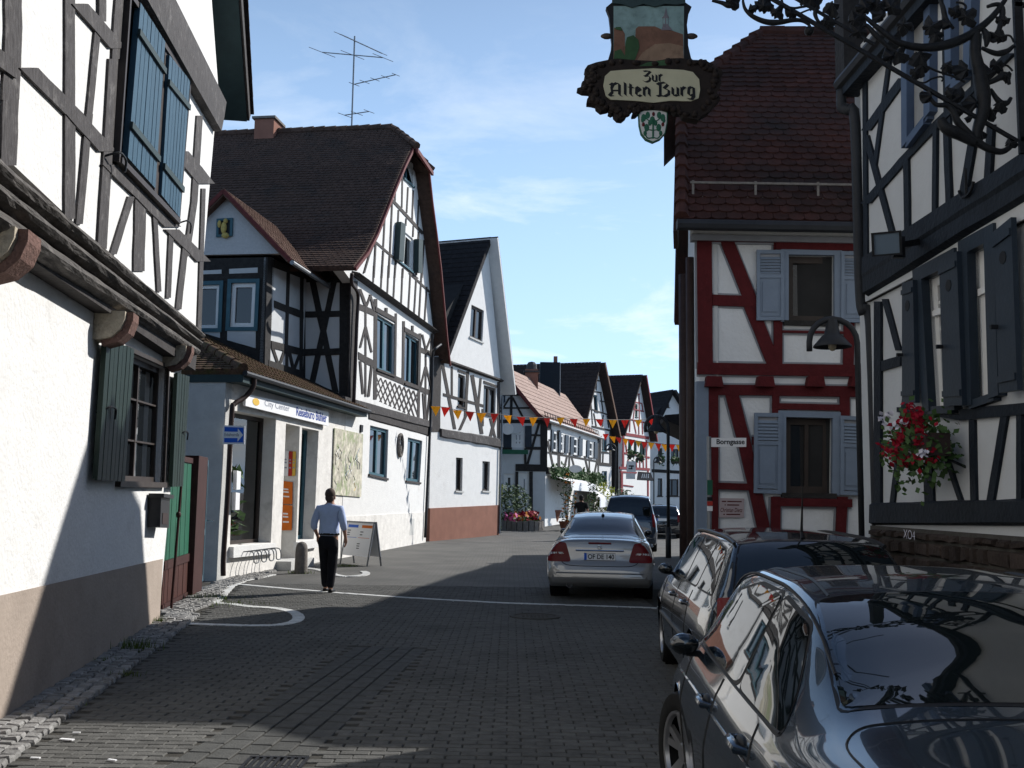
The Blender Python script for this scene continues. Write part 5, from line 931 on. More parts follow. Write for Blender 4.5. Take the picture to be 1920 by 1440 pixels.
# garland along the inn's jetty
gm = MB(); a, b = F4s.uv(*Z7(355, 690)), F4s.uv(*Z7(640, 745))
for _ in range(900):
    f = random.random(); p = F4s.W(a[0] + (b[0] - a[0]) * f, a[1] + (b[1] - a[1]) * f + random.gauss(0, .2) - .1, .2 + random.uniform(0, .35)); d = Vector((random.gauss(0, 1), random.gauss(0, 1), random.gauss(0, 1))).normalized() * .13; x = d.orthogonal().normalized() * .08; gm.add([p - d, p + x, p + d, p - x], [(0, 1, 2, 3)])
top('ivy_garland', gm, MT['leaf'], F4s.W(a[0], a[1], .2), 'dark ivy trained along the beam above the inn awnings', 'ivy')
# ------------------------------------------------------------------ the red half-timbered house on the right
ZR, ZQ = Zm(1240, 380, 420 / 945), Zm(1060, 0, 580 / 1898)
YR = 13.2; pr = at(1312, 930, YR); FR = Fac(pr.xy, (1, 0), (0, -1)); TR = Vector((.15, .989)).normalized(); FRs = Fac(pr.xy, TR, (-TR.y, TR.x))
HR = thing('red_house', (pr.x, pr.y, 0), 'red half-timbered house with grey-blue louvred shutters and an oxblood tiled roof', 'house')
qr = lambda *p: quv(FR, ZR, *p)
holes = []
qw1 = qr((533, 500), (725, 505), (725, 225), (533, 222)); w_ = win(FR, qw1, HR, holes, MT['frame_brown'], MT['glass'], nx=1, fw=.09, recess=.1, sill=MT['t_black'])
qw2 = qr((522, 1225), (715, 1228), (718, 910), (522, 905)); w_ = win(FR, qw2, HR, holes, MT['frame_brown'], MT['glass'], nx=2, fw=.09, recess=.1, sill=MT['t_black'], post=.05)
zr = lambda x, y: FR.uv(*ZR(x, y))
vE = zr(500, 108)[1]; WR = 9.0
MB().wall(FR, [(0, 0), (WR, 0), (WR, vE), (0, vE)], holes, 0, .25).build('front_wall', MT['plaster_light'], HR)
MB().prism(FRs, [(.32, 0), (6.6, 0), (6.6, vE - .1), (.32, vE - .1)], -8.5, -.3).build('interior', MT['room'], HR)
MB().wall(FRs, [(.02, 0), (6.9, 0), (6.9, vE), (3.4, vE + 3.6), (.02, vE)], [], 0, .25).build('side_wall', MT['plaster_clean'], HR)
REDT = [(180, 130, 185, 700, 62), (270, 150, 370, 400, 58), (360, 400, 480, 700, 58), (215, 412, 400, 420, 46), (490, 150, 490, 720, 36), (770, 150, 770, 215, 40), (790, 480, 785, 700, 44), (510, 545, 780, 550, 10),
        (150, 700, 1000, 714, 50), (150, 790, 1000, 800, 44), (215, 780, 215, 1400, 46), (290, 790, 345, 1000, 56), (345, 1000, 435, 1400, 54), (230, 1195, 400, 1200, 28), (380, 1005, 400, 1005, 34), (480, 815, 480, 890, 30), (490, 860, 770, 866, 26), (770, 810, 770, 900, 40), (760, 1240, 752, 1420, 44), (480, 1240, 478, 1400, 40), (470, 1262, 800, 1268, 34), (850, 1020, 1000, 1025, 40), (850, 1222, 1000, 1226, 40), (870, 435, 1000, 440, 34), (150, 150, 1000, 160, 34), (480, 180, 810, 186, 40), (880, 150, 880, 700, 10)]
# grey outline of every plaster panel: a slightly wider strip beneath each timber
tb(FR, ZR, [(a, b, c, d, w + 17) for a, b, c, d, w in REDT], MT['trim_grey'], HR, base=.003, name='painted_outline', wob=.0)
tb(FR, ZR, REDT, MT['t_red'], HR, base=.034, wob=.02)
for x in (215, 430, 640, 820): MB().prism(FR, qr((x - 38, 780), (x + 38, 782), (x + 30, 738), (x - 30, 737)), 0, .16).build('joist_end', MT['t_red'], HR)
def louvre(q, parent, F):
    w, h = qsize(q); a, b = .045 / w, .05 / h; mb = MB()
    for s in ((0, a, 0, 1), (1 - a, 1, 0, 1), (a, 1 - a, 0, b), (a, 1 - a, 1 - b, 1), (a, 1 - a, .60, .60 + b), (a, 1 - a, .06, .60)): mb.prism(F, sub(q, *s), .045, .08 if s[3] - s[2] < .5 or s[1] - s[0] < .3 else .066)
    o = mb.build('shutter', MT['shut_grey'], parent); MB().prism(F, sub(q, .22, .78, .12, .54), .06, .076).build('panel', MT['shut_grey'], o); MB().prism(F, sub(q, a, 1 - a, .62, 1 - b), .046, .05).build('backing', MT['trim_grey'], o)
    for k in range(6):
        t = .66 + k * (.30 - b) / 6; c = sub(q, a, 1 - a, t, t + .034); p = [F.W(*c[0], .075), F.W(*c[1], .075), F.W(*c[2], .054), F.W(*c[3], .054)]; e = Vector((0, 0, .006)); MB().hexa(p + [x + e for x in p]).build('slat', MT['shut_grey'], o)
for pts in (((397, 500), (512, 500), (512, 205), (397, 205)), ((750, 508), (860, 510), (862, 213), (752, 210)), ((385, 1225), (498, 1228), (502, 890), (387, 888)), ((748, 1232), (850, 1236), (852, 905), (748, 900))): louvre(qr(*pts), HR, FR)
for q in (qw1, qw2):
    w, h = qsize(q); a, b = .1 / w, .08 / h; mb = MB(); mb.prism(FR, sub(q, -a, 0, -.02, 1 + b), -.02, .055); mb.prism(FR, sub(q, 1, 1 + a, -.02, 1 + b), -.02, .056); mb.prism(FR, sub(q, 0, 1, 1, 1 + b), -.02, .054); mb.build('casing', MT['shut_grey'], HR)
# cornice, gutter, roof with half hip
MB().prism(FR, [(-.1, vE - .12), (WR, vE - .16), (WR, vE + .02), (-.1, vE + .02)], -.05, .16).build('cornice', MT['plaster_grey'], HR)
MB().prism(FR, [(-.1, vE - .2), (WR, vE - .24), (WR, vE - .165), (-.1, vE - .125)], -.05, .1).build('cornice_mould', MT['trim_grey'], HR)
ep = FR.uv(1275, 412, d=.38); eY = YR - .38; el = FR.W(ep[0], ep[1], .38); YD = 3.4; rdg = at(1425, 62, YR + YD); hipb = None
ridge_z = rdg.z; slope = (ridge_z - ep[1]) / (YD + .38)
hf = .62; hl = Vector((0, 0, 0)); yh = eY + (YD + .38) * hf; hl = at(1275, 222, yh); hz2 = ep[1] + slope * (yh - eY); hl = Vector((hl.x, yh, hz2))
er = Vector((el.x + WR + .5, eY, ep[1])); rr_ = Vector((er.x, rdg.y, ridge_z))
P = [el, er, Vector((er.x, yh, hz2)), hl]; r1 = slab(*P, .14, MT['tile_red'], HR); vis = lambda p: (p.x > 5.2) * 50 + p.length
tiles(*P, .2, .165, MT['tile_red'], r1, 190, key=vis)
P = [hl, Vector((er.x, yh, hz2)), rr_, Vector((rdg.x, rdg.y, ridge_z))]; r2_ = slab(*P, .14, MT['tile_red'], HR); tiles(*P, .2, .165, MT['tile_red'], r2_, 105, key=vis)
bk = lambda p: Vector((p.x + (2 * rdg.y - 2 * p.y) * .15, 2 * rdg.y - p.y, p.z)); slab(bk(er), bk(el), bk(hl), bk(Vector((er.x, yh, hz2))), .14, MT['tile_red'], HR); slab(bk(Vector((er.x, yh, hz2))), bk(hl), Vector((rdg.x, rdg.y, ridge_z)), rr_, .14, MT['tile_red'], HR)
mb = MB(); hb = bk(hl); mb.add([hl, hb, Vector((rdg.x, rdg.y, ridge_z)), hl - Vector((.25, 0, .25)), hb - Vector((.25, 0, .25))], [(0, 2, 1), (0, 1, 4, 3)]); mb.build('half_hip', MT['tile_red'], HR)
cd_ = MB(); cd_.box(6.0, YR - .36, vE - .3, 10.2, YR + 3, 6.25); cd_.add([Vector((5.9, YR - .5, 6.25)), Vector((10.3, YR - .5, 6.25)), Vector((10.3, YR + 3.2, 8.2)), Vector((5.9, YR + 3.2, 8.2)), Vector((5.9, YR + 3.2, 6.25)), Vector((10.3, YR + 3.2, 6.25))], [(0, 1, 2, 3), (0, 3, 4), (1, 5, 2)]); cd_.build('added_shadow_dormer', MT['plaster_light'], HR)  # unseen dormer added to shape the shadow on the foreground paving
for a, b in ((el, hl), (hl, Vector((rdg.x, rdg.y, ridge_z)))):
    n = int((b - a).length / .3)
    for k in range(n): MB().tube([a.lerp(b, k / n) + Vector((.02, 0, .03)), a.lerp(b, (k + 1.1) / n) + Vector((.02, 0, .01))], [.1, .075], 7).build('verge_tile', MT['tile_red'], HR, True, 50)
for k in range(22): MB().tube([Vector((rdg.x + k * .36, rdg.y, ridge_z + .03)), Vector((rdg.x + k * .36 + .4, rdg.y, ridge_z + .02))], [.1, .12], 7).build('ridge_tile', MT['tile_red'], HR, True, 50)
gb = MB(); gb.tube([el + Vector((-.05, -.06, -.08)), er + Vector((0, -.06, -.1))], .075, 8); gb.build('gutter', MT['pipe_dark'], HR)
d0 = MB(); d0.bar(el + Vector((.0, .35, -.18)), hl + Vector((-.02, 0, -.15)), .06, .3); d0.build('bargeboard', MT['pipe_brown'], HR)
sgd = MB(); a, b = el + Vector((.2, .36, .36 * slope + .2)), er + Vector((0, .36, .36 * slope + .2))
for z in (0, -.2): sgd.bar(a + Vector((0, 0, z)), b + Vector((0, 0, z)), .025, .03)
for k in range(12):
    p = a + (b - a) * (k / 11 * .99 + .004); sgd.bar(p + Vector((0, 0, .03)), p + Vector((0, .02, -.36)), .03, .02)
sgo = sgd.build('snow_guard', MT['stone'], HR)
m = MB(); p = a.lerp(b, 0); m.bar(a - Vector((0, 0, .1)), b - Vector((0, 0, .1)), .01, .15)
# white rendered corner strip and drainpipe on the side towards the street
MB().prism(FR, [FR.uv(*ZR(143, 1700)), FR.uv(*ZR(196, 1700)), zr(196, 755), zr(146, 755)], -.1, .05).build('corner_post', MT['shut_grey'], HR)
MB().tube([FRs.W(.9, .0, .09), FRs.W(.9, vE - .2, .09)], .06, 8).build('downpipe', MT['pipe_brown'], HR, True); MB().tube([FRs.W(3.8, .0, .12), FRs.W(3.8, vE + .2, .12)], .09, 8).build('downpipe', MT['pipe_brown'], HR, True)
pq = qr((240, 1328), (346, 1328), (348, 1248), (243, 1246)); pl = thing('wall_plaque', FR.W(*pq[0], .04), 'small pinkish plaque with dark red lettering on the red timbered wall', 'plaque'); MB().prism(FR, pq, .004, .03).build('plate', mat('pink_plaque', (.4, .33, .33), .5, .05), pl)
lettering(FR, 'Christian Dietz', sub(pq, .06, .94, .28, .5), .0315, MT['t_red'], pl, bold=.01, shear=.2)
for a, b, t in ((.1, .28, .80), (.32, .9, .80), (.22, .26, .62), (.32, .8, .62), (.18, .24, .13), (.3, .85, .13)): MB().prism(FR, sub(pq, a, b, t, t + .06), .03, .0312).build('faded_line', MT['t_red'], pl)
# street name sign on a post
ps = at(1330, 830, YR - .9); bp_ = Fac((0, ps.y), (1, 0), (0, -1)); sq_ = quv(bp_, PX, (1334, 838), (1399, 838), (1399, 821), (1334, 821)); ss = thing('street_name_sign', (ps.x, ps.y, 0), 'white street name sign on a grey post in front of the red house', 'sign')
MB().prism(bp_, sq_, -.015, .01).build('sign_plate', MT['white'], ss); lettering(bp_, 'Borngasse', sub(sq_, .14, .95, .12, .86), .013, MT['black'], ss, bold=.02)
MB().tube([(ps.x, ps.y + .04, 0), (ps.x, ps.y + .04, bp_.uv(1332, 818)[1])], .03, 8).build('post', MT['zinc'], ss)
for y0, y1, m in ((900, 928, 'gate_green'), (940, 948, 'poster_red'), (949, 958, 'white'), (932, 939, 'black')): q = quv(bp_, PX, (1326, y1), (1336, y1), (1336, y0), (1326, y0)); MB().prism(bp_, q, -.002, .003).build('sticker', MT[m], ss)
# ------------------------------------------------------------------ neighbour beyond it with a dark projecting eave
YN = 20.0; pn = FRs.W(7.6, 0, -.42); TN = Vector((.16, .987)).normalized(); FN = Fac(pn.xy, TN, (-TN.y, TN.x)); HN = thing('dark_eaved_house', (pn.x, pn.y, 0), 'shaded house past the red one, with a dark projecting eave and brown base', 'house')
zN = at(1285, 830, pn.y).z
MB().wall(FN, [(0, 0), (11, 0), (11, 5.4), (0, 5.4)], [], 0, .3).build('street_wall', MT['plaster_grey'], HN); MB().prism(FN, [(0, 0), (11, 0), (11, 1.2), (0, 1.2)], -.1, .05).build('plinth', MT['pipe_brown'], HN)
MB().prism(FN, [(0.02, 0), (10.9, 0), (10.9, 5.2), (.02, 5.2)], -7, -.32).build('interior', MT['plaster_grey'], HN)
e0, e1 = FN.W(-.2, 5.1, .12), FN.W(11.2, 5.1, .12); r0, r1 = FN.W(-.2, 9.4, -3.8), FN.W(11.2, 9.4, -3.8); slab(e1, e0, r0, r1, .2, MT['tile_brown'], HN); b0_, b1_ = FN.W(-.2, 5.1, -8), FN.W(11.2, 5.1, -8); slab(b0_, b1_, r1, r0, .2, MT['tile_brown'], HN)
mb = MB(); mb.add([FN.W(0, 5.3, .0), FN.W(0, 5.3, -7.4), FN.W(0, 9.1, -3.8), FN.W(10.9, 5.3, .0), FN.W(10.9, 5.3, -7.4), FN.W(10.9, 9.1, -3.8)], [(0, 1, 2), (3, 5, 4)]); mb.build('gable_wall', MT['plaster_clean'], HN)
pc = MB(); Yc = 30.0; a = at(1247, 778, Yc); b = at(1290, 830, Yc); c = at(1292, 765, Yc); pc.hexa([Vector((a.x, Yc, a.z - .15)), Vector((b.x + 1.5, Yc, b.z - .2)), Vector((b.x + 1.5, Yc + 4, b.z - .2)), Vector((a.x + .3, Yc + 4, a.z - .15)), Vector((a.x, Yc, a.z)), Vector((c.x + 1.5, Yc, c.z)), Vector((c.x + 1.5, Yc + 4, c.z)), Vector((a.x + .3, Yc + 4, a.z))]); pc.build('porch_roof', MT['tile_black'], HN)
# ------------------------------------------------------------------ the tavern on the right
ZT3, ZT4 = Zm(1580, 0, 340 / 1632), Zm(1480, 400, 440 / 932)
Y0 = 10.0; p0 = at(1641, 930, Y0); TT = Vector((-.018, 1)).normalized(); F0 = Fac(p0.xy, TT, (-TT.y, TT.x)); FU = F0.off(.045)
HT = thing('tavern', (p0.x, p0.y, 0), 'half-timbered tavern at the right edge with blue-black timbers on a rubble plinth', 'house')
U = lambda z, x, y: FU.uv(*z(x, y)); Lq = lambda *p: quv(F0, ZT4, *p); Uq = lambda *p: quv(FU, ZT3, *p)
u9 = -28.0; vj = F0.uv(*ZT4(350, 330))[1]; vj2 = U(ZT4, 400, 300)[1]; vp = F0.uv(1660, 975)[1]
holes = []
for k, pts in enumerate((((585, 770), (660, 765), (650, 215), (555, 262)), ((757, 742), (826, 718), (808, 120), (740, 155)))):
    q = Lq(*pts); wo = win(F0, q, HT, holes, MT['frame_white'], MT['glass'], nx=1, ny=5, fw=.075, recess=.06, bars=.03, sill=MT['shut_navy']); MB().prism(F0, sub(q, .05, .95, .7, .745), -.07, .0).build('transom', MT['frame_white'], wo)
    w, h = qsize(q); mb = MB(); a, b = .15 / w, .12 / h
    for i, s in enumerate(((-a, 0, -b * .3, 1 + b), (1, 1 + a, -b * .3, 1 + b), (0, 1, 1, 1 + b))): mb.prism(F0, sub(q, *s), -.02, .07 + .001 * i)
    mb.build('casing', MT['shut_navy'], HT)
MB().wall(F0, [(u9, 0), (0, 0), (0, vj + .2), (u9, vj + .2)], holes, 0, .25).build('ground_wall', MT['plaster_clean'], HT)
# open shutters standing out from the wall
def openshut(pts):                       # folded back flat beside the window
    q = quv(F0, ZT4, *pts, d=.11); o = MB().prism(F0, q, .07, .11).build('shutter', MT['shut_navy'], HT); c = F0.W(*bil(q, .5, .8), .11); nn = F0.n.to_3d()
    cut = MB(); cut.tube([c, c + nn * .004], .05, 8); cut.build('cut_out', MT['black'], o)
    for t in (.06, .9): MB().prism(F0, sub(q, .03, .97, t, t + .04), .11, .125).build('batten', MT['shut_navy'], o)
    h = F0.W(*bil(q, .12, .4), .12); k = MB(); k.bar(h, h + nn * .05, .03); k.build('shutter_stay', MT['iron'], o)
    return o
for pts in (((447, 755), (500, 752), (490, 264), (447, 278)), ((612, 765), (686, 762), (664, 150), (594, 188)), ((832, 714), (905, 702), (880, 15), (808, 74))): openshut(pts)
tb(F0, ZT4, [(385, 340, 440, 545, 22), (365, 610, 450, 585, 40), (480, 620, 415, 1150, 18), (360, 925, 450, 925, 36), (555, 930, 565, 1150, 36), (600, 880, 690, 1145, 16), (735, 820, 742, 1145, 22), (865, 800, 808, 1145, 26), (925, 790, 925, 1145, 20), (690, 800, 1000, 770, 46), (440, 780, 690, 810, 20), (360, 350, 360, 1150, 26)], MT['t_blue'], HT, base=.02)
band(F0, (1640, 943), (2400, 920), (1640, 985), (2400, 985), [(0, .02), (.1, .06), (.9, .06), (1, .02)], MT['t_blue'], HT, 'sill_beam', K=10, jit=.006)
# rubble plinth: every stone its own piece
MB().prism(F0, [(u9, 0), (.02, 0), (.02, vp - .06), (u9, vp - .06)], -.05, .05).build('plinth', MT['mortar'], HT)
v = .04; row = 0
while v < vp - .16:
    hh = random.uniform(.10, .17); u = 0.02 - random.uniform(0, .1)
    while u > -3.4:
        ww = random.uniform(.14, .36); j = lambda s: random.uniform(-s, s); a, b = u - ww + .015, u - .01; c, d = v + .012, min(v + hh, vp - .08) - .008; dd = .07 + random.uniform(0, .03)
        fr = [(a + j(.02) + .02, c + j(.015) + .015), (b + j(.02) - .02, c + j(.015) + .015), (b + j(.02) - .02, d + j(.015) - .015), (a + j(.02) + .02, d + j(.015) - .015)]; bk_ = [(a, c), (b, c), (b, d), (a, d)]
        mb = MB(); mb.add([F0.W(*p, dd) for p in fr] + [F0.W(*p, .045) for p in bk_], [(0, 1, 2, 3)] + [(i, (i + 1) % 4, 4 + (i + 1) % 4, 4 + i) for i in range(4)]); mb.build('rubble_stone', MT['rubble'], HT); u -= ww
    v += hh
gq = lettering(F0, 'XO4', quv(F0, ZT4, (503, 1290), (550, 1300), (550, 1262), (503, 1255)), .112, MT['fl_white'], HT, name='graffiti', bold=-.01)
# upper storey
holes = []
for pts in (((645, 1240), (800, 1045), (800, -420), (640, -400)), ((1050, 720), (1160, 640), (1190, -900), (1040, -880))):
    q = Uq(*pts); wo = win(FU, q, HT, holes, MT['frame_white'], MT['glass'], nx=2, ny=5, fw=.07, recess=.05, bars=.03, sill=MT['shut_bluegrey'], post=.05)
    w, h = qsize(q); mb = MB(); a = .13 / w
    for i, s in enumerate(((-a, 0, -.02, 1.02), (1, 1 + a, -.02, 1.02), (0, 1, -.05, 0))): mb.prism(FU, sub(q, *s), -.02, .07 + .001 * i)
    mb.build('casing', MT['shut_bluegrey'], HT)
vt = U(PX, 1622, 128)[1]
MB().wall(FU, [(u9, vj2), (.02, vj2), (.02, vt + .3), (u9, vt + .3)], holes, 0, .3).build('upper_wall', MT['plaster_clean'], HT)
tb(FU, ZT3, [(935, -100, 960, 1180, 60), (1225, 300, 1200, 900, 60)], MT['t_blue'], HT, base=.02)
ZW = Zm(1500, 0, 1 / 3)
tb(FU, ZW, [(372, 400, 380, 1560, 22), (512, 330, 430, 930, 20), (380, 735, 592, 440, 52), (380, 760, 530, 1320, 30), (380, 1145, 600, 890, 54), (600, 890, 790, 690, 52), (608, 880, 617, 1380, 28), (774, 700, 769, 1260, 22), (838, 740, 853, 1180, 30), (985, 800, 930, 1120, 40), (1090, 700, 1070, 1050, 34), (790, 690, 1200, 300, 50)], MT['t_blue'], HT, base=.022)
band(FU, (1628, 478), (2300, 45), (1628, 558), (2300, 150), [(0, .0), (.06, .07), (.45, .075), (.55, .06), (.9, .06), (1, -.02)], MT['t_blue'], HT, 'jetty_beam', K=14, jit=.006)
MB().wall(F0, [(u9, vj - .02), (.0, vj - .02), (.0, vj2 + .3), (u9, vj2 + .3)], [], .03, .5).build('jetty_soffit', MT['t_black'], HT)
MB().prism(F0, [(u9, 0), (-.01, 0), (-.01, vt + .2), (u9, vt + .2)], -6, -.3).build('interior', MT['room'], HT)
FS_ = Fac(F0.W(0, 0).xy, (F0.n.x * -1, F0.n.y * -1)); MB().wall(FS_, [(0, 0), (7, 0), (7, vt), (3.5, vt + 4.4), (0, vt)], [], 0, .3).build('gable_wall', MT['plaster_clean'], HT)
e0, e1 = FU.W(.18, vt + .02, .08), FU.W(u9, vt + .02, .08); r0, r1 = FU.W(.18, vt + 5.2, -3.6), FU.W(u9, vt + 5.2, -3.6); slab(e1, e0, r0, r1, .28, MT['tile_black'], HT); b0_, b1_ = FU.W(.18, vt, -7.4), FU.W(u9, vt, -7.4); slab(b0_, b1_, r1, r0, .28, MT['tile_black'], HT)
MB().bar(FU.W(.2, vt - .12, .04), FU.W(u9, vt - .12, .04), .2, .1).build('soffit', MT['t_blue'], HT)
MB().tube([FU.W(.25, vt - .02, .13), FU.W(u9, vt - .02, .13)], .07, 8).build('gutter', MT['pipe_dark'], HT)
mb = MB(); W0 = lambda x, y, d, F=FU: F.W(*F.uv(x, y, d=d), d); bx_ = MB(); R4 = Matrix.Translation(FU.W(.12, 0, .05)); bx_.box(-.12, -.14, vt - .05, .12, .14, vt + 2.2, R4); bx_.build('eaves_box', MT['t_black'], HT); pts = [FU.W(.2, vt - .1, .13), FU.W(.2, vt - .28, .13), FU.W(.14, vt - .34, .08), FU.W(.1, vt - .5, .03), FU.W(.1, vj2 + .25, .02), FU.W(.08, vj2 - .1, 0), FU.W(.05, vj - .25, -.06), FU.W(.05, 1, -.08), FU.W(.05, 0, -.08)]; mb.tube(smooth_pts(pts, 4), .055, 10); mb.build('downpipe', MT['pipe_dark'], HT, True)
u, v = FU.uv(1832, 345); mb = MB(); mb.tube(smooth_pts([FU.W(u - .12, v - .02, .085), FU.W(u - .08, v - .08, .09), FU.W(u, v - .1, .09), FU.W(u + .08, v - .08, .09), FU.W(u + .12, v - .02, .085)], 3), .012, 6); mb.tube([FU.W(u, v - .1, .088), FU.W(u, v + .12, .088)], .012, 6); mb.build('wall_anchor', MT['iron'], HT)
# floodlight on the jetty beam
fp = FU.W(*FU.uv(1690, 455, d=.2), .2); fl = thing('floodlight', fp, 'black square floodlight bracketed to the tavern beam above the drainpipe', 'floodlight'); fq = at(1663, 457, fp.y - .25)
R4 = Matrix.Translation(fq) @ Matrix.Rotation(math.radians(-25), 4, 'Z') @ Matrix.Rotation(math.radians(12), 4, 'X')
mb = MB(); mb.box(-.105, -.02, -.085, .105, .1, .085, R4); mb.box(-.12, -.04, -.1, .12, -.02, -.085, R4); mb.box(-.12, -.04, .085, .12, -.02, .1, R4); mb.box(-.12, -.04, -.085, -.1, -.02, .085, R4); mb.box(.1, -.04, -.085, .12, -.02, .085, R4); mb.build('housing', MT['iron'], fl); mb = MB(); mb.box(-.1, -.026, -.085, .1, -.022, .085, R4); mb.build('lens', glassmat('lamp_glass', (.12, .16, .2), rough=.1), fl); mb = MB(); mb.bar(fq + Vector((.06, .1, 0)), fp + Vector((.22, 0, .02)), .05); mb.box(-.05, -.03, -.09, .05, .03, .09, Matrix.Translation(fq + Vector((.14, .12, 0)))); mb.build('bracket', MT['iron'], fl)
# geranium box under the first window
bc = F0.W(*F0.uv(1722, 812, d=.24), .24); fb = thing('geranium_box', bc, 'window box of red and white geraniums on the tavern wall', 'flower box')
mb = MB(); R4 = Matrix.Translation(bc) @ Matrix.Rotation(math.atan2(TT.y, TT.x), 4, 'Z'); mb.box(-.36, -.1, -.2, .28, .1, -.02, R4); mb.build('trough', MT['pipe_brown'], fb); mb = MB(); mb.bar(bc + Vector((.1, .25, -.22)), bc + Vector((.28, .25, -.3)), .02); mb.bar(bc + Vector((.1, -.3, -.22)), bc + Vector((.28, -.3, -.3)), .02); mb.build('bracket', MT['iron'], fb)
rnd = random.Random(4)
for m, n, nm, s in ((MT['leaf'], 800, 'foliage', .03), (MT['fl_red'], 380, 'blossom', .026), (MT['fl_white'], 80, 'blossom', .024)):
    mb = MB(); cl = [(rnd.uniform(-.38, .3), rnd.uniform(-.02, .17), rnd.uniform(-.26, .18)) for _ in range(30 if 'red' in m.name else 5)]
    for _ in range(n):
        if nm == 'blossom': c = rnd.choice(cl); p = Vector((c[0] + rnd.gauss(0, .03), c[1] + .03 + rnd.gauss(0, .03), c[2] + rnd.gauss(0, .03)))
        else:
            a = rnd.uniform(0, 6.28); p = Vector((rnd.uniform(-.39, .32), max(-.2, min(.2, rnd.gauss(0, .1))), rnd.gauss(-.04, .12) - abs(rnd.gauss(0, .1))))
        d = Vector((rnd.gauss(0, 1), rnd.gauss(0, 1), rnd.gauss(0, 1))).normalized() * s * rnd.uniform(.7, 1.3); x = d.orthogonal().normalized() * d.length * .7; mb.add([R4 @ (p - d), R4 @ (p + x), R4 @ (p + d), R4 @ (p - x)], [(0, 1, 2, 3)])
    mb.build(nm, m, fb)
# ------------------------------------------------------------------ hanging tavern sign with its wrought-iron bracket
ZS, ZK = Zm(1080, 0, 290 / 1491), Zm(1320, 0, 320 / 1920)
YS = 6.8; FSn = Fac((0, YS), (1, 0), (0, -1)); zs_ = lambda pts: [FSn.uv(*ZS(*p)) for p in pts]
SG = thing('tavern_sign', FSn.W(*FSn.uv(1222, 165)), 'carved wooden tavern sign with a painted castle and blackletter name, hanging over the street', 'sign')
OUT = [(305, 590), (340, 470), (345, 400), (335, 330), (330, 240), (318, 140), (290, 70), (350, 20), (360, -120), (1040, -120), (1050, 20), (1115, 65), (1085, 130), (1070, 240), (1080, 340), (1082, 440), (1110, 560), (1135, 590)]
MB().prism(FSn, zs_(OUT), -.05, .0).build('painted_board', MT['black'], SG)
FR_ = [(305, 588), (190, 612), (110, 640), (82, 680), (100, 705), (150, 740), (120, 745), (80, 742), (95, 775), (60, 795), (50, 815), (75, 840), (10, 860), (60, 885), (125, 890), (130, 930), (105, 965), (105, 995), (150, 1000), (190, 1010), (195, 1035), (240, 1072), (300, 1060), (318, 1052), (312, 1085), (340, 1100), (362, 1090), (365, 1115), (400, 1150), (445, 1155), (480, 1125), (510, 1070), (545, 1050), (585, 1070), (575, 1090), (540, 1100), (545, 1115), (580, 1110), (620, 1075), (720, 1062), (860, 1075), (890, 1080), (930, 1070), (960, 1095), (1010, 1090), (1030, 1130), (1090, 1150), (1180, 1165), (1190, 1140), (1280, 1080), (1330, 1020), (1390, 960), (1350, 900), (1390, 840), (1395, 790), (1390, 765), (1412, 720), (1400, 680), (1350, 660), (1300, 655), (1325, 630), (1265, 605), (1250, 585), (1180, 590), (1130, 588), (1000, 570), (900, 575), (760, 600), (560, 590), (400, 575)]
MB().prism(FSn, zs_(FR_), -.07, .02).build('carved_frame', MT['sign_brown'], SG)
rnd = random.Random(11); c0 = (740, 830)
for i in range(len(FR_)):          # rolled leaf ends in relief on the carved frame
    x, y = FR_[i]; x, y = c0[0] + (x - c0[0]) * .9, c0[1] + (y - c0[1]) * .88
    if 300 < x < 1180 and 690 < y < 985: continue
    u, v = FSn.uv(*ZS(x, y)); MB().ball(FSn.W(u, v, .018), rnd.uniform(.018, .035), .022, rnd.uniform(.015, .03), 7, 5).build('carved_leaf', MT['sign_brown'], SG, True)
ov = [(260, 840), (275, 750), (330, 700), (450, 690), (740, 675), (1030, 690), (1120, 710), (1180, 780), (1190, 880), (1175, 960), (1100, 990), (900, 985), (740, 1005), (560, 985), (330, 975), (285, 940)]
MB().prism(FSn, zs_(ov), .0, .028).build('name_panel', mat('cream_name_panel', (.42, .40, .28), .6, .08, 6), SG)
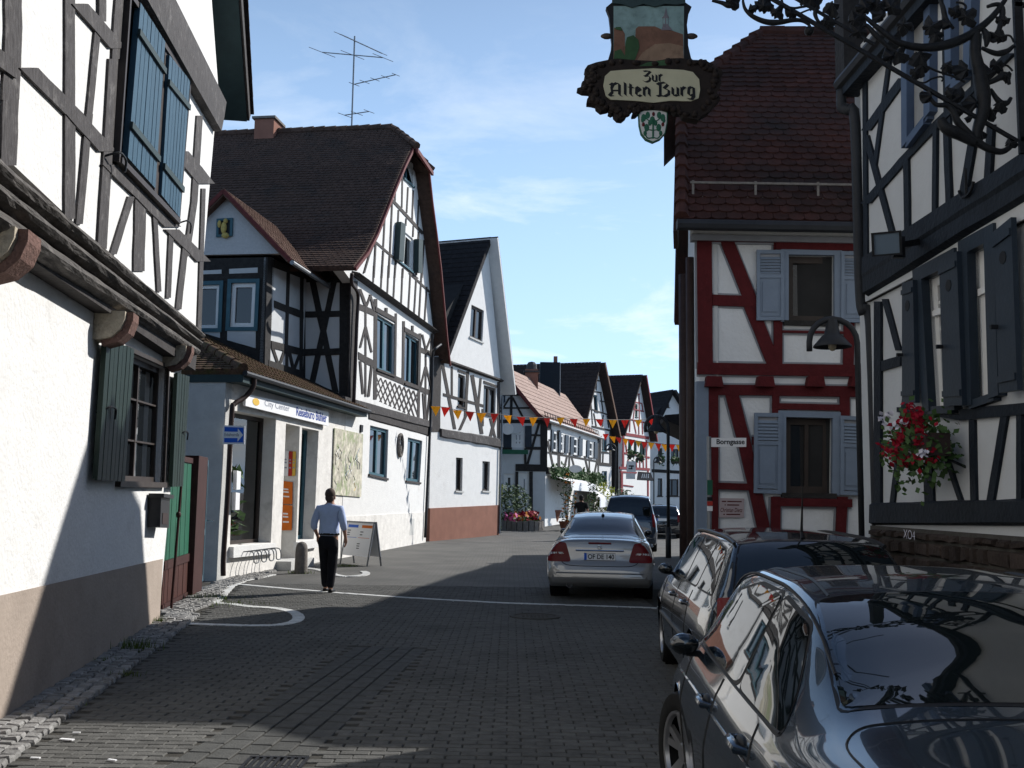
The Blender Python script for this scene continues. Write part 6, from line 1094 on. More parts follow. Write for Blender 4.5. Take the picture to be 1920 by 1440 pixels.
# blackletter: strokes of a broad nib
GL = {'Z': (.62, [[(.05, .95), (.3, 1.0), (.6, .93)], [(.58, .95), (.25, .56), (.1, .5)], [(.1, .5), (.42, .56), (.55, .38), (.5, .1), (.28, -.02)], [(.28, -.02), (.1, .02), (.02, .12)]]),
      'u': (.5, [[(.06, .66), (.12, .6), (.12, .12), (.22, .02)], [(.22, .02), (.38, .1)], [(.36, .66), (.4, .6), (.4, .1), (.5, .02)]]),
      'r': (.4, [[(.04, .66), (.12, .6), (.12, .06), (.2, .0)], [(.12, .48), (.28, .68), (.38, .58)]]),
      'A': (.84, [[(.5, .98), (.28, .84), (.2, .6), (.24, .3), (.06, .04)], [(.5, .98), (.64, .88), (.64, .1), (.8, .0)], [(.22, .42), (.64, .42)], [(.06, .04), (.26, .08), (.34, .02)], [(.12, .8), (.3, .96)]]),
      'l': (.28, [[(.1, 1.0), (.12, .9), (.12, .12), (.24, .0)]]),
      't': (.36, [[(.14, .9), (.14, .12), (.28, .0)], [(.02, .64), (.32, .64)]]),
      'e': (.42, [[(.12, .6), (.1, .14), (.22, .0)], [(.12, .6), (.24, .68), (.34, .52), (.14, .34)], [(.22, .0), (.38, .1)]]),
      'n': (.54, [[(.04, .66), (.12, .58), (.12, .06), (.2, .0)], [(.12, .5), (.3, .68), (.4, .56), (.4, .1), (.5, .0)]]),
      'B': (.82, [[(.06, .84), (.24, .98), (.24, .06)], [(.24, .95), (.5, 1.0), (.66, .84), (.44, .56)], [(.44, .56), (.72, .46), (.72, .16), (.5, .0), (.24, .06), (.06, .0)]]),
      'g': (.52, [[(.12, .58), (.1, .14), (.2, .02)], [(.12, .58), (.26, .68), (.4, .6)], [(.38, .64), (.4, .0), (.28, -.22), (.06, -.18)], [(.2, .02), (.38, .12)]])}
def blackletter(s, x0, x1, yb, yt, nib=.085):
    tot = sum(GL[c][0] if c != ' ' else .24 for c in s); sc = (x1 - x0) / tot; h = yb - yt; x = x0; mb = MB(); d = .0285; nx, ny = nib * .80, nib * .62
    for c in s:
        if c == ' ': x += .24 * sc; continue
        w, st = GL[c]
        for line in st:
            for a, b in zip(line, line[1:]):
                P = [(a[0] - nx / 2, a[1] + ny / 2), (a[0] + nx / 2, a[1] - ny / 2), (b[0] + nx / 2, b[1] - ny / 2), (b[0] - nx / 2, b[1] + ny / 2)]
                if abs((b[0] - a[0]) * -ny - (b[1] - a[1]) * nx) < nib * .02: P = [(a[0] - .02, a[1] - .02), (a[0] + .02, a[1] + .02), (b[0] + .02, b[1] + .02), (b[0] - .02, b[1] - .02)]
                d += .00006; mb.add([FSn.W(*FSn.uv(*ZS(x + p[0] * sc, yb - p[1] * h)), d) for p in P], [(0, 1, 2, 3)])
        x += w * sc
    return mb.build('blackletter_name', MT['black'], SG)
blackletter('Zur', 640, 835, 805, 700, .21); blackletter('Alten Burg', 305, 1150, 945, 812, .2)
# painted castle picture
def paint(pts, m, d): MB().prism(FSn, zs_(pts), 0, d).build('painted_shape', m, SG)
PC = lambda n, c: mat(n, c, .6, .3, 18, c2=tuple(x * .55 for x in c), c2amt=(.5, .7), c2scale=9)
psky = PC('painted_sky', (.18, .27, .27)); prock = PC('painted_rock', (.15, .08, .055)); pgrn = PC('painted_green', (.035, .08, .035)); pth = PC('painted_path', (.21, .14, .095)); ptw = PC('painted_tower', (.15, .14, .16)); prd = PC('painted_ridge', (.05, .12, .13))
paint([(362, 590), (362, 60), (1040, 60), (1040, 590)], psky, .003); paint([(362, 585), (365, 270), (440, 275), (470, 330), (470, 440), (520, 585)], prock, .005)
paint([(560, 610), (575, 280), (600, 258), (760, 258), (830, 290), (930, 300), (1030, 335), (1038, 585), (900, 620)], prock, .006); paint([(570, 612), (640, 510), (760, 430), (900, 420), (1030, 450), (1036, 560), (860, 625)], pth, .008)
paint([(820, 295), (835, 255), (838, 180), (828, 175), (850, 150), (866, 70), (880, 150), (895, 172), (888, 180), (890, 250), (930, 295)], ptw, .0075); paint([(470, 600), (475, 420), (490, 365), (550, 345), (600, 390), (610, 460), (560, 600)], pgrn, .010); paint([(362, 590), (370, 500), (430, 480), (480, 560), (500, 600)], pgrn, .0115); paint([(605, 650), (680, 615), (860, 590), (900, 640)], pgrn, .0215)
for x, y in ((848, 205), (876, 205)): paint([(x - 8, y + 30), (x - 8, y - 25), (x + 8, y - 25), (x + 8, y + 30)], psky, .0085)
paint([(370, 285), (385, 265), (430, 265), (445, 300)], pgrn, .009); MB().prism(FSn, zs_([(348, 40), (352, -60), (1046, -60), (1052, 40), (960, 55), (860, 45), (760, 75), (650, 45), (540, 80), (440, 48)]), 0, .016).build('roof_ledge', MT['teal_dark'], SG)
for x in (300, 1118): u, v = FSn.uv(*ZS(x, 337)); mb = MB(); mb.ball(FSn.W(u, v, -.02), .045, .02, .022, 8, 6); mb.build('knob', MT['frame_brown'], SG, True)
sh = [(600, 1085), (605, 1200), (625, 1290), (670, 1345), (740, 1375), (810, 1345), (860, 1290), (880, 1190), (882, 1085), (830, 1066), (740, 1060), (650, 1066)]
MB().prism(FSn, zs_(sh), -.03, .005).build('shield_rim', MT['gate_green'], SG); MB().prism(FSn, zs_([(740 + (x - 740) * .93, 1215 + (y - 1215) * .95) for x, y in sh]), 0, .0085).build('shield', mat('shield_white', (.5, .5, .48), .5, .06), SG)
tr_ = MB()
def sp(pts, w): 
    q = smooth_pts([Vector((x, y, 0)) for x, y in pts], 4); tr_.tube([FSn.W(*FSn.uv(*ZS(p.x, p.y)), .009) for p in q], w, 5)
sp([(740, 1340), (742, 1250), (740, 1150)], .0065); sp([(740, 1260), (690, 1250), (670, 1210)], .004); sp([(742, 1260), (790, 1250), (812, 1210)], .004); sp([(740, 1180), (690, 1160), (650, 1120)], .004); sp([(742, 1180), (790, 1160), (832, 1120)], .004); sp([(740, 1330), (690, 1335), (660, 1290)], .0045); sp([(742, 1330), (790, 1335), (820, 1290)], .0045)
for x, y, r in ((650, 1140, 26), (690, 1115, 24), (800, 1115, 24), (835, 1140, 26), (680, 1235, 26), (795, 1235, 26), (735, 1165, 28), (710, 1190, 20), (765, 1190, 20), (640, 1160, 18), (845, 1165, 18), (665, 1290, 18), (815, 1290, 18)):
    u, v = FSn.uv(*ZS(x, y)); tr_.ball(FSn.W(u, v, .0095), r * .0007, .003, r * .0011, 6, 4)
tr_.build('oak_emblem', MT['gate_green'], SG); ac = MB()
for x, y in ((745, 1105), (648, 1205), (835, 1205)): u, v = FSn.uv(*ZS(x, y)); ac.ball(FSn.W(u, v, .011), .011, .003, .016, 6, 4)
ac.build('acorn', MT['t_red'], SG)
# bracket: bars, scrolls and leaves
BK = thing('wrought_iron_bracket', FSn.W(*FSn.uv(1910, 200)), 'ornate black wrought-iron bracket of scrolls and leaves projecting from the tavern', 'sign bracket')
ZT3b = Zm(1580, 0, 340 / 1632); I = MT['iron']
def iron(z, pts, r, name='scroll', y=0.0, k=5):
    q = smooth_pts([Vector((a, b, 0)) for a, b in pts], k); n = len(q); rr = r if not isinstance(r, tuple) else [r[0] + (r[1] - r[0]) * (1 - abs(2 * i / (n - 1) - 1)) for i in range(n)]
    MB().tube([FSn.W(*FSn.uv(*z(p.x, p.y)), y) for p in q], rr, 7).build(name, I, BK, True)
def leafplate(z, x, y, s, ang, lobes=5, seed=0):
    rn = random.Random(seed); u, v = FSn.uv(*z(x, y)); pts = []
    for i in range(lobes * 4):
        a = 2 * math.pi * i / (lobes * 4); r = s * (.72 + .13 * math.cos(lobes * a) + rn.uniform(-.09, .09)) * (1 + .6 * math.cos(a)); pts.append((u + r * math.cos(a + ang), v + r * math.sin(a + ang)))
    mb = MB(); n = len(pts); mb.add([FSn.W(u, v, .035)] + [FSn.W(a, b, .012 * math.sin(i * 1.9)) for i, (a, b) in enumerate(pts)] + [FSn.W(u, v, .022)] + [FSn.W(a, b, .012 * math.sin(i * 1.9) - .012) for i, (a, b) in enumerate(pts)], [(0, 1 + i, 1 + (i + 1) % n) for i in range(n)] + [(n + 1, n + 2 + (i + 1) % n, n + 2 + i) for i in range(n)] + [(1 + i, n + 2 + i, n + 2 + (i + 1) % n, 1 + (i + 1) % n) for i in range(n)]); mb.build('leaf', I, BK)
# straight bars
for a, b, w in (((1000, -262), (1908, 265), .024), ((1240, -150), (1640, 84), .018), ((1000, -262), (1640, -150), .02)): MB().bar(FSn.W(*FSn.uv(*a)), FSn.W(*FSn.uv(*b)), w, w).build('bar', I, BK)
uw = F0.uv(1916, 200)[0]; x0 = FSn.uv(1906, 100)[0]; pz = [FSn.uv(1912, -260)[1], FSn.uv(1908, 288)[1]]; MB().bar((x0 + .02, YS, pz[0]), (x0 + .02, YS, pz[1]), .06, .03, up=(0, 1, 0)).build('wall_bar', I, BK)
wx = F0.W(0, 0).x; 
for z in (pz[1] + .1, (pz[0] + pz[1]) / 2): MB().bar((x0, YS, z), (wx + .35, YS, z), .03).build('wall_pin', I, BK)
for x in (1175, 1265): MB().tube([FSn.W(*FSn.uv(x, -160)), FSn.W(*FSn.uv(x, 4), -.02)], .008, 6).build('hanger', I, BK)
iron(ZK, [(445, -30), (440, 20), (470, 110), (560, 190), (700, 245), (840, 250), (1000, 225), (1110, 235), (1190, 290), (1200, 350)], (.006, .022)); iron(ZK, [(620, -20), (640, 40), (680, 60), (690, 20)], .012); iron(ZK, [(870, -20), (900, 60), (1000, 90), (1090, 80), (1180, 60), (1200, 30)], .009)
iron(ZK, [(1290, -20), (1270, 60), (1250, 150), (1280, 230), (1330, 270)], (.008, .016)); iron(ZK, [(1290, 20), (1280, 110), (1330, 160), (1440, 230), (1520, 190)], .007); iron(ZK, [(1080, 150), (1180, 110), (1210, 120)], .007); iron(ZK, [(90, 5), (200, 30), (270, 60), (330, 60), (380, 5)], (.01, .02))
for i, (x, y, s, a) in enumerate(((660, 95, .075, 1.2), (290, 30, .07, .4), (800, 160, .06, .8), (960, 170, .05, 1.0), (560, 120, .045, 2.0), (1350, 260, .06, 0), (1420, 60, .07, -1.2), (1190, 20, .08, .3), (1110, -10, .09, .5), (1380, 310, .04, 0))): leafplate(ZK, x, y, s, a, 5, i)
u, v = FSn.uv(1517, 58); mb = MB(); mb.ball(FSn.W(u, v), .034, .034, .034, 10, 8); mb.build('ball', I, BK, True)
iron(ZT3b, [(200, 150), (330, 260), (500, 380), (700, 425), (900, 410), (1080, 350), (1210, 270), (1330, 170), (1420, 60), (1500, -60)], (.014, .036)); iron(ZT3b, [(780, 870), (840, 940), (940, 950), (1000, 1010), (1040, 1100), (1180, 1250), (1300, 1330), (1420, 1365), (1500, 1330), (1510, 1280), (1480, 1275)], (.012, .03))
iron(ZT3b, [(880, 1070), (930, 1150), (1050, 1210), (1200, 1290)], (.03, .045)); iron(ZT3b, [(1200, 280), (1190, 450), (1230, 650), (1265, 850), (1265, 1000), (1220, 1150), (1200, 1250)], (.03, .055), 'acanthus_stem'); iron(ZT3b, [(1260, 760), (1330, 740), (1410, 700), (1450, 670), (1480, 690), (1500, 760)], (.012, .026)); iron(ZT3b, [(1330, 800), (1380, 880), (1430, 930), (1480, 930), (1515, 880)], (.012, .024)); iron(ZT3b, [(1250, 430), (1380, 480), (1480, 460), (1540, 410)], (.012, .024))
iron(ZT3b, [(1410, 620), (1440, 640), (1430, 600), (1480, 590), (1530, 640)], .007, 'tendril'); iron(ZT3b, [(1440, 350), (1460, 320), (1510, 325), (1540, 380)], .007, 'tendril'); iron(ZT3b, [(560, 700), (720, 745), (800, 710), (880, 690), (905, 710), (890, 730)], .007, 'tendril'); iron(ZT3b, [(500, 480), (700, 570), (850, 640), (1000, 690), (1100, 740)], .008, 'tendril'); iron(ZT3b, [(180, 240), (220, 230), (300, 320), (420, 430), (520, 520)], (.01, .02)); iron(ZT3b, [(1020, 20), (1080, 30), (1110, 60), (1100, 90)], .008, 'tendril'); iron(ZT3b, [(870, -20), (900, 60), (930, 170), (1000, 260)], (.01, .02)); iron(ZT3b, [(1250, 240), (1300, 330), (1290, 420)], (.01, .03)); iron(ZT3b, [(1300, 60), (1400, 40), (1440, 120), (1380, 350), (1330, 360)], (.012, .022)); iron(ZT3b, [(60, 330), (110, 300), (180, 330), (200, 380)], .008, 'tendril'); iron(ZT3b, [(600, 200), (630, 240), (620, 280)], .007, 'tendril')
for i, (x, y, s, a) in enumerate(((770, 260, .09, .3), (820, 330, .07, -.8), (680, 500, .09, -1.2), (700, 610, .06, -1.5), (940, 240, .05, 2), (1090, 170, .09, .6), (1100, 640, .08, 3), (1000, 130, .06, 1), (920, 600, .06, -.5), (480, 490, .08, -.4), (430, 520, .06, 2), (300, 60, .08, .3), (250, 40, .06, 1.4), (420, 80, .09, .8), (350, 150, .07, 2.6), (520, 240, .07, 0), (640, 670, .05, .6), (1390, 350, .07, 1.2), (1230, 1190, .06, -1.6), (1180, 940, .07, 3.0), (1400, 940, .06, -.8), (1320, 1000, .06, -1.2), (1050, 880, .08, 2.4), (960, 870, .06, .7), (1440, 200, .06, 1.4), (1270, 700, .08, 1.5), (1360, 600, .06, .4), (780, 880, .06, 2.6), (1150, 1070, .03, 3), (1040, 1020, .03, .2), (1490, 1300, .05, 0), (1450, 700, .05, .5), (130, 300, .07, 1), (90, 200, .08, .4), (200, 90, .08, 1.6))): leafplate(ZT3b, x, y, s, a, 5 if s > .055 else 4, 40 + i)
# ------------------------------------------------------------------ street lamps
def lamp(base, H, reach, R, label, dirx, sc=1.0, cat='street lamp'):
    t = thing('street_lamp', base, label, cat, 'arched street lamps'); b = Vector(base); d = Vector(dirx).normalized(); mb = MB(); arc = [b, b + Vector((0, 0, .9))]; mb.tube(arc, .055 * sc, 8); z = H - reach / 2
    pts = [b + Vector((0, 0, .9)), b + Vector((0, 0, z))] + [b + d * (reach / 2 - reach / 2 * math.cos(a * math.pi / 10)) + Vector((0, 0, z + reach / 2 * math.sin(a * math.pi / 10))) for a in range(1, 11)] + [b + d * reach + Vector((0, 0, z - .1 * sc))]
    mb.tube(pts, .033 * sc, 8); mb.build('post', MT['pipe_dark'], t, True); c = b + d * reach * .52 + Vector((0, 0, z + reach / 2)); M4 = Matrix.Translation(c)
    sh_ = MB().lathe([(.0, 0), (.055 * sc, -.01), (.07 * sc, -.1 * sc), (.085 * sc, -.17 * sc), (.12 * sc, -.2 * sc), (R, -.3 * sc), (R * 1.0, -.315 * sc), (.11 * sc, -.215 * sc), (0, -.2 * sc)], 20, M4); sh_.build('lamp_shade', MT['pipe_dark'], t, True, 50)
    bl = MB(); bl.ball(c - Vector((0, 0, .29 * sc)), .05 * sc, .05 * sc, .07 * sc, 8, 6); bl.build('bulb', glassmat('lamp_bulb', (.4, .34, .22), rough=.2), t, True)
    return t
Yl = 11.0; pl_ = at(1614, 930, Yl); zt_ = at(1570, 598, Yl).z; rch = (at(1614, 650, Yl).x - at(1524, 650, Yl).x); lamp((pl_.x, Yl, 0), zt_, rch, .205, 'arched street lamp in front of the red house with a flat conical shade', (-1, 0, 0))
Yl = 30.0; p = at(1253, 930, Yl); lamp((p.x, Yl, 0), at(1232, 780, Yl).z, (p.x - at(1210, 800, Yl).x), .3, 'dark arched street lamp on the post beyond the silver car', (-1, 0, 0), 1.5)
Yl = 62.0; p = at(1154, 930, Yl); lamp((p.x, Yl, gz(Yl)), at(1150, 842, Yl).z, .5 * 1.2, .3, 'arched lamp by the dark-roofed gable house', (-1, 0, 0), 1.3)
Yl = 72.0; p = at(1226, 930, Yl); lamp((p.x, Yl, gz(Yl)), at(1232, 870, Yl).z, .55, .3, 'farthest small arched lamp in front of the grey gable house', (1, 0, 0), 1.3)
# ------------------------------------------------------------------ bunting across the street
ZF = Zm(780, 420, 520 / 1440)
def bunting(pts, Ya, Yb, first, label, flag_lab):
    n = len(pts); t = thing('bunting', at(*ZF(*pts[0]), Ya), label, 'bunting'); tops = []
    for i, (x, y) in enumerate(pts):
        f = i / (n - 1); Y = Ya + (Yb - Ya) * f; c = at(*ZF(x, y - 18), Y); tops.append(c)
    MB().tube(tops, .012, 4).build('cord', MT['black'], t)
    for i, c in enumerate(tops):
        k = .17 * random.uniform(.92, 1.05); tw = random.gauss(0, .35); d = Vector((math.cos(tw), math.sin(tw), 0)) * k; dn = Vector((random.gauss(0, .04), random.gauss(0, .05), -.35 * random.uniform(.92, 1.06))); n_ = Vector((-d.y, d.x, 0)).normalized() * .004
        mb = MB(); a, b, e = c - d, c + d, c + dn; mb.add([a - n_, b - n_, e - n_, a + n_, b + n_, e + n_], [(0, 1, 2), (3, 5, 4), (0, 3, 4, 1), (1, 4, 5, 2), (2, 5, 3, 0)]); mb.build('pennant', MT['flag_y' if (i + first) % 2 == 0 else 'flag_r'], t)
def cloth(name, c):
    m = mat(name, c, .8, .08, 6); bs = m.node_tree.nodes['Principled BSDF']; t = m.node_tree; tl = t.nodes.new('ShaderNodeBsdfTranslucent'); tl.inputs[0].default_value = tuple(c) + (1,); mx = t.nodes.new('ShaderNodeMixShader'); mx.inputs[0].default_value = .45; t.links.new(bs.outputs[0], mx.inputs[1]); t.links.new(tl.outputs[0], mx.inputs[2]); t.links.new(mx.outputs[0], t.nodes['Material Output'].inputs[0]); return m
MT['flag_y'] = cloth('yellow_pennant', (.85, .5, .04)); MT['flag_r'] = cloth('red_pennant', (.75, .07, .05))
bunting([(102, 965), (155, 970), (215, 985), (280, 993), (340, 1000), (408, 1002), (475, 1012), (545, 1020), (610, 1022), (680, 1025), (750, 1022), (818, 1030), (885, 1030), (952, 1032), (1022, 1035), (1085, 1035), (1155, 1035), (1222, 1030)], 34, 44, 0, 'nearer string of yellow and red pennants running from the gabled house across the street', '')
bunting([(985, 1108), (1020, 1120), (1052, 1126), (1088, 1133), (1120, 1138), (1155, 1145), (1187, 1150), (1222, 1153), (1258, 1158), (1292, 1162), (1328, 1162), (1365, 1165)], 54, 47, 1, 'farther and lower string of pennants hanging in front of the red timbered gable', '')
# hanging shop signs in front of the far red house
for px0, px1, y0, y1, lab, dark in ((1175, 1192, 865, 885, 'upper white hanging shop sign with a dark emblem in front of the red timbered house', 1), (1174, 1191, 888, 898, 'lower blank white hanging sign in front of the red timbered house', 0)):
    a, b = at(px0, y1, 75), at(px1, y0, 75); t = thing('hanging_sign', a, lab, 'sign'); mb = MB(); mb.box(a.x, 75, a.z, b.x, 75.1, b.z); mb.build('sign_plate', MT['plaster_clean'], t)
    if dark:
        w, h = b.x - a.x, b.z - a.z; mb = MB(); mb.box(a.x + w * .25, 74.985, a.z + h * .5, a.x + w * .8, 74.999, a.z + h * .62); mb.box(a.x + w * .2, 74.985, a.z + h * .25, a.x + w * .65, 74.999, a.z + h * .36); mb.box(a.x + w * .5, 74.985, a.z + h * .36, a.x + w * .62, 74.999, a.z + h * .5); mb.build('emblem', MT['black'], t)
a, b, c, d = at(1196, 884, 75.5), at(1220, 886, 75.5), at(1226, 902, 74.6), at(1194, 900, 74.6); mb = MB(); mb.hexa([d, c, c + Vector((0, .02, .03)), d + Vector((0, .02, .03)), a, b, b + Vector((0, .03, 0)), a + Vector((0, .03, 0))]); aw = top('awning', mb, MT['t_blue'], d, 'dark lettered awning beneath the red timbered house', 'awning'); 
mb = MB(); Fw = Fac((d.x, 74.4), (1, 0), (0, -1))
for k in range(4): mb.prism(Fw, [(.3 + k * .16, a.z - .5), (.36 + k * .16, a.z - .5), (.44 + k * .14, a.z - .2), (.38 + k * .14, a.z - .2)], 0, .02)
mb.build('lettering', MT['white'], aw)
# ------------------------------------------------------------------ cars: a lofted shell from keyed cross-sections
def hermite(keys, y):
    if y <= keys[0][0]: return keys[0][1:]
    if y >= keys[-1][0]: return keys[-1][1:]
    for i in range(len(keys) - 1):
        if keys[i][0] <= y <= keys[i + 1][0]:
            a, b = keys[i], keys[i + 1]; p = keys[max(i - 1, 0)]; n = keys[min(i + 2, len(keys) - 1)]; h = b[0] - a[0]; t = (y - a[0]) / h; o = []
            for j in range(1, len(a)):
                d = (b[j] - a[j]) / h; d0 = (a[j] - p[j]) / (a[0] - p[0]) if i > 0 else d; d1 = (n[j] - b[j]) / (n[0] - b[0]) if i + 2 < len(keys) else d
                lim = lambda da, db: 0 if da * db <= 0 else 2 * da * db / (da + db)
                m0, m1 = lim(d0, d), lim(d, d1); t2, t3 = t * t, t ** 3
                o.append((2 * t3 - 3 * t2 + 1) * a[j] + (t3 - 2 * t2 + t) * h * m0 + (-2 * t3 + 3 * t2) * b[j] + (t3 - t2) * h * m1)
            return tuple(o)
class Car:
    # key: y, R (top height), cr (drop to the roof edge), wr (roof edge half width), zb (belt), wb, wm (widest), zs (sill)
    def __init__(s, keys, L, wheels, wr_=.31): s.k = keys; s.L = L; s.wh = wheels; s.r = wr_; s.cache = {}
    def sec(s, y):
        y = round(y, 4)
        if y in s.cache: return s.cache[y]
        R, cr, wr, zb, wb, wm, zs = hermite(s.k, y); zb = min(zb, R - cr - .01)
        zm = min(.66, zs + (zb - zs) * .62)
        c = [(0, R), (wr * .5, R - cr * .12), (wr * .85, R - cr * .5), (wr, R - cr), (wr + (wb - wr) * .5, (R - cr + zb) / 2 + .012), (wb, zb), (wb + (wm - wb) * .45, zb - .045 - (zb - zm) * .12), (wm - .008, zm + .06), (wm, zm - .04), (wm - .012, zs + (zm - zs) * .45), (wm - .03, zs + .06), (wm - .07, zs), (0, zs)]
        P = smooth_pts([Vector((a, b, 0)) for a, b in c[:-1]], 4) + [Vector((c[-1][0], c[-1][1], 0))]; s.cache[y] = [(p.x, p.y) for p in P]; return s.cache[y]
    def xs(s, y, z):                    # half width of the shell at (y, z)
        P = s.sec(y); best = 0
        for (x0, z0), (x1, z1) in zip(P, P[1:-1]):
            if (z0 - z) * (z1 - z) <= 0 and abs(z0 - z1) > 1e-7: best = max(best, x0 + (x1 - x0) * (z0 - z) / (z0 - z1))
        return best
    def zt(s, x, y):                    # height of the top of the shell at (x, y)
        P = s.sec(y); x = abs(x)
        for (x0, z0), (x1, z1) in zip(P, P[1:]):
            if x0 <= x <= x1 and x1 - x0 > 1e-7: return z0 + (z1 - z0) * (x - x0) / (x1 - x0)
        return P[0][1] - .5
    def yr(s, x, z, front=False):       # how far back (or forward) the shell reaches at (x, z)
        lo, hi = 0.0, s.L / 2
        ins = lambda y: s.zt(x, y) >= z and abs(x) <= max(.001, s.xs(y, z)) + 1e-4
        f = (lambda y: s.L - y) if front else (lambda y: y)
        if ins(f(0)): return f(0)
        y = 0
        while y < hi and not ins(f(y)): y += .02
        a, b = y - .02, y
        for _ in range(12):
            m = (a + b) / 2
            if ins(f(m)): b = m
            else: a = m
        return f(b)
def patch(outline, proj, rings=5, sub_=6):
    pts = []
    n = len(outline)
    for i in range(n):
        a, b = outline[i], outline[(i + 1) % n]
        for k in range(sub_): pts.append((a[0] + (b[0] - a[0]) * k / sub_, a[1] + (b[1] - a[1]) * k / sub_))
    c = (sum(p[0] for p in pts) / len(pts), sum(p[1] for p in pts) / len(pts)); m = len(pts); mb = MB()
    for r in range(rings):
        f = 1 - r / rings
        for p in pts: mb.v.append(proj(c[0] + (p[0] - c[0]) * f, c[1] + (p[1] - c[1]) * f))
    mb.v.append(proj(*c))
    for r in range(rings - 1):
        for i in range(m): mb.f.append((r * m + i, r * m + (i + 1) % m, (r + 1) * m + (i + 1) % m, (r + 1) * m + i))
    for i in range(m): mb.f.append(((rings - 1) * m + i, (rings - 1) * m + (i + 1) % m, rings * m))
    return mb
def rnd_poly(pts, r=.25, k=4):          # round the corners of an outline
    o = []; n = len(pts)
    for i in range(n):
        p0, p1, p2 = pts[i - 1], pts[i], pts[(i + 1) % n]; a = tuple(p1[j] + (p0[j] - p1[j]) * r for j in (0, 1)); b = tuple(p1[j] + (p2[j] - p1[j]) * r for j in (0, 1))
        for q in range(k + 1):
            t = q / k; o.append(tuple((1 - t) ** 2 * a[j] + 2 * t * (1 - t) * p1[j] + t * t * b[j] for j in (0, 1)))
    return o
def carpaint(name, c, metal=.3, rough=.28, coat=1.0):
    m = mat(name, c, rough, .03, 60, metal=metal, coat=coat); m.node_tree.nodes['Principled BSDF'].inputs['Coat IOR'].default_value = 1.65; return m
CGLASS = glassmat('car_glass', (.006, .009, .010)); CGLASS.node_tree.nodes['Principled BSDF'].inputs['Specular IOR Level'].default_value = 1.0
TYRE = mat('tyre_rubber', (.018, .018, .018), .85, .2, 20); RIM = mat('alloy_rim', (.42, .42, .43), .3, .05, 10, metal=.8); LAMPR = glassmat('red_lamp_glass', (.13, .004, .006), rough=.3); LAMPW = glassmat('clear_lamp_glass', (.5, .5, .5), rough=.08); PLAST = mat('black_trim', (.015, .015, .016), .45, .1, 20)
LAMPR.node_tree.nodes['Principled BSDF'].inputs['Specular IOR Level'].default_value = .2
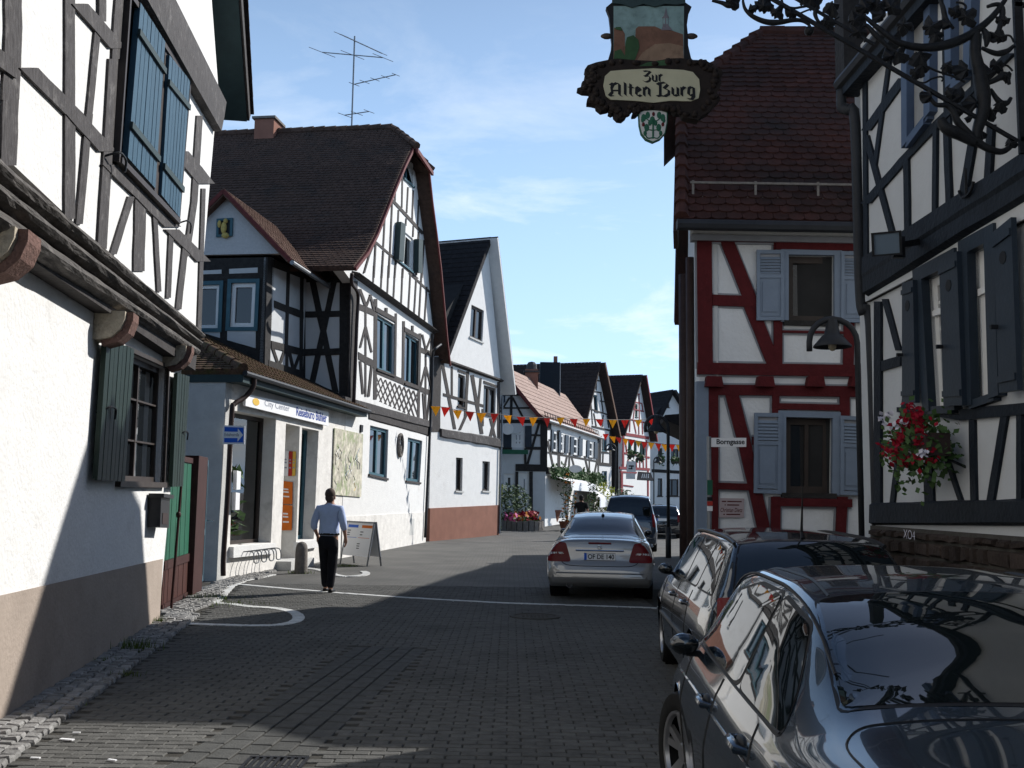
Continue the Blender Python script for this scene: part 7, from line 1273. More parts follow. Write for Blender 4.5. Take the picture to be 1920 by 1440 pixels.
def build_car(nm, car, loc, yaw, paint, label, side_wins, rear_win, wind, tails, plate=None, roofless=False, extras=None, mirror_y=None, handles=(), spokes=5, detail=1.0, steer=0.0):
    M = Matrix.Translation(Vector(loc)) @ Matrix.Rotation(-yaw, 4, 'Z'); t = thing(nm, loc, label, 'car', None); L = car.L
    def put(mb, name, m, parent=None, smooth=True, sharp=40): mb.v = [M @ v for v in mb.v]; return mb.build(name, m, parent or t, smooth, sharp)
    NY = int(100 * detail); ys = sorted(set([L * (0.5 - .5 * math.cos(math.pi * i / NY)) for i in range(NY + 1)] + [.01, .02, .035, .05, .07, L - .01, L - .03, L - .05]))
    mb = MB(); S = [car.sec(y) for y in ys]; n = len(S[0])
    inner = []
    for y, P in zip(ys, S):
        for sg in (1, -1):
            for x, z in P: mb.v.append(Vector((sg * x, y, z)))
    def hole(p):
        for wy in car.wh:
            if abs(p.x) > .5 and (p.y - wy) ** 2 + (p.z - car.r) ** 2 < (car.r + .045) ** 2: return True
        return False
    for i in range(len(mb.v)):
        p = mb.v[i]
        for wy in car.wh:
            if abs(p.x) > .55:
                d = math.hypot(p.y - wy, p.z - car.r); R_ = car.r + .05
                if R_ - .06 < d < R_ and p.z > car.r * .5: k = R_ / max(d, .01); mb.v[i] = Vector((p.x, wy + (p.y - wy) * k, car.r + (p.z - car.r) * k))
    for i in range(len(ys) - 1):
        for h in (0, 1):
            for j in range(n - 1):
                a = (i * 2 + h) * n + j; b = ((i + 1) * 2 + h) * n + j; c = (mb.v[a] + mb.v[a + 1] + mb.v[b] + mb.v[b + 1]) / 4
                if hole(c): continue
                mb.f.append((a, a + 1, b + 1, b) if h else (a, b, b + 1, a + 1))
    for base, rev in ((0, False), ((len(ys) - 1) * 2 * n, True)):
        ring = [base + j for j in range(n)] + [base + n + j for j in reversed(range(1, n - 1))]; mb.f.append(tuple(reversed(ring)) if rev else tuple(ring))
    put(mb, 'body', paint, sharp=50)
    # wheels
    for wy in car.wh:
        for sg in (1, -1):
            xo = car.xs(wy, .55) - .015; W4 = M @ Matrix.Translation((sg * (xo + (.02 if steer else 0)), wy, car.r)) @ Matrix.Rotation(steer if wy > L / 2 else 0, 4, 'Z') @ Matrix.Rotation(sg * math.pi / 2, 4, 'Y'); r = car.r
            w = MB().lathe([(r * .62, -.2), (r * .97, -.2), (r, -.17), (r, -.03), (r * .96, -.005), (r * .8, 0), (r * .7, -.01), (r * .67, -.03)], 32, W4); wo = w.build('wheel', TYRE, t, True, 50)
            rm = MB().lathe([(r * .68, -.012), (r * .64, -.02), (r * .62, -.1), (r * .2, -.11), (0, -.11)], 32, W4); rm.build('rim_well', PLAST, wo, True, 40)
            rs = MB().lathe([(r * .69, -.02), (r * .68, -.004), (r * .63, -.008), (r * .61, -.03)], 32, W4); rs.lathe([(0, -.03), (r * .15, -.03), (r * .2, -.05), (r * .2, -.1)], 16, W4)
            for k in range(spokes):
                for e in (-1, 1):
                    a = 2 * math.pi * k / spokes + e * .09; a2 = 2 * math.pi * k / spokes + e * .2; p, q = Vector((math.cos(a) * r * .15, math.sin(a) * r * .15, -.045)), Vector((math.cos(a2) * r * .65, math.sin(a2) * r * .65, -.022)); s0 = Vector((-math.sin(a), math.cos(a), 0)) * r * .055; s1 = s0 * 1.15; dz = Vector((0, 0, .025))
                    rs.hexa([W4 @ v for v in (p - s0 - dz, p + s0 - dz, q + s1 - dz, q - s1 - dz, p - s0, p + s0, q + s1, q - s1)])
            rs.build('rim', RIM, wo, True, 30)
            xi = xo - .02; ar = MB().lathe([(r + .06, -.02), (r + .05, -.32)], 28, M @ Matrix.Translation((sg * xo, wy, r)) @ Matrix.Rotation(sg * math.pi / 2, 4, 'Y')); ar.lathe([(r + .05, -.32), (0, -.32)], 28, M @ Matrix.Translation((sg * xo, wy, r)) @ Matrix.Rotation(sg * math.pi / 2, 4, 'Y')); ar.build('wheel_arch', PLAST, t, True)
    # panes laid into the shell
    for sg in (1, -1):
        for k, poly in enumerate(side_wins):
            tr_ = patch([(p[0], p[1]) for p in rnd_poly([(sum(q[0] for q in poly) / len(poly) + (p[0] - sum(q[0] for q in poly) / len(poly)) * 1.035, sum(q[1] for q in poly) / len(poly) + (p[1] - sum(q[1] for q in poly) / len(poly)) * 1.09) for p in poly], .12)], lambda y, z: Vector((sg * (car.xs(y, z) + .0015), y, z)), 4, 3); put(tr_, 'window_trim', PLAST)
            put(patch(rnd_poly(poly, .12), lambda y, z: Vector((sg * (car.xs(y, z) + .004), y, z)), 4, 3), 'side_window', CGLASS)
    topz = lambda x, y: Vector((x, y, car.zt(x, y) + .004)); topt = lambda x, y: Vector((x, y, car.zt(x, y) + .002))
    sc_ = lambda pl, a, b: [(sum(q[0] for q in pl) / len(pl) + (p[0] - sum(q[0] for q in pl) / len(pl)) * a, sum(q[1] for q in pl) / len(pl) + (p[1] - sum(q[1] for q in pl) / len(pl)) * b) for p in pl]
    for nm_, pl in (('rear_window', rear_win), ('windscreen', wind)):
        if pl: put(patch(rnd_poly(sc_(pl, 1.025, 1.05), .08), topt, 6, 5), nm_ + '_seal', PLAST); put(patch(rnd_poly(pl, .08), topz, 8, 5), nm_, CGLASS)
    rear = lambda x, z: Vector((x, car.yr(x, z) - .004, z))
    for m, pl, nmt in tails:
        for sg in (1, -1): put(patch(rnd_poly([(sg * a, b) for a, b in pl], .15), (lambda x, z, _s=sg: Vector((x + _s * .004, car.yr(x, z) - .006, z))), 4, 4), nmt, m)
    if plate:
        txt, pz, rec = plate; y = min(car.yr(0, pz), car.yr(.2, pz - .05), car.yr(.2, pz + .05)) - .012; FPl = Fac((0, y), (1, 0), (0, -1)); po = MB(); po.box(-.26, y, pz - .057, .26, y + .02, pz + .057); pob = put(po, 'number_plate', MT['white'], smooth=False, sharp=None)
        b = MB(); b.box(-.257, y - .001, pz - .054, -.215, y + .001, pz + .054); put(b, 'country_band', MT['blue_sign'], pob, False, None)
        vs, fs = textmesh(txt, 0, .02) if txt else ([], []); b = MB(); b.add([Vector((-.195 + .435 * a, y - .0015, pz - .04 + .08 * c)) for a, c in vs], fs); txt and put(b, 'plate_lettering', MT['black'], pob, False, None)
        b = MB()
        for s in ((-.262, pz - .06, .262, pz - .055), (-.262, pz + .055, .262, pz + .06)): b.box(s[0], y - .002, s[1], s[2], y + .01, s[3])
        put(b, 'plate_frame', PLAST, pob, False, None)
    for sg in (1, -1):
        for hy, hz_ in handles:
            x = car.xs(hy, hz_); h = MB(); h.tube([Vector((sg * (x - .005), hy - .1, hz_ - .004)), Vector((sg * (x + .028), hy - .085, hz_)), Vector((sg * (x + .034), hy, hz_ + .004)), Vector((sg * (x + .028), hy + .085, hz_)), Vector((sg * (x - .005), hy + .1, hz_))], [.012, .017, .018, .017, .012], 8); put(h, 'door_handle', paint)
            h = MB(); h.ball(Vector((sg * (x - .005), hy, hz_)), .02, .085, .03, 10, 6); put(h, 'handle_recess', PLAST)
        if mirror_y:
            my, mz = mirror_y; x = car.xs(my, mz - .03); h = MB(); h.ball(Vector((sg * (x + .085), my, mz)), .075, .05, .055, 12, 8); mo = put(h, 'door_mirror', paint); h = MB(); h.bar((sg * (x - .02), my + .02, mz - .05), (sg * (x + .08), my, mz - .04), .05, .03); put(h, 'mirror_arm', PLAST, mo); h = MB(); h.ball(Vector((sg * (x + .085), my - .036, mz)), .063, .02, .044, 12, 8); put(h, 'mirror_glass', CGLASS, mo)
    if extras: extras(car, put, t, M)
    return t
def seam(car, put, pts, proj, w=.004, m=None, name='panel_gap'):
    mb = MB(); q = smooth_pts([Vector((a, b, 0)) for a, b in pts], 8); mb.tube([proj(p.x, p.y) for p in q], w, 4); put(mb, name, m or PLAST)
# --- the blue saloon in the foreground
K1 = [(0.0, 0.58, 0.02, 0.65, 0.5, 0.66, 0.74, 0.3), (0.04, 0.76, 0.03, 0.69, 0.62, 0.74, 0.8, 0.25), (0.08, 0.96, 0.03, 0.65, 0.84, 0.72, 0.825, 0.22), (0.13, 1.03, 0.03, 0.63, 0.93, 0.72, 0.84, 0.21), (0.35, 1.065, 0.03, 0.655, 0.955, 0.765, 0.865, 0.2), (0.78, 1.095, 0.03, 0.645, 0.965, 0.795, 0.89, 0.19), (0.92, 1.125, 0.035, 0.63, 0.965, 0.8, 0.895, 0.19), (1.12, 1.19, 0.045, 0.62, 0.965, 0.805, 0.9, 0.19), (1.4, 1.31, 0.055, 0.61, 0.96, 0.81, 0.905, 0.18), (1.7, 1.385, 0.06, 0.605, 0.955, 0.815, 0.908, 0.18), (2.1, 1.42, 0.06, 0.61, 0.95, 0.82, 0.908, 0.18), (2.6, 1.42, 0.06, 0.615, 0.945, 0.82, 0.908, 0.18), (2.95, 1.385, 0.06, 0.625, 0.94, 0.82, 0.905, 0.18), (3.25, 1.26, 0.05, 0.645, 0.93, 0.82, 0.905, 0.18), (3.55, 1.08, 0.04, 0.655, 0.915, 0.81, 0.905, 0.18), (3.75, 1.0, 0.035, 0.665, 0.89, 0.8, 0.9, 0.19), (4.15, 0.93, 0.04, 0.63, 0.83, 0.76, 0.885, 0.2), (4.4, 0.83, 0.05, 0.59, 0.72, 0.7, 0.83, 0.22), (4.5, 0.68, 0.05, 0.53, 0.58, 0.62, 0.72, 0.25), (4.53, 0.55, 0.04, 0.45, 0.48, 0.5, 0.58, 0.3)]
PB = carpaint('blue_grey_metallic', (.02, .034, .052), .4, .25)
def bmw_extra(car, put, t, M):
    side = lambda sg: (lambda y, z: Vector((sg * (car.xs(y, z) + .0005), y, z)))
    for sg in (1, -1):
        f = side(sg)
        seam(car, put, [(1.42, .955), (1.3, .75), (1.38, .55), (1.62, .36), (1.72, .3)], f); seam(car, put, [(2.28, .955), (2.26, .6), (2.24, .3)], f); seam(car, put, [(3.35, .93), (3.38, .6), (3.2, .32)], f); seam(car, put, [(.2, .83), (1.2, .84), (2.3, .815), (3.4, .78), (4.1, .72)], lambda y, z: Vector((sg * (car.xs(y, z) + .001), y, z)), .006, PB, 'swage_line')
        mb = MB(); mb.tube([Vector((sg * (car.xs(y, car.sec(y)[12][1]) + .0), y, car.sec(y)[12][1] + .012)) for y in [1.15 + .1 * i for i in range(22)]], .006, 5); put(mb, 'roof_rail_trim', PLAST)
        seam(car, put, [(1.15, .985), (1.5, .975), (2.3, .972), (3.28, .96)], lambda y, z: Vector((sg * (car.xs(y, z) + .002), y, z)), .006, PLAST, 'window_sill_trim')
    seam(car, put, [(-.70, .2), (-.69, .5), (-.675, .78), (-.5, .84), (0, .85), (.5, .84), (.675, .78), (.69, .5), (.7, .2)], lambda x, y: Vector((x, y, car.zt(x, y) + .0005)))
    for x in (-.5, .5): seam(car, put, [(x * 1.02, 1.7), (x * 1.0, 2.2), (x * 1.05, 2.95)], lambda a, b: Vector((a, b, car.zt(a, b) + .001)), .007, PLAST, 'roof_channel')
yaw1 = math.radians(4.5); o1 = Vector((1.545, 2.03, 0))
SW1 = [[(1.12, .985), (1.50, 1.275), (1.93, 1.33), (1.93, .985)], [(1.97, .985), (1.97, 1.333), (2.45, 1.335), (2.86, 1.27), (3.28, 1.02), (3.28, .985)]]
build_car('blue_saloon', Car(K1, 4.53, (.86, 3.62), .325), o1, yaw1, PB, 'glossy dark blue saloon car filling the lower right corner, seen from behind', SW1, [(-.645, .95), (-.555, 1.68), (.555, 1.68), (.645, .95)], [(-.6, 3.5), (-.52, 3.0), (.52, 3.0), (.6, 3.5)], [(LAMPR, [(.42, .92), (.80, .90), (.83, .78), (.46, .76)], 'tail_light')], None, mirror_y=(3.18, .97), handles=((1.52, .865), (2.45, .83)), extras=bmw_extra, steer=math.radians(15))
# --- the dark estate car ahead of it
K2 = [(0.0, .58, .02, .64, .5, .70, .77, .32), (.03, .80, .03, .68, .66, .76, .83, .25), (.07, .98, .03, .67, .88, .77, .85, .22), (.16, 1.08, .03, .66, .93, .785, .865, .2), (.42, 1.34, .05, .60, .93, .80, .88, .19), (.55, 1.40, .055, .585, .93, .805, .885, .19), (1.2, 1.44, .055, .58, .93, .81, .89, .18), (2.2, 1.45, .055, .58, .92, .81, .89, .18), (2.7, 1.42, .055, .585, .92, .81, .89, .18), (3.0, 1.33, .05, .59, .91, .81, .89, .18), (3.4, 1.08, .04, .60, .90, .80, .885, .18), (3.6, .99, .035, .6, .87, .79, .88, .19), (4.0, .92, .04, .58, .8, .75, .86, .2), (4.25, .8, .05, .54, .68, .68, .8, .22), (4.34, .6, .04, .44, .5, .52, .6, .3)]
PD = carpaint('black_car_paint', (.010, .013, .018), .1, .22)
def ext2(car, put, t, M):
    tp = lambda x, y: Vector((x, y, car.zt(x, y)))
    p = tp(-.02, .62); mb = MB(); mb.tube([p, p + Vector((0, .05, .05)), p + Vector((.0, -.02, .42))], [.02, .012, .003], 6); put(mb, 'aerial', PLAST)
    for sg in (1, -1):
        mb = MB(); mb.tube([tp(sg * .575, .5 + .15 * i) + Vector((0, 0, .02)) for i in range(15)], .015, 6); put(mb, 'roof_rail', PLAST); f = lambda y, z: Vector((sg * (car.xs(y, z) + .0005), y, z))
        seam(car, put, [(1.25, .94), (1.2, .6), (1.35, .35)], f); seam(car, put, [(2.15, .94), (2.12, .3)], f); seam(car, put, [(3.2, .91), (3.2, .3)], f)
        mb = MB(); mb.tube([Vector((sg * (car.xs(y, .55) + .004), y, .55)) for y in [.9 + .1 * i for i in range(24)]], .018, 6); put(mb, 'rubbing_strip', PLAST)
    seam(car, put, [(-.6, .88), (-.5, .9), (0, .91), (.5, .9), (.6, .88)], lambda x, z: Vector((x, car.yr(x, z) - .001, z)))
p2 = at(1278, 1010, 7.6); o2 = Vector((2.30, 7.45, 0))
SW2 = [[(.34, .985), (.62, 1.30), (1.1, 1.345), (1.1, .985)], [(1.15, .985), (1.15, 1.35), (1.9, 1.36), (1.9, .98)], [(1.95, .98), (1.95, 1.36), (2.5, 1.345), (2.85, 1.27), (3.2, 1.0), (3.2, .97)]]
build_car('dark_estate_car', Car(K2, 4.34, (.80, 3.42), .31), o2, math.radians(3.0), PD, 'black estate car with roof rails and aerial parked ahead of the dark blue saloon', SW2, [(-.64, .13), (-.53, .50), (.53, .50), (.64, .13)], [(-.6, 3.35), (-.54, 2.8), (.54, 2.8), (.6, 3.35)], [(LAMPR, [(.60, 1.0), (.76, .98), (.80, .70), (.62, .70)], 'tail_light')], None, mirror_y=(3.0, 1.0), handles=((1.45, .82), (2.35, .81)), extras=ext2)
# --- the silver saloon
K3 = [(0.0, .52, .02, .62, .45, .70, .80, .36), (.03, .60, .03, .70, .54, .80, .85, .30), (.08, .70, .03, .72, .62, .83, .87, .26), (.11, .95, .03, .68, .82, .77, .875, .24), (.15, 1.015, .03, .62, .92, .745, .88, .23), (.4, 1.04, .03, .61, .95, .77, .89, .21), (.78, 1.06, .03, .60, .96, .79, .90, .2), (.95, 1.10, .035, .59, .965, .795, .905, .2), (1.3, 1.25, .045, .575, .965, .80, .908, .19), (1.7, 1.375, .055, .56, .96, .805, .91, .19), (2.2, 1.44, .06, .555, .955, .81, .91, .19), (2.7, 1.45, .06, .56, .95, .81, .91, .19), (3.1, 1.40, .06, .57, .945, .81, .91, .19), (3.5, 1.22, .05, .59, .93, .81, .91, .19), (3.85, 1.02, .04, .61, .90, .8, .905, .19), (4.4, .92, .04, .6, .82, .76, .88, .2), (4.7, .78, .05, .54, .66, .68, .8, .23), (4.82, .56, .04, .42, .47, .5, .58, .3)]
PS = carpaint('silver_metallic', (.26, .255, .245), .5, .3)
def ext3(car, put, t, M):
    tp = lambda x, y: Vector((x, y, car.zt(x, y) + .001)); rr = lambda x, z: Vector((x, car.yr(x, z) - .001, z))
    seam(car, put, [(-.66, .70), (-.60, .62), (-.45, .585), (0, .58), (.45, .585), (.60, .62), (.66, .70)], lambda x, z: Vector((x, car.yr(x, z) - .002, z)), .006)
    mb = MB(); mb.tube([rr(-.4 + .08 * i, .835) - Vector((0, .012, 0)) for i in range(11)], .013, 6); put(mb, 'chrome_strip', MT['chrome'])
    mb = MB(); mb.tube([rr(-.72 + .12 * i, .47) - Vector((0, .01, 0)) for i in range(13)], .012, 6); put(mb, 'bumper_strip', MT['zinc'])
    mb = MB(); mb.tube([Vector((-.19 + .038 * i, car.yr(0, .955) - .004, .955)) for i in range(11)], .014, 6); put(mb, 'high_brake_light', LAMPR)
    c = Vector((0, car.yr(0, .885) - .012, .888)); mb = MB(); mb.tube([c + Vector((.035 * math.cos(a * .524), 0, .035 * math.sin(a * .524))) for a in range(13)], .004, 5); 
    for a in (90, 210, 330): mb.tube([c, c + Vector((.034 * math.cos(math.radians(a)), 0, .034 * math.sin(math.radians(a))))], .004, 5)
    put(mb, 'star_emblem', MT['chrome'])
    p = tp(.0, 1.72); mb = MB(); mb.ball(p + Vector((0, 0, .01)), .03, .05, .03, 8, 6); mb.tube([p, p + Vector((0, -.03, .12))], [.008, .003], 6); put(mb, 'aerial', PLAST)
    for sg in (1, -1):
        f = lambda y, z: Vector((sg * (car.xs(y, z) + .0005), y, z)); seam(car, put, [(1.5, .96), (1.4, .7), (1.6, .36)], f); seam(car, put, [(2.4, .95), (2.38, .3)], f); seam(car, put, [(3.5, .93), (3.4, .3)], f); seam(car, put, [(.3, .6), (1.2, .58), (3.3, .56), (4.3, .55)], lambda y, z: Vector((sg * (car.xs(y, z) + .004), y, z)), .02, PS, 'rubbing_strip')
    mb = MB(); mb.box(-.3, .02, .64, .3, .2, .66); 
    vs = MB(); vs.lathe([(.05, -.06), (.055, 0), (.045, .0), (.045, -.06)], 12, Matrix.Translation((-.5, .05, .27)) @ Matrix.Rotation(math.pi / 2, 4, 'X')); put(vs, 'exhaust_pipe', MT['chrome'])
SW3 = [[(1.2, .985), (1.62, 1.29), (2.1, 1.36), (2.1, .985)], [(2.15, .985), (2.15, 1.36), (2.7, 1.365), (3.1, 1.30), (3.5, 1.02), (3.5, .98)]]
yaw3 = math.radians(7.0); g3 = gp(1113, 1106); rb_ = at(1124, 1060, 17.0)
build_car('silver_saloon', Car(K3, 4.82, (.98, 3.83), .325), Vector((rb_.x, 17.0, 0)), yaw3, PS, 'silver saloon car driving away down the middle of the street, rear plate visible', SW3, [(-.66, .86), (-.53, 1.68), (.53, 1.68), (.66, .86)], [(-.6, 3.75), (-.53, 3.15), (.53, 3.15), (.6, 3.75)], [(LAMPR, [(.56, .955), (.73, .975), (.86, .80), (.865, .645), (.47, .645)], 'tail_light'), (LAMPW, [(.60, .80), (.83, .80), (.84, .765), (.59, .765)], 'reversing_light')], ('OF DE 140', .735, 0), mirror_y=(3.4, 1.04), handles=((1.75, .84), (2.7, .83)), extras=ext3)
# --- the blue van and the dark car beyond
K4 = [(0.0, .6, .02, .7, .5, .74, .8, .34), (.05, 1.0, .03, .76, .9, .82, .87, .26), (.1, 1.12, .03, .76, 1.0, .83, .89, .24), (.35, 1.72, .07, .66, 1.02, .85, .9, .22), (.5, 1.79, .08, .64, 1.02, .85, .9, .22), (1.2, 1.84, .08, .64, 1.02, .86, .91, .2), (2.6, 1.82, .08, .64, 1.0, .86, .91, .2), (3.0, 1.68, .07, .65, 1.0, .86, .91, .2), (3.6, 1.2, .05, .66, .98, .85, .9, .2), (4.2, 1.0, .04, .62, .85, .78, .86, .22), (4.4, .65, .04, .5, .55, .6, .66, .3)]
PV = carpaint('dark_blue_paint', (.016, .03, .055), .2, .25)
v4 = at(1180, 930, 33.0); build_car('blue_van', Car(K4, 4.4, (.8, 3.5), .32), Vector((v4.x, 33, 0)), math.radians(8), PV, 'dark blue van seen over the roof of the silver car', [[(.6, 1.1), (.7, 1.6), (1.6, 1.66), (1.6, 1.1)], [(1.7, 1.1), (1.7, 1.66), (2.6, 1.62), (3.2, 1.15)]], [(-.68, .12), (-.6, .4), (.6, .4), (.68, .12)], [(-.6, 3.5), (-.55, 2.95), (.55, 2.95), (.6, 3.5)], [(LAMPR, [(.72, 1.25), (.8, 1.2), (.84, .8), (.74, .8)], 'tail_light')], None, mirror_y=(3.3, 1.1), handles=(), detail=.5)
c5 = at(1243, 930, 44.0); build_car('dark_hatchback', Car(K2, 4.34, (.80, 3.42), .31), Vector((c5.x, 44, gz(44))), math.radians(9), PD, 'small dark hatchback far down the street beside the lamp post', SW2, [(-.64, .13), (-.53, .50), (.53, .50), (.64, .13)], [(-.6, 3.35), (-.54, 2.8), (.54, 2.8), (.6, 3.35)], [(LAMPR, [(.60, 1.0), (.76, .98), (.80, .70), (.62, .70)], 'tail_light')], ('', .80, 0), mirror_y=(3.0, 1.0), detail=.5)
# ------------------------------------------------------------------ people
def skin(nodes, edges, name, m, parent, sub_=2, root=0):
    me = bpy.data.meshes.new(name); me.from_pydata([Vector(n[0]) for n in nodes], edges, []); o = bpy.data.objects.new(name, me); COL.objects.link(o)
    md = o.modifiers.new('skin', 'SKIN'); md.use_smooth_shade = True
    for i, n in enumerate(nodes): r = n[1]; me.skin_vertices[0].data[i].radius = r if isinstance(r, tuple) else (r, r)
    for i in range(len(nodes)): me.skin_vertices[0].data[i].use_root = (i == root)
    if sub_: s = o.modifiers.new('sub', 'SUBSURF'); s.levels = sub_; s.render_levels = sub_
    bpy.context.view_layer.update(); m2 = bpy.data.meshes.new_from_object(o.evaluated_get(bpy.context.evaluated_depsgraph_get())); bpy.data.objects.remove(o); bpy.data.meshes.remove(me)
    m2.name = name; m2.materials.clear(); m2.materials.append(m); m2.polygons.foreach_set('use_smooth', [True] * len(m2.polygons)); ob_ = bpy.data.objects.new(name, m2); COL.objects.link(ob_)
    if parent: ob_.parent = parent
    return ob_
SKIN = mat('skin', (.36, .2, .14), .6, .1, 20); HAIR = mat('grey_brown_hair', (.075, .055, .045), .8, .3, 60); SHIRT = mat('pale_blue_shirt', (.42, .5, .7), .85, .1, 8, 1.0, 9); TROUS = mat('black_trousers', (.012, .012, .015), .85, .2, 10); SHOE = mat('black_shoe', (.012, .011, .011), .4, .1, 10)
def hand(parent, w, side, m, k=1.0, dirv=(0, .05, -1)):
    """palm with five bent fingers, hanging and slightly curled"""
    w = Vector(w); n = [(w, .022 * k), (w + Vector((0, .01, -.045)) * k, (.03 * k, .016 * k)), (w + Vector((0, .015, -.085)) * k, (.034 * k, .015 * k))]; e = [(0, 1), (1, 2)]
    for i, ln in enumerate((.062, .072, .068, .054)):
        yo = (.028 - .018 * i) * k; b = len(n); p = w + Vector((0, .015 + yo, -.088 * k)); n += [(p, .0085 * k), (p + Vector((-side * .006, 0, -ln * .5)) * k, .008 * k), (p + Vector((-side * .026, 0, -ln * .92)) * k, .007 * k)]; e += [(2, b), (b, b + 1), (b + 1, b + 2)]
    b = len(n); p = w + Vector((0, .036, -.035)) * k; n += [(p, .0105 * k), (p + Vector((-side * .008, .018, -.028)) * k, .0095 * k), (p + Vector((-side * .018, .02, -.058)) * k, .008 * k)]; e += [(1, b), (b, b + 1), (b + 1, b + 2)]
    return n, e
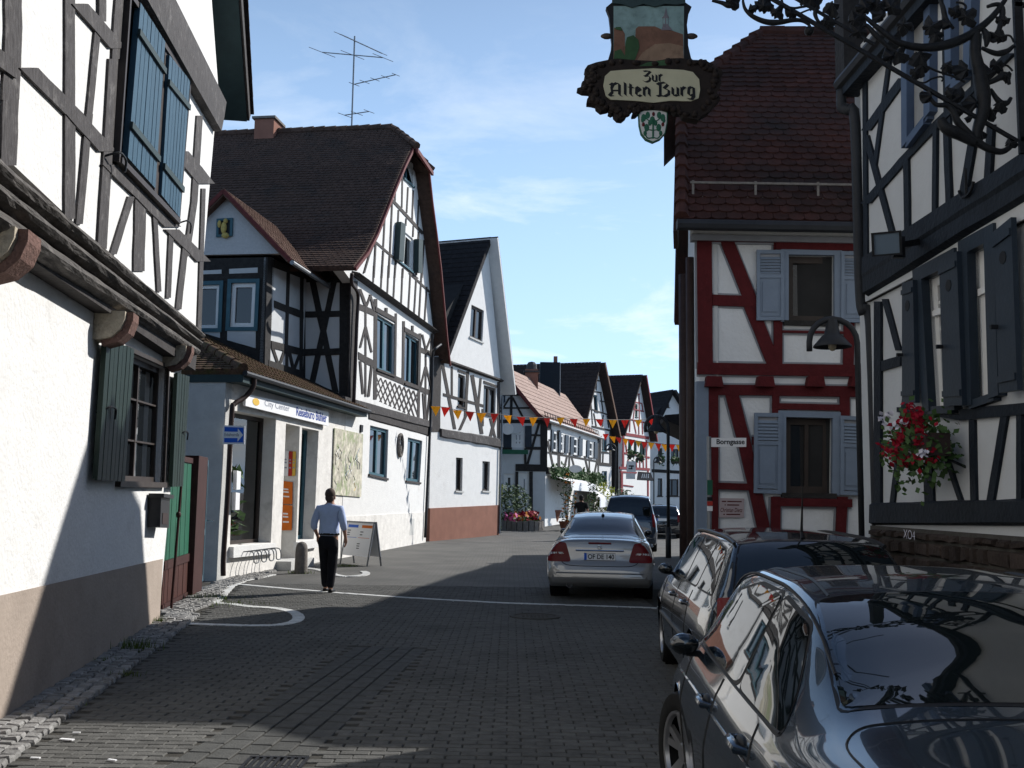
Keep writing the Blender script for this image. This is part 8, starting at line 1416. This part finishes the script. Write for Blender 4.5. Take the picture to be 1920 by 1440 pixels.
def man(base, yaw, H, label, shirt, trous, hair, sleeves='long', build=1.0, stride=.12):
    t = thing('person', base, label, 'person'); k = H / 1.78; V = lambda x, y, z: Vector((x, y, z)) * k
    # body: one continuous figure
    hipL, hipR = V(-.09, 0, .93), V(.09, 0, .93)
    N_ = [(V(0, 0, .98), (.15 * k, .11 * k)), (V(0, .0, 1.15), (.14 * k, .10 * k)), (V(0, .01, 1.33), (.155 * k, .11 * k)), (V(0, .0, 1.46), (.09 * k, .075 * k)), (V(0, .015, 1.53), (.058 * k, .06 * k)), (V(0, .025, 1.62), (.074 * k, .09 * k)), (V(0, .02, 1.70), (.07 * k, .085 * k)), (V(0, .015, 1.74), (.05 * k, .06 * k))]
    E_ = [(0, 1), (1, 2), (2, 3), (3, 4), (4, 5), (5, 6), (6, 7)]
    feet = []
    for sg, st in ((-1, stride), (1, -stride * .6)):
        b = len(N_); N_ += [(V(sg * .1, 0, .9), .085 * k), (V(sg * .09, st * .5 + .02, .5), .055 * k), (V(sg * .075, st, .1), .038 * k), (V(sg * .075, st + .04, .045), .035 * k), (V(sg * .09, st + .15, .03), (.035 * k, .022 * k))]; E_ += [(0, b), (b, b + 1), (b + 1, b + 2), (b + 2, b + 3), (b + 3, b + 4)]; feet.append((sg, st))
    arms = []
    for sg, bend in ((-1, 1), (1, 0)):
        b = len(N_); sh, el = V(sg * .19, 0, 1.43), V(sg * .27, -.05, 1.16); wr = V(sg * .215, .06, .95) if bend else V(sg * .29, .03, .93)
        N_ += [(sh, .055 * k), (el, .042 * k), (wr, .027 * k)]; E_ += [(3, b), (b, b + 1), (b + 1, b + 2)]; arms.append((sh, el, wr)); hn, he = hand(None, wr, sg, SKIN, k); o = len(N_); N_ += hn[1:]; E_ += [(b + 2 if i == 0 else o + i - 1, o + j - 1) for i, j in he]
    body = skin(N_, E_, 'body', SKIN, t)
    fc = [body]
    sh_n = [(V(0, 0, .95), (.17 * k * build, .13 * k * build)), (V(0, 0, 1.02), (.195 * k * build, .15 * k * build)), (V(0, 0, 1.12), (.175 * k * build, .13 * k * build)), (V(0, .0, 1.3), (.185 * k * build, .125 * k)), (V(0, 0, 1.42), (.13 * k, .095 * k)), (V(0, .01, 1.5), (.072 * k, .074 * k)), (V(0, .014, 1.555), (.066 * k, .068 * k))]; sh_e = [(0, 1), (1, 2), (2, 3), (3, 4), (4, 5), (5, 6)]
    for sh, el, wr in arms:
        b = len(sh_n); end = el.lerp(wr, .45) if sleeves == 'long' else sh.lerp(el, .8); mid_ = el if sleeves == 'long' else sh.lerp(end, .5); sh_n += [(sh, .08 * k), (mid_, .068 * k), (end, .06 * k)]; sh_e += [(4, b), (b, b + 1), (b + 1, b + 2)]
    fc.append(skin(sh_n, sh_e, 'shirt', shirt, t))
    tr_n = [(V(0, 0, 1.0), (.168 * k * build, .125 * k * build)), (V(0, -.01, .93), (.17 * k * build, .14 * k * build)), (V(0, -.005, .88), (.15 * k, .12 * k))]; tr_e = [(0, 1), (1, 2)]
    for sg, st in feet: b = len(tr_n); tr_n += [(V(sg * .085, .0, .8), .108 * k), (V(sg * .085, st * .5 + .02, .5), .088 * k), (V(sg * .073, st + .005, .075), .066 * k)]; tr_e += [(2, b), (b, b + 1), (b + 1, b + 2)]
    fc.append(skin(tr_n, tr_e, 'trousers', trous, t))
    for sg, st in feet: fc.append(skin([(V(sg * .075, st - .03, .045), (.045 * k, .04 * k)), (V(sg * .082, st + .08, .042), (.05 * k, .035 * k)), (V(sg * .09, st + .19, .03), (.042 * k, .025 * k))], [(0, 1), (1, 2)], 'shoe', SHOE, t, root=1))
    hb = MB(); hb.ball(V(0, -.012, 1.69), .088 * k, .105 * k, .1 * k, 16, 10); hb.ball(V(0, -.03, 1.625), .078 * k, .08 * k, .085 * k, 16, 10); o = bpy.data.objects.new('hair', hb.mesh('hair', hair, Vector((0, 0, 0)), True)); COL.objects.link(o); o.parent = t
    bl = MB(); bl.lathe([(.172 * k * build, .985 * k), (.176 * k * build, 1.0 * k), (.172 * k * build, 1.02 * k)], 24, Matrix.Diagonal((1, .76, 1, 1))); bl.v = [v + Vector((0, 0, 0)) for v in bl.v]; o = bpy.data.objects.new('belt', bl.mesh('belt', SHOE, Vector((0, 0, 0)), True)); COL.objects.link(o); o.parent = t; fc.append(o)
    face = MB()
    for sg in (-1, 1): face.ball(V(sg * .076, .02, 1.625), .014 * k, .022 * k, .034 * k, 8, 6)
    face.ball(V(0, .115, 1.61), .013 * k, .022 * k, .02 * k, 8, 6); o = bpy.data.objects.new('ears_and_nose', face.mesh('ears_and_nose', SKIN, Vector((0, 0, 0)), True)); COL.objects.link(o); o.parent = t
    face = MB()
    for sg in (-1, 1): face.ball(V(sg * .03, .103, 1.645), .011 * k, .008 * k, .008 * k, 8, 6)
    face.ball(V(0, .104, 1.575), .022 * k, .007 * k, .005 * k, 8, 6); o = bpy.data.objects.new('eyes_and_mouth', face.mesh('eyes_and_mouth', HAIR, Vector((0, 0, 0)), True)); COL.objects.link(o); o.parent = t
    t.rotation_euler = (0, 0, -yaw); return t
mp_ = gp(613, 1112); man((mp_.x, mp_.y, 0), math.radians(8), 1.80, 'man in a pale blue shirt and black trousers walking away past the stone bollard', SHIRT, TROUS, HAIR, 'long', 1.05)
m2p = at(1090, 930, 41.0); man((m2p.x, 41, gz(41)), math.radians(8), 1.82, 'distant person in a black short-sleeved top walking away near the inn', mat('black_top', (.012, .012, .013), .9, .1, 10), TROUS, mat('black_hair', (.01, .009, .009), .8, .1, 40), 'short', 1.0)
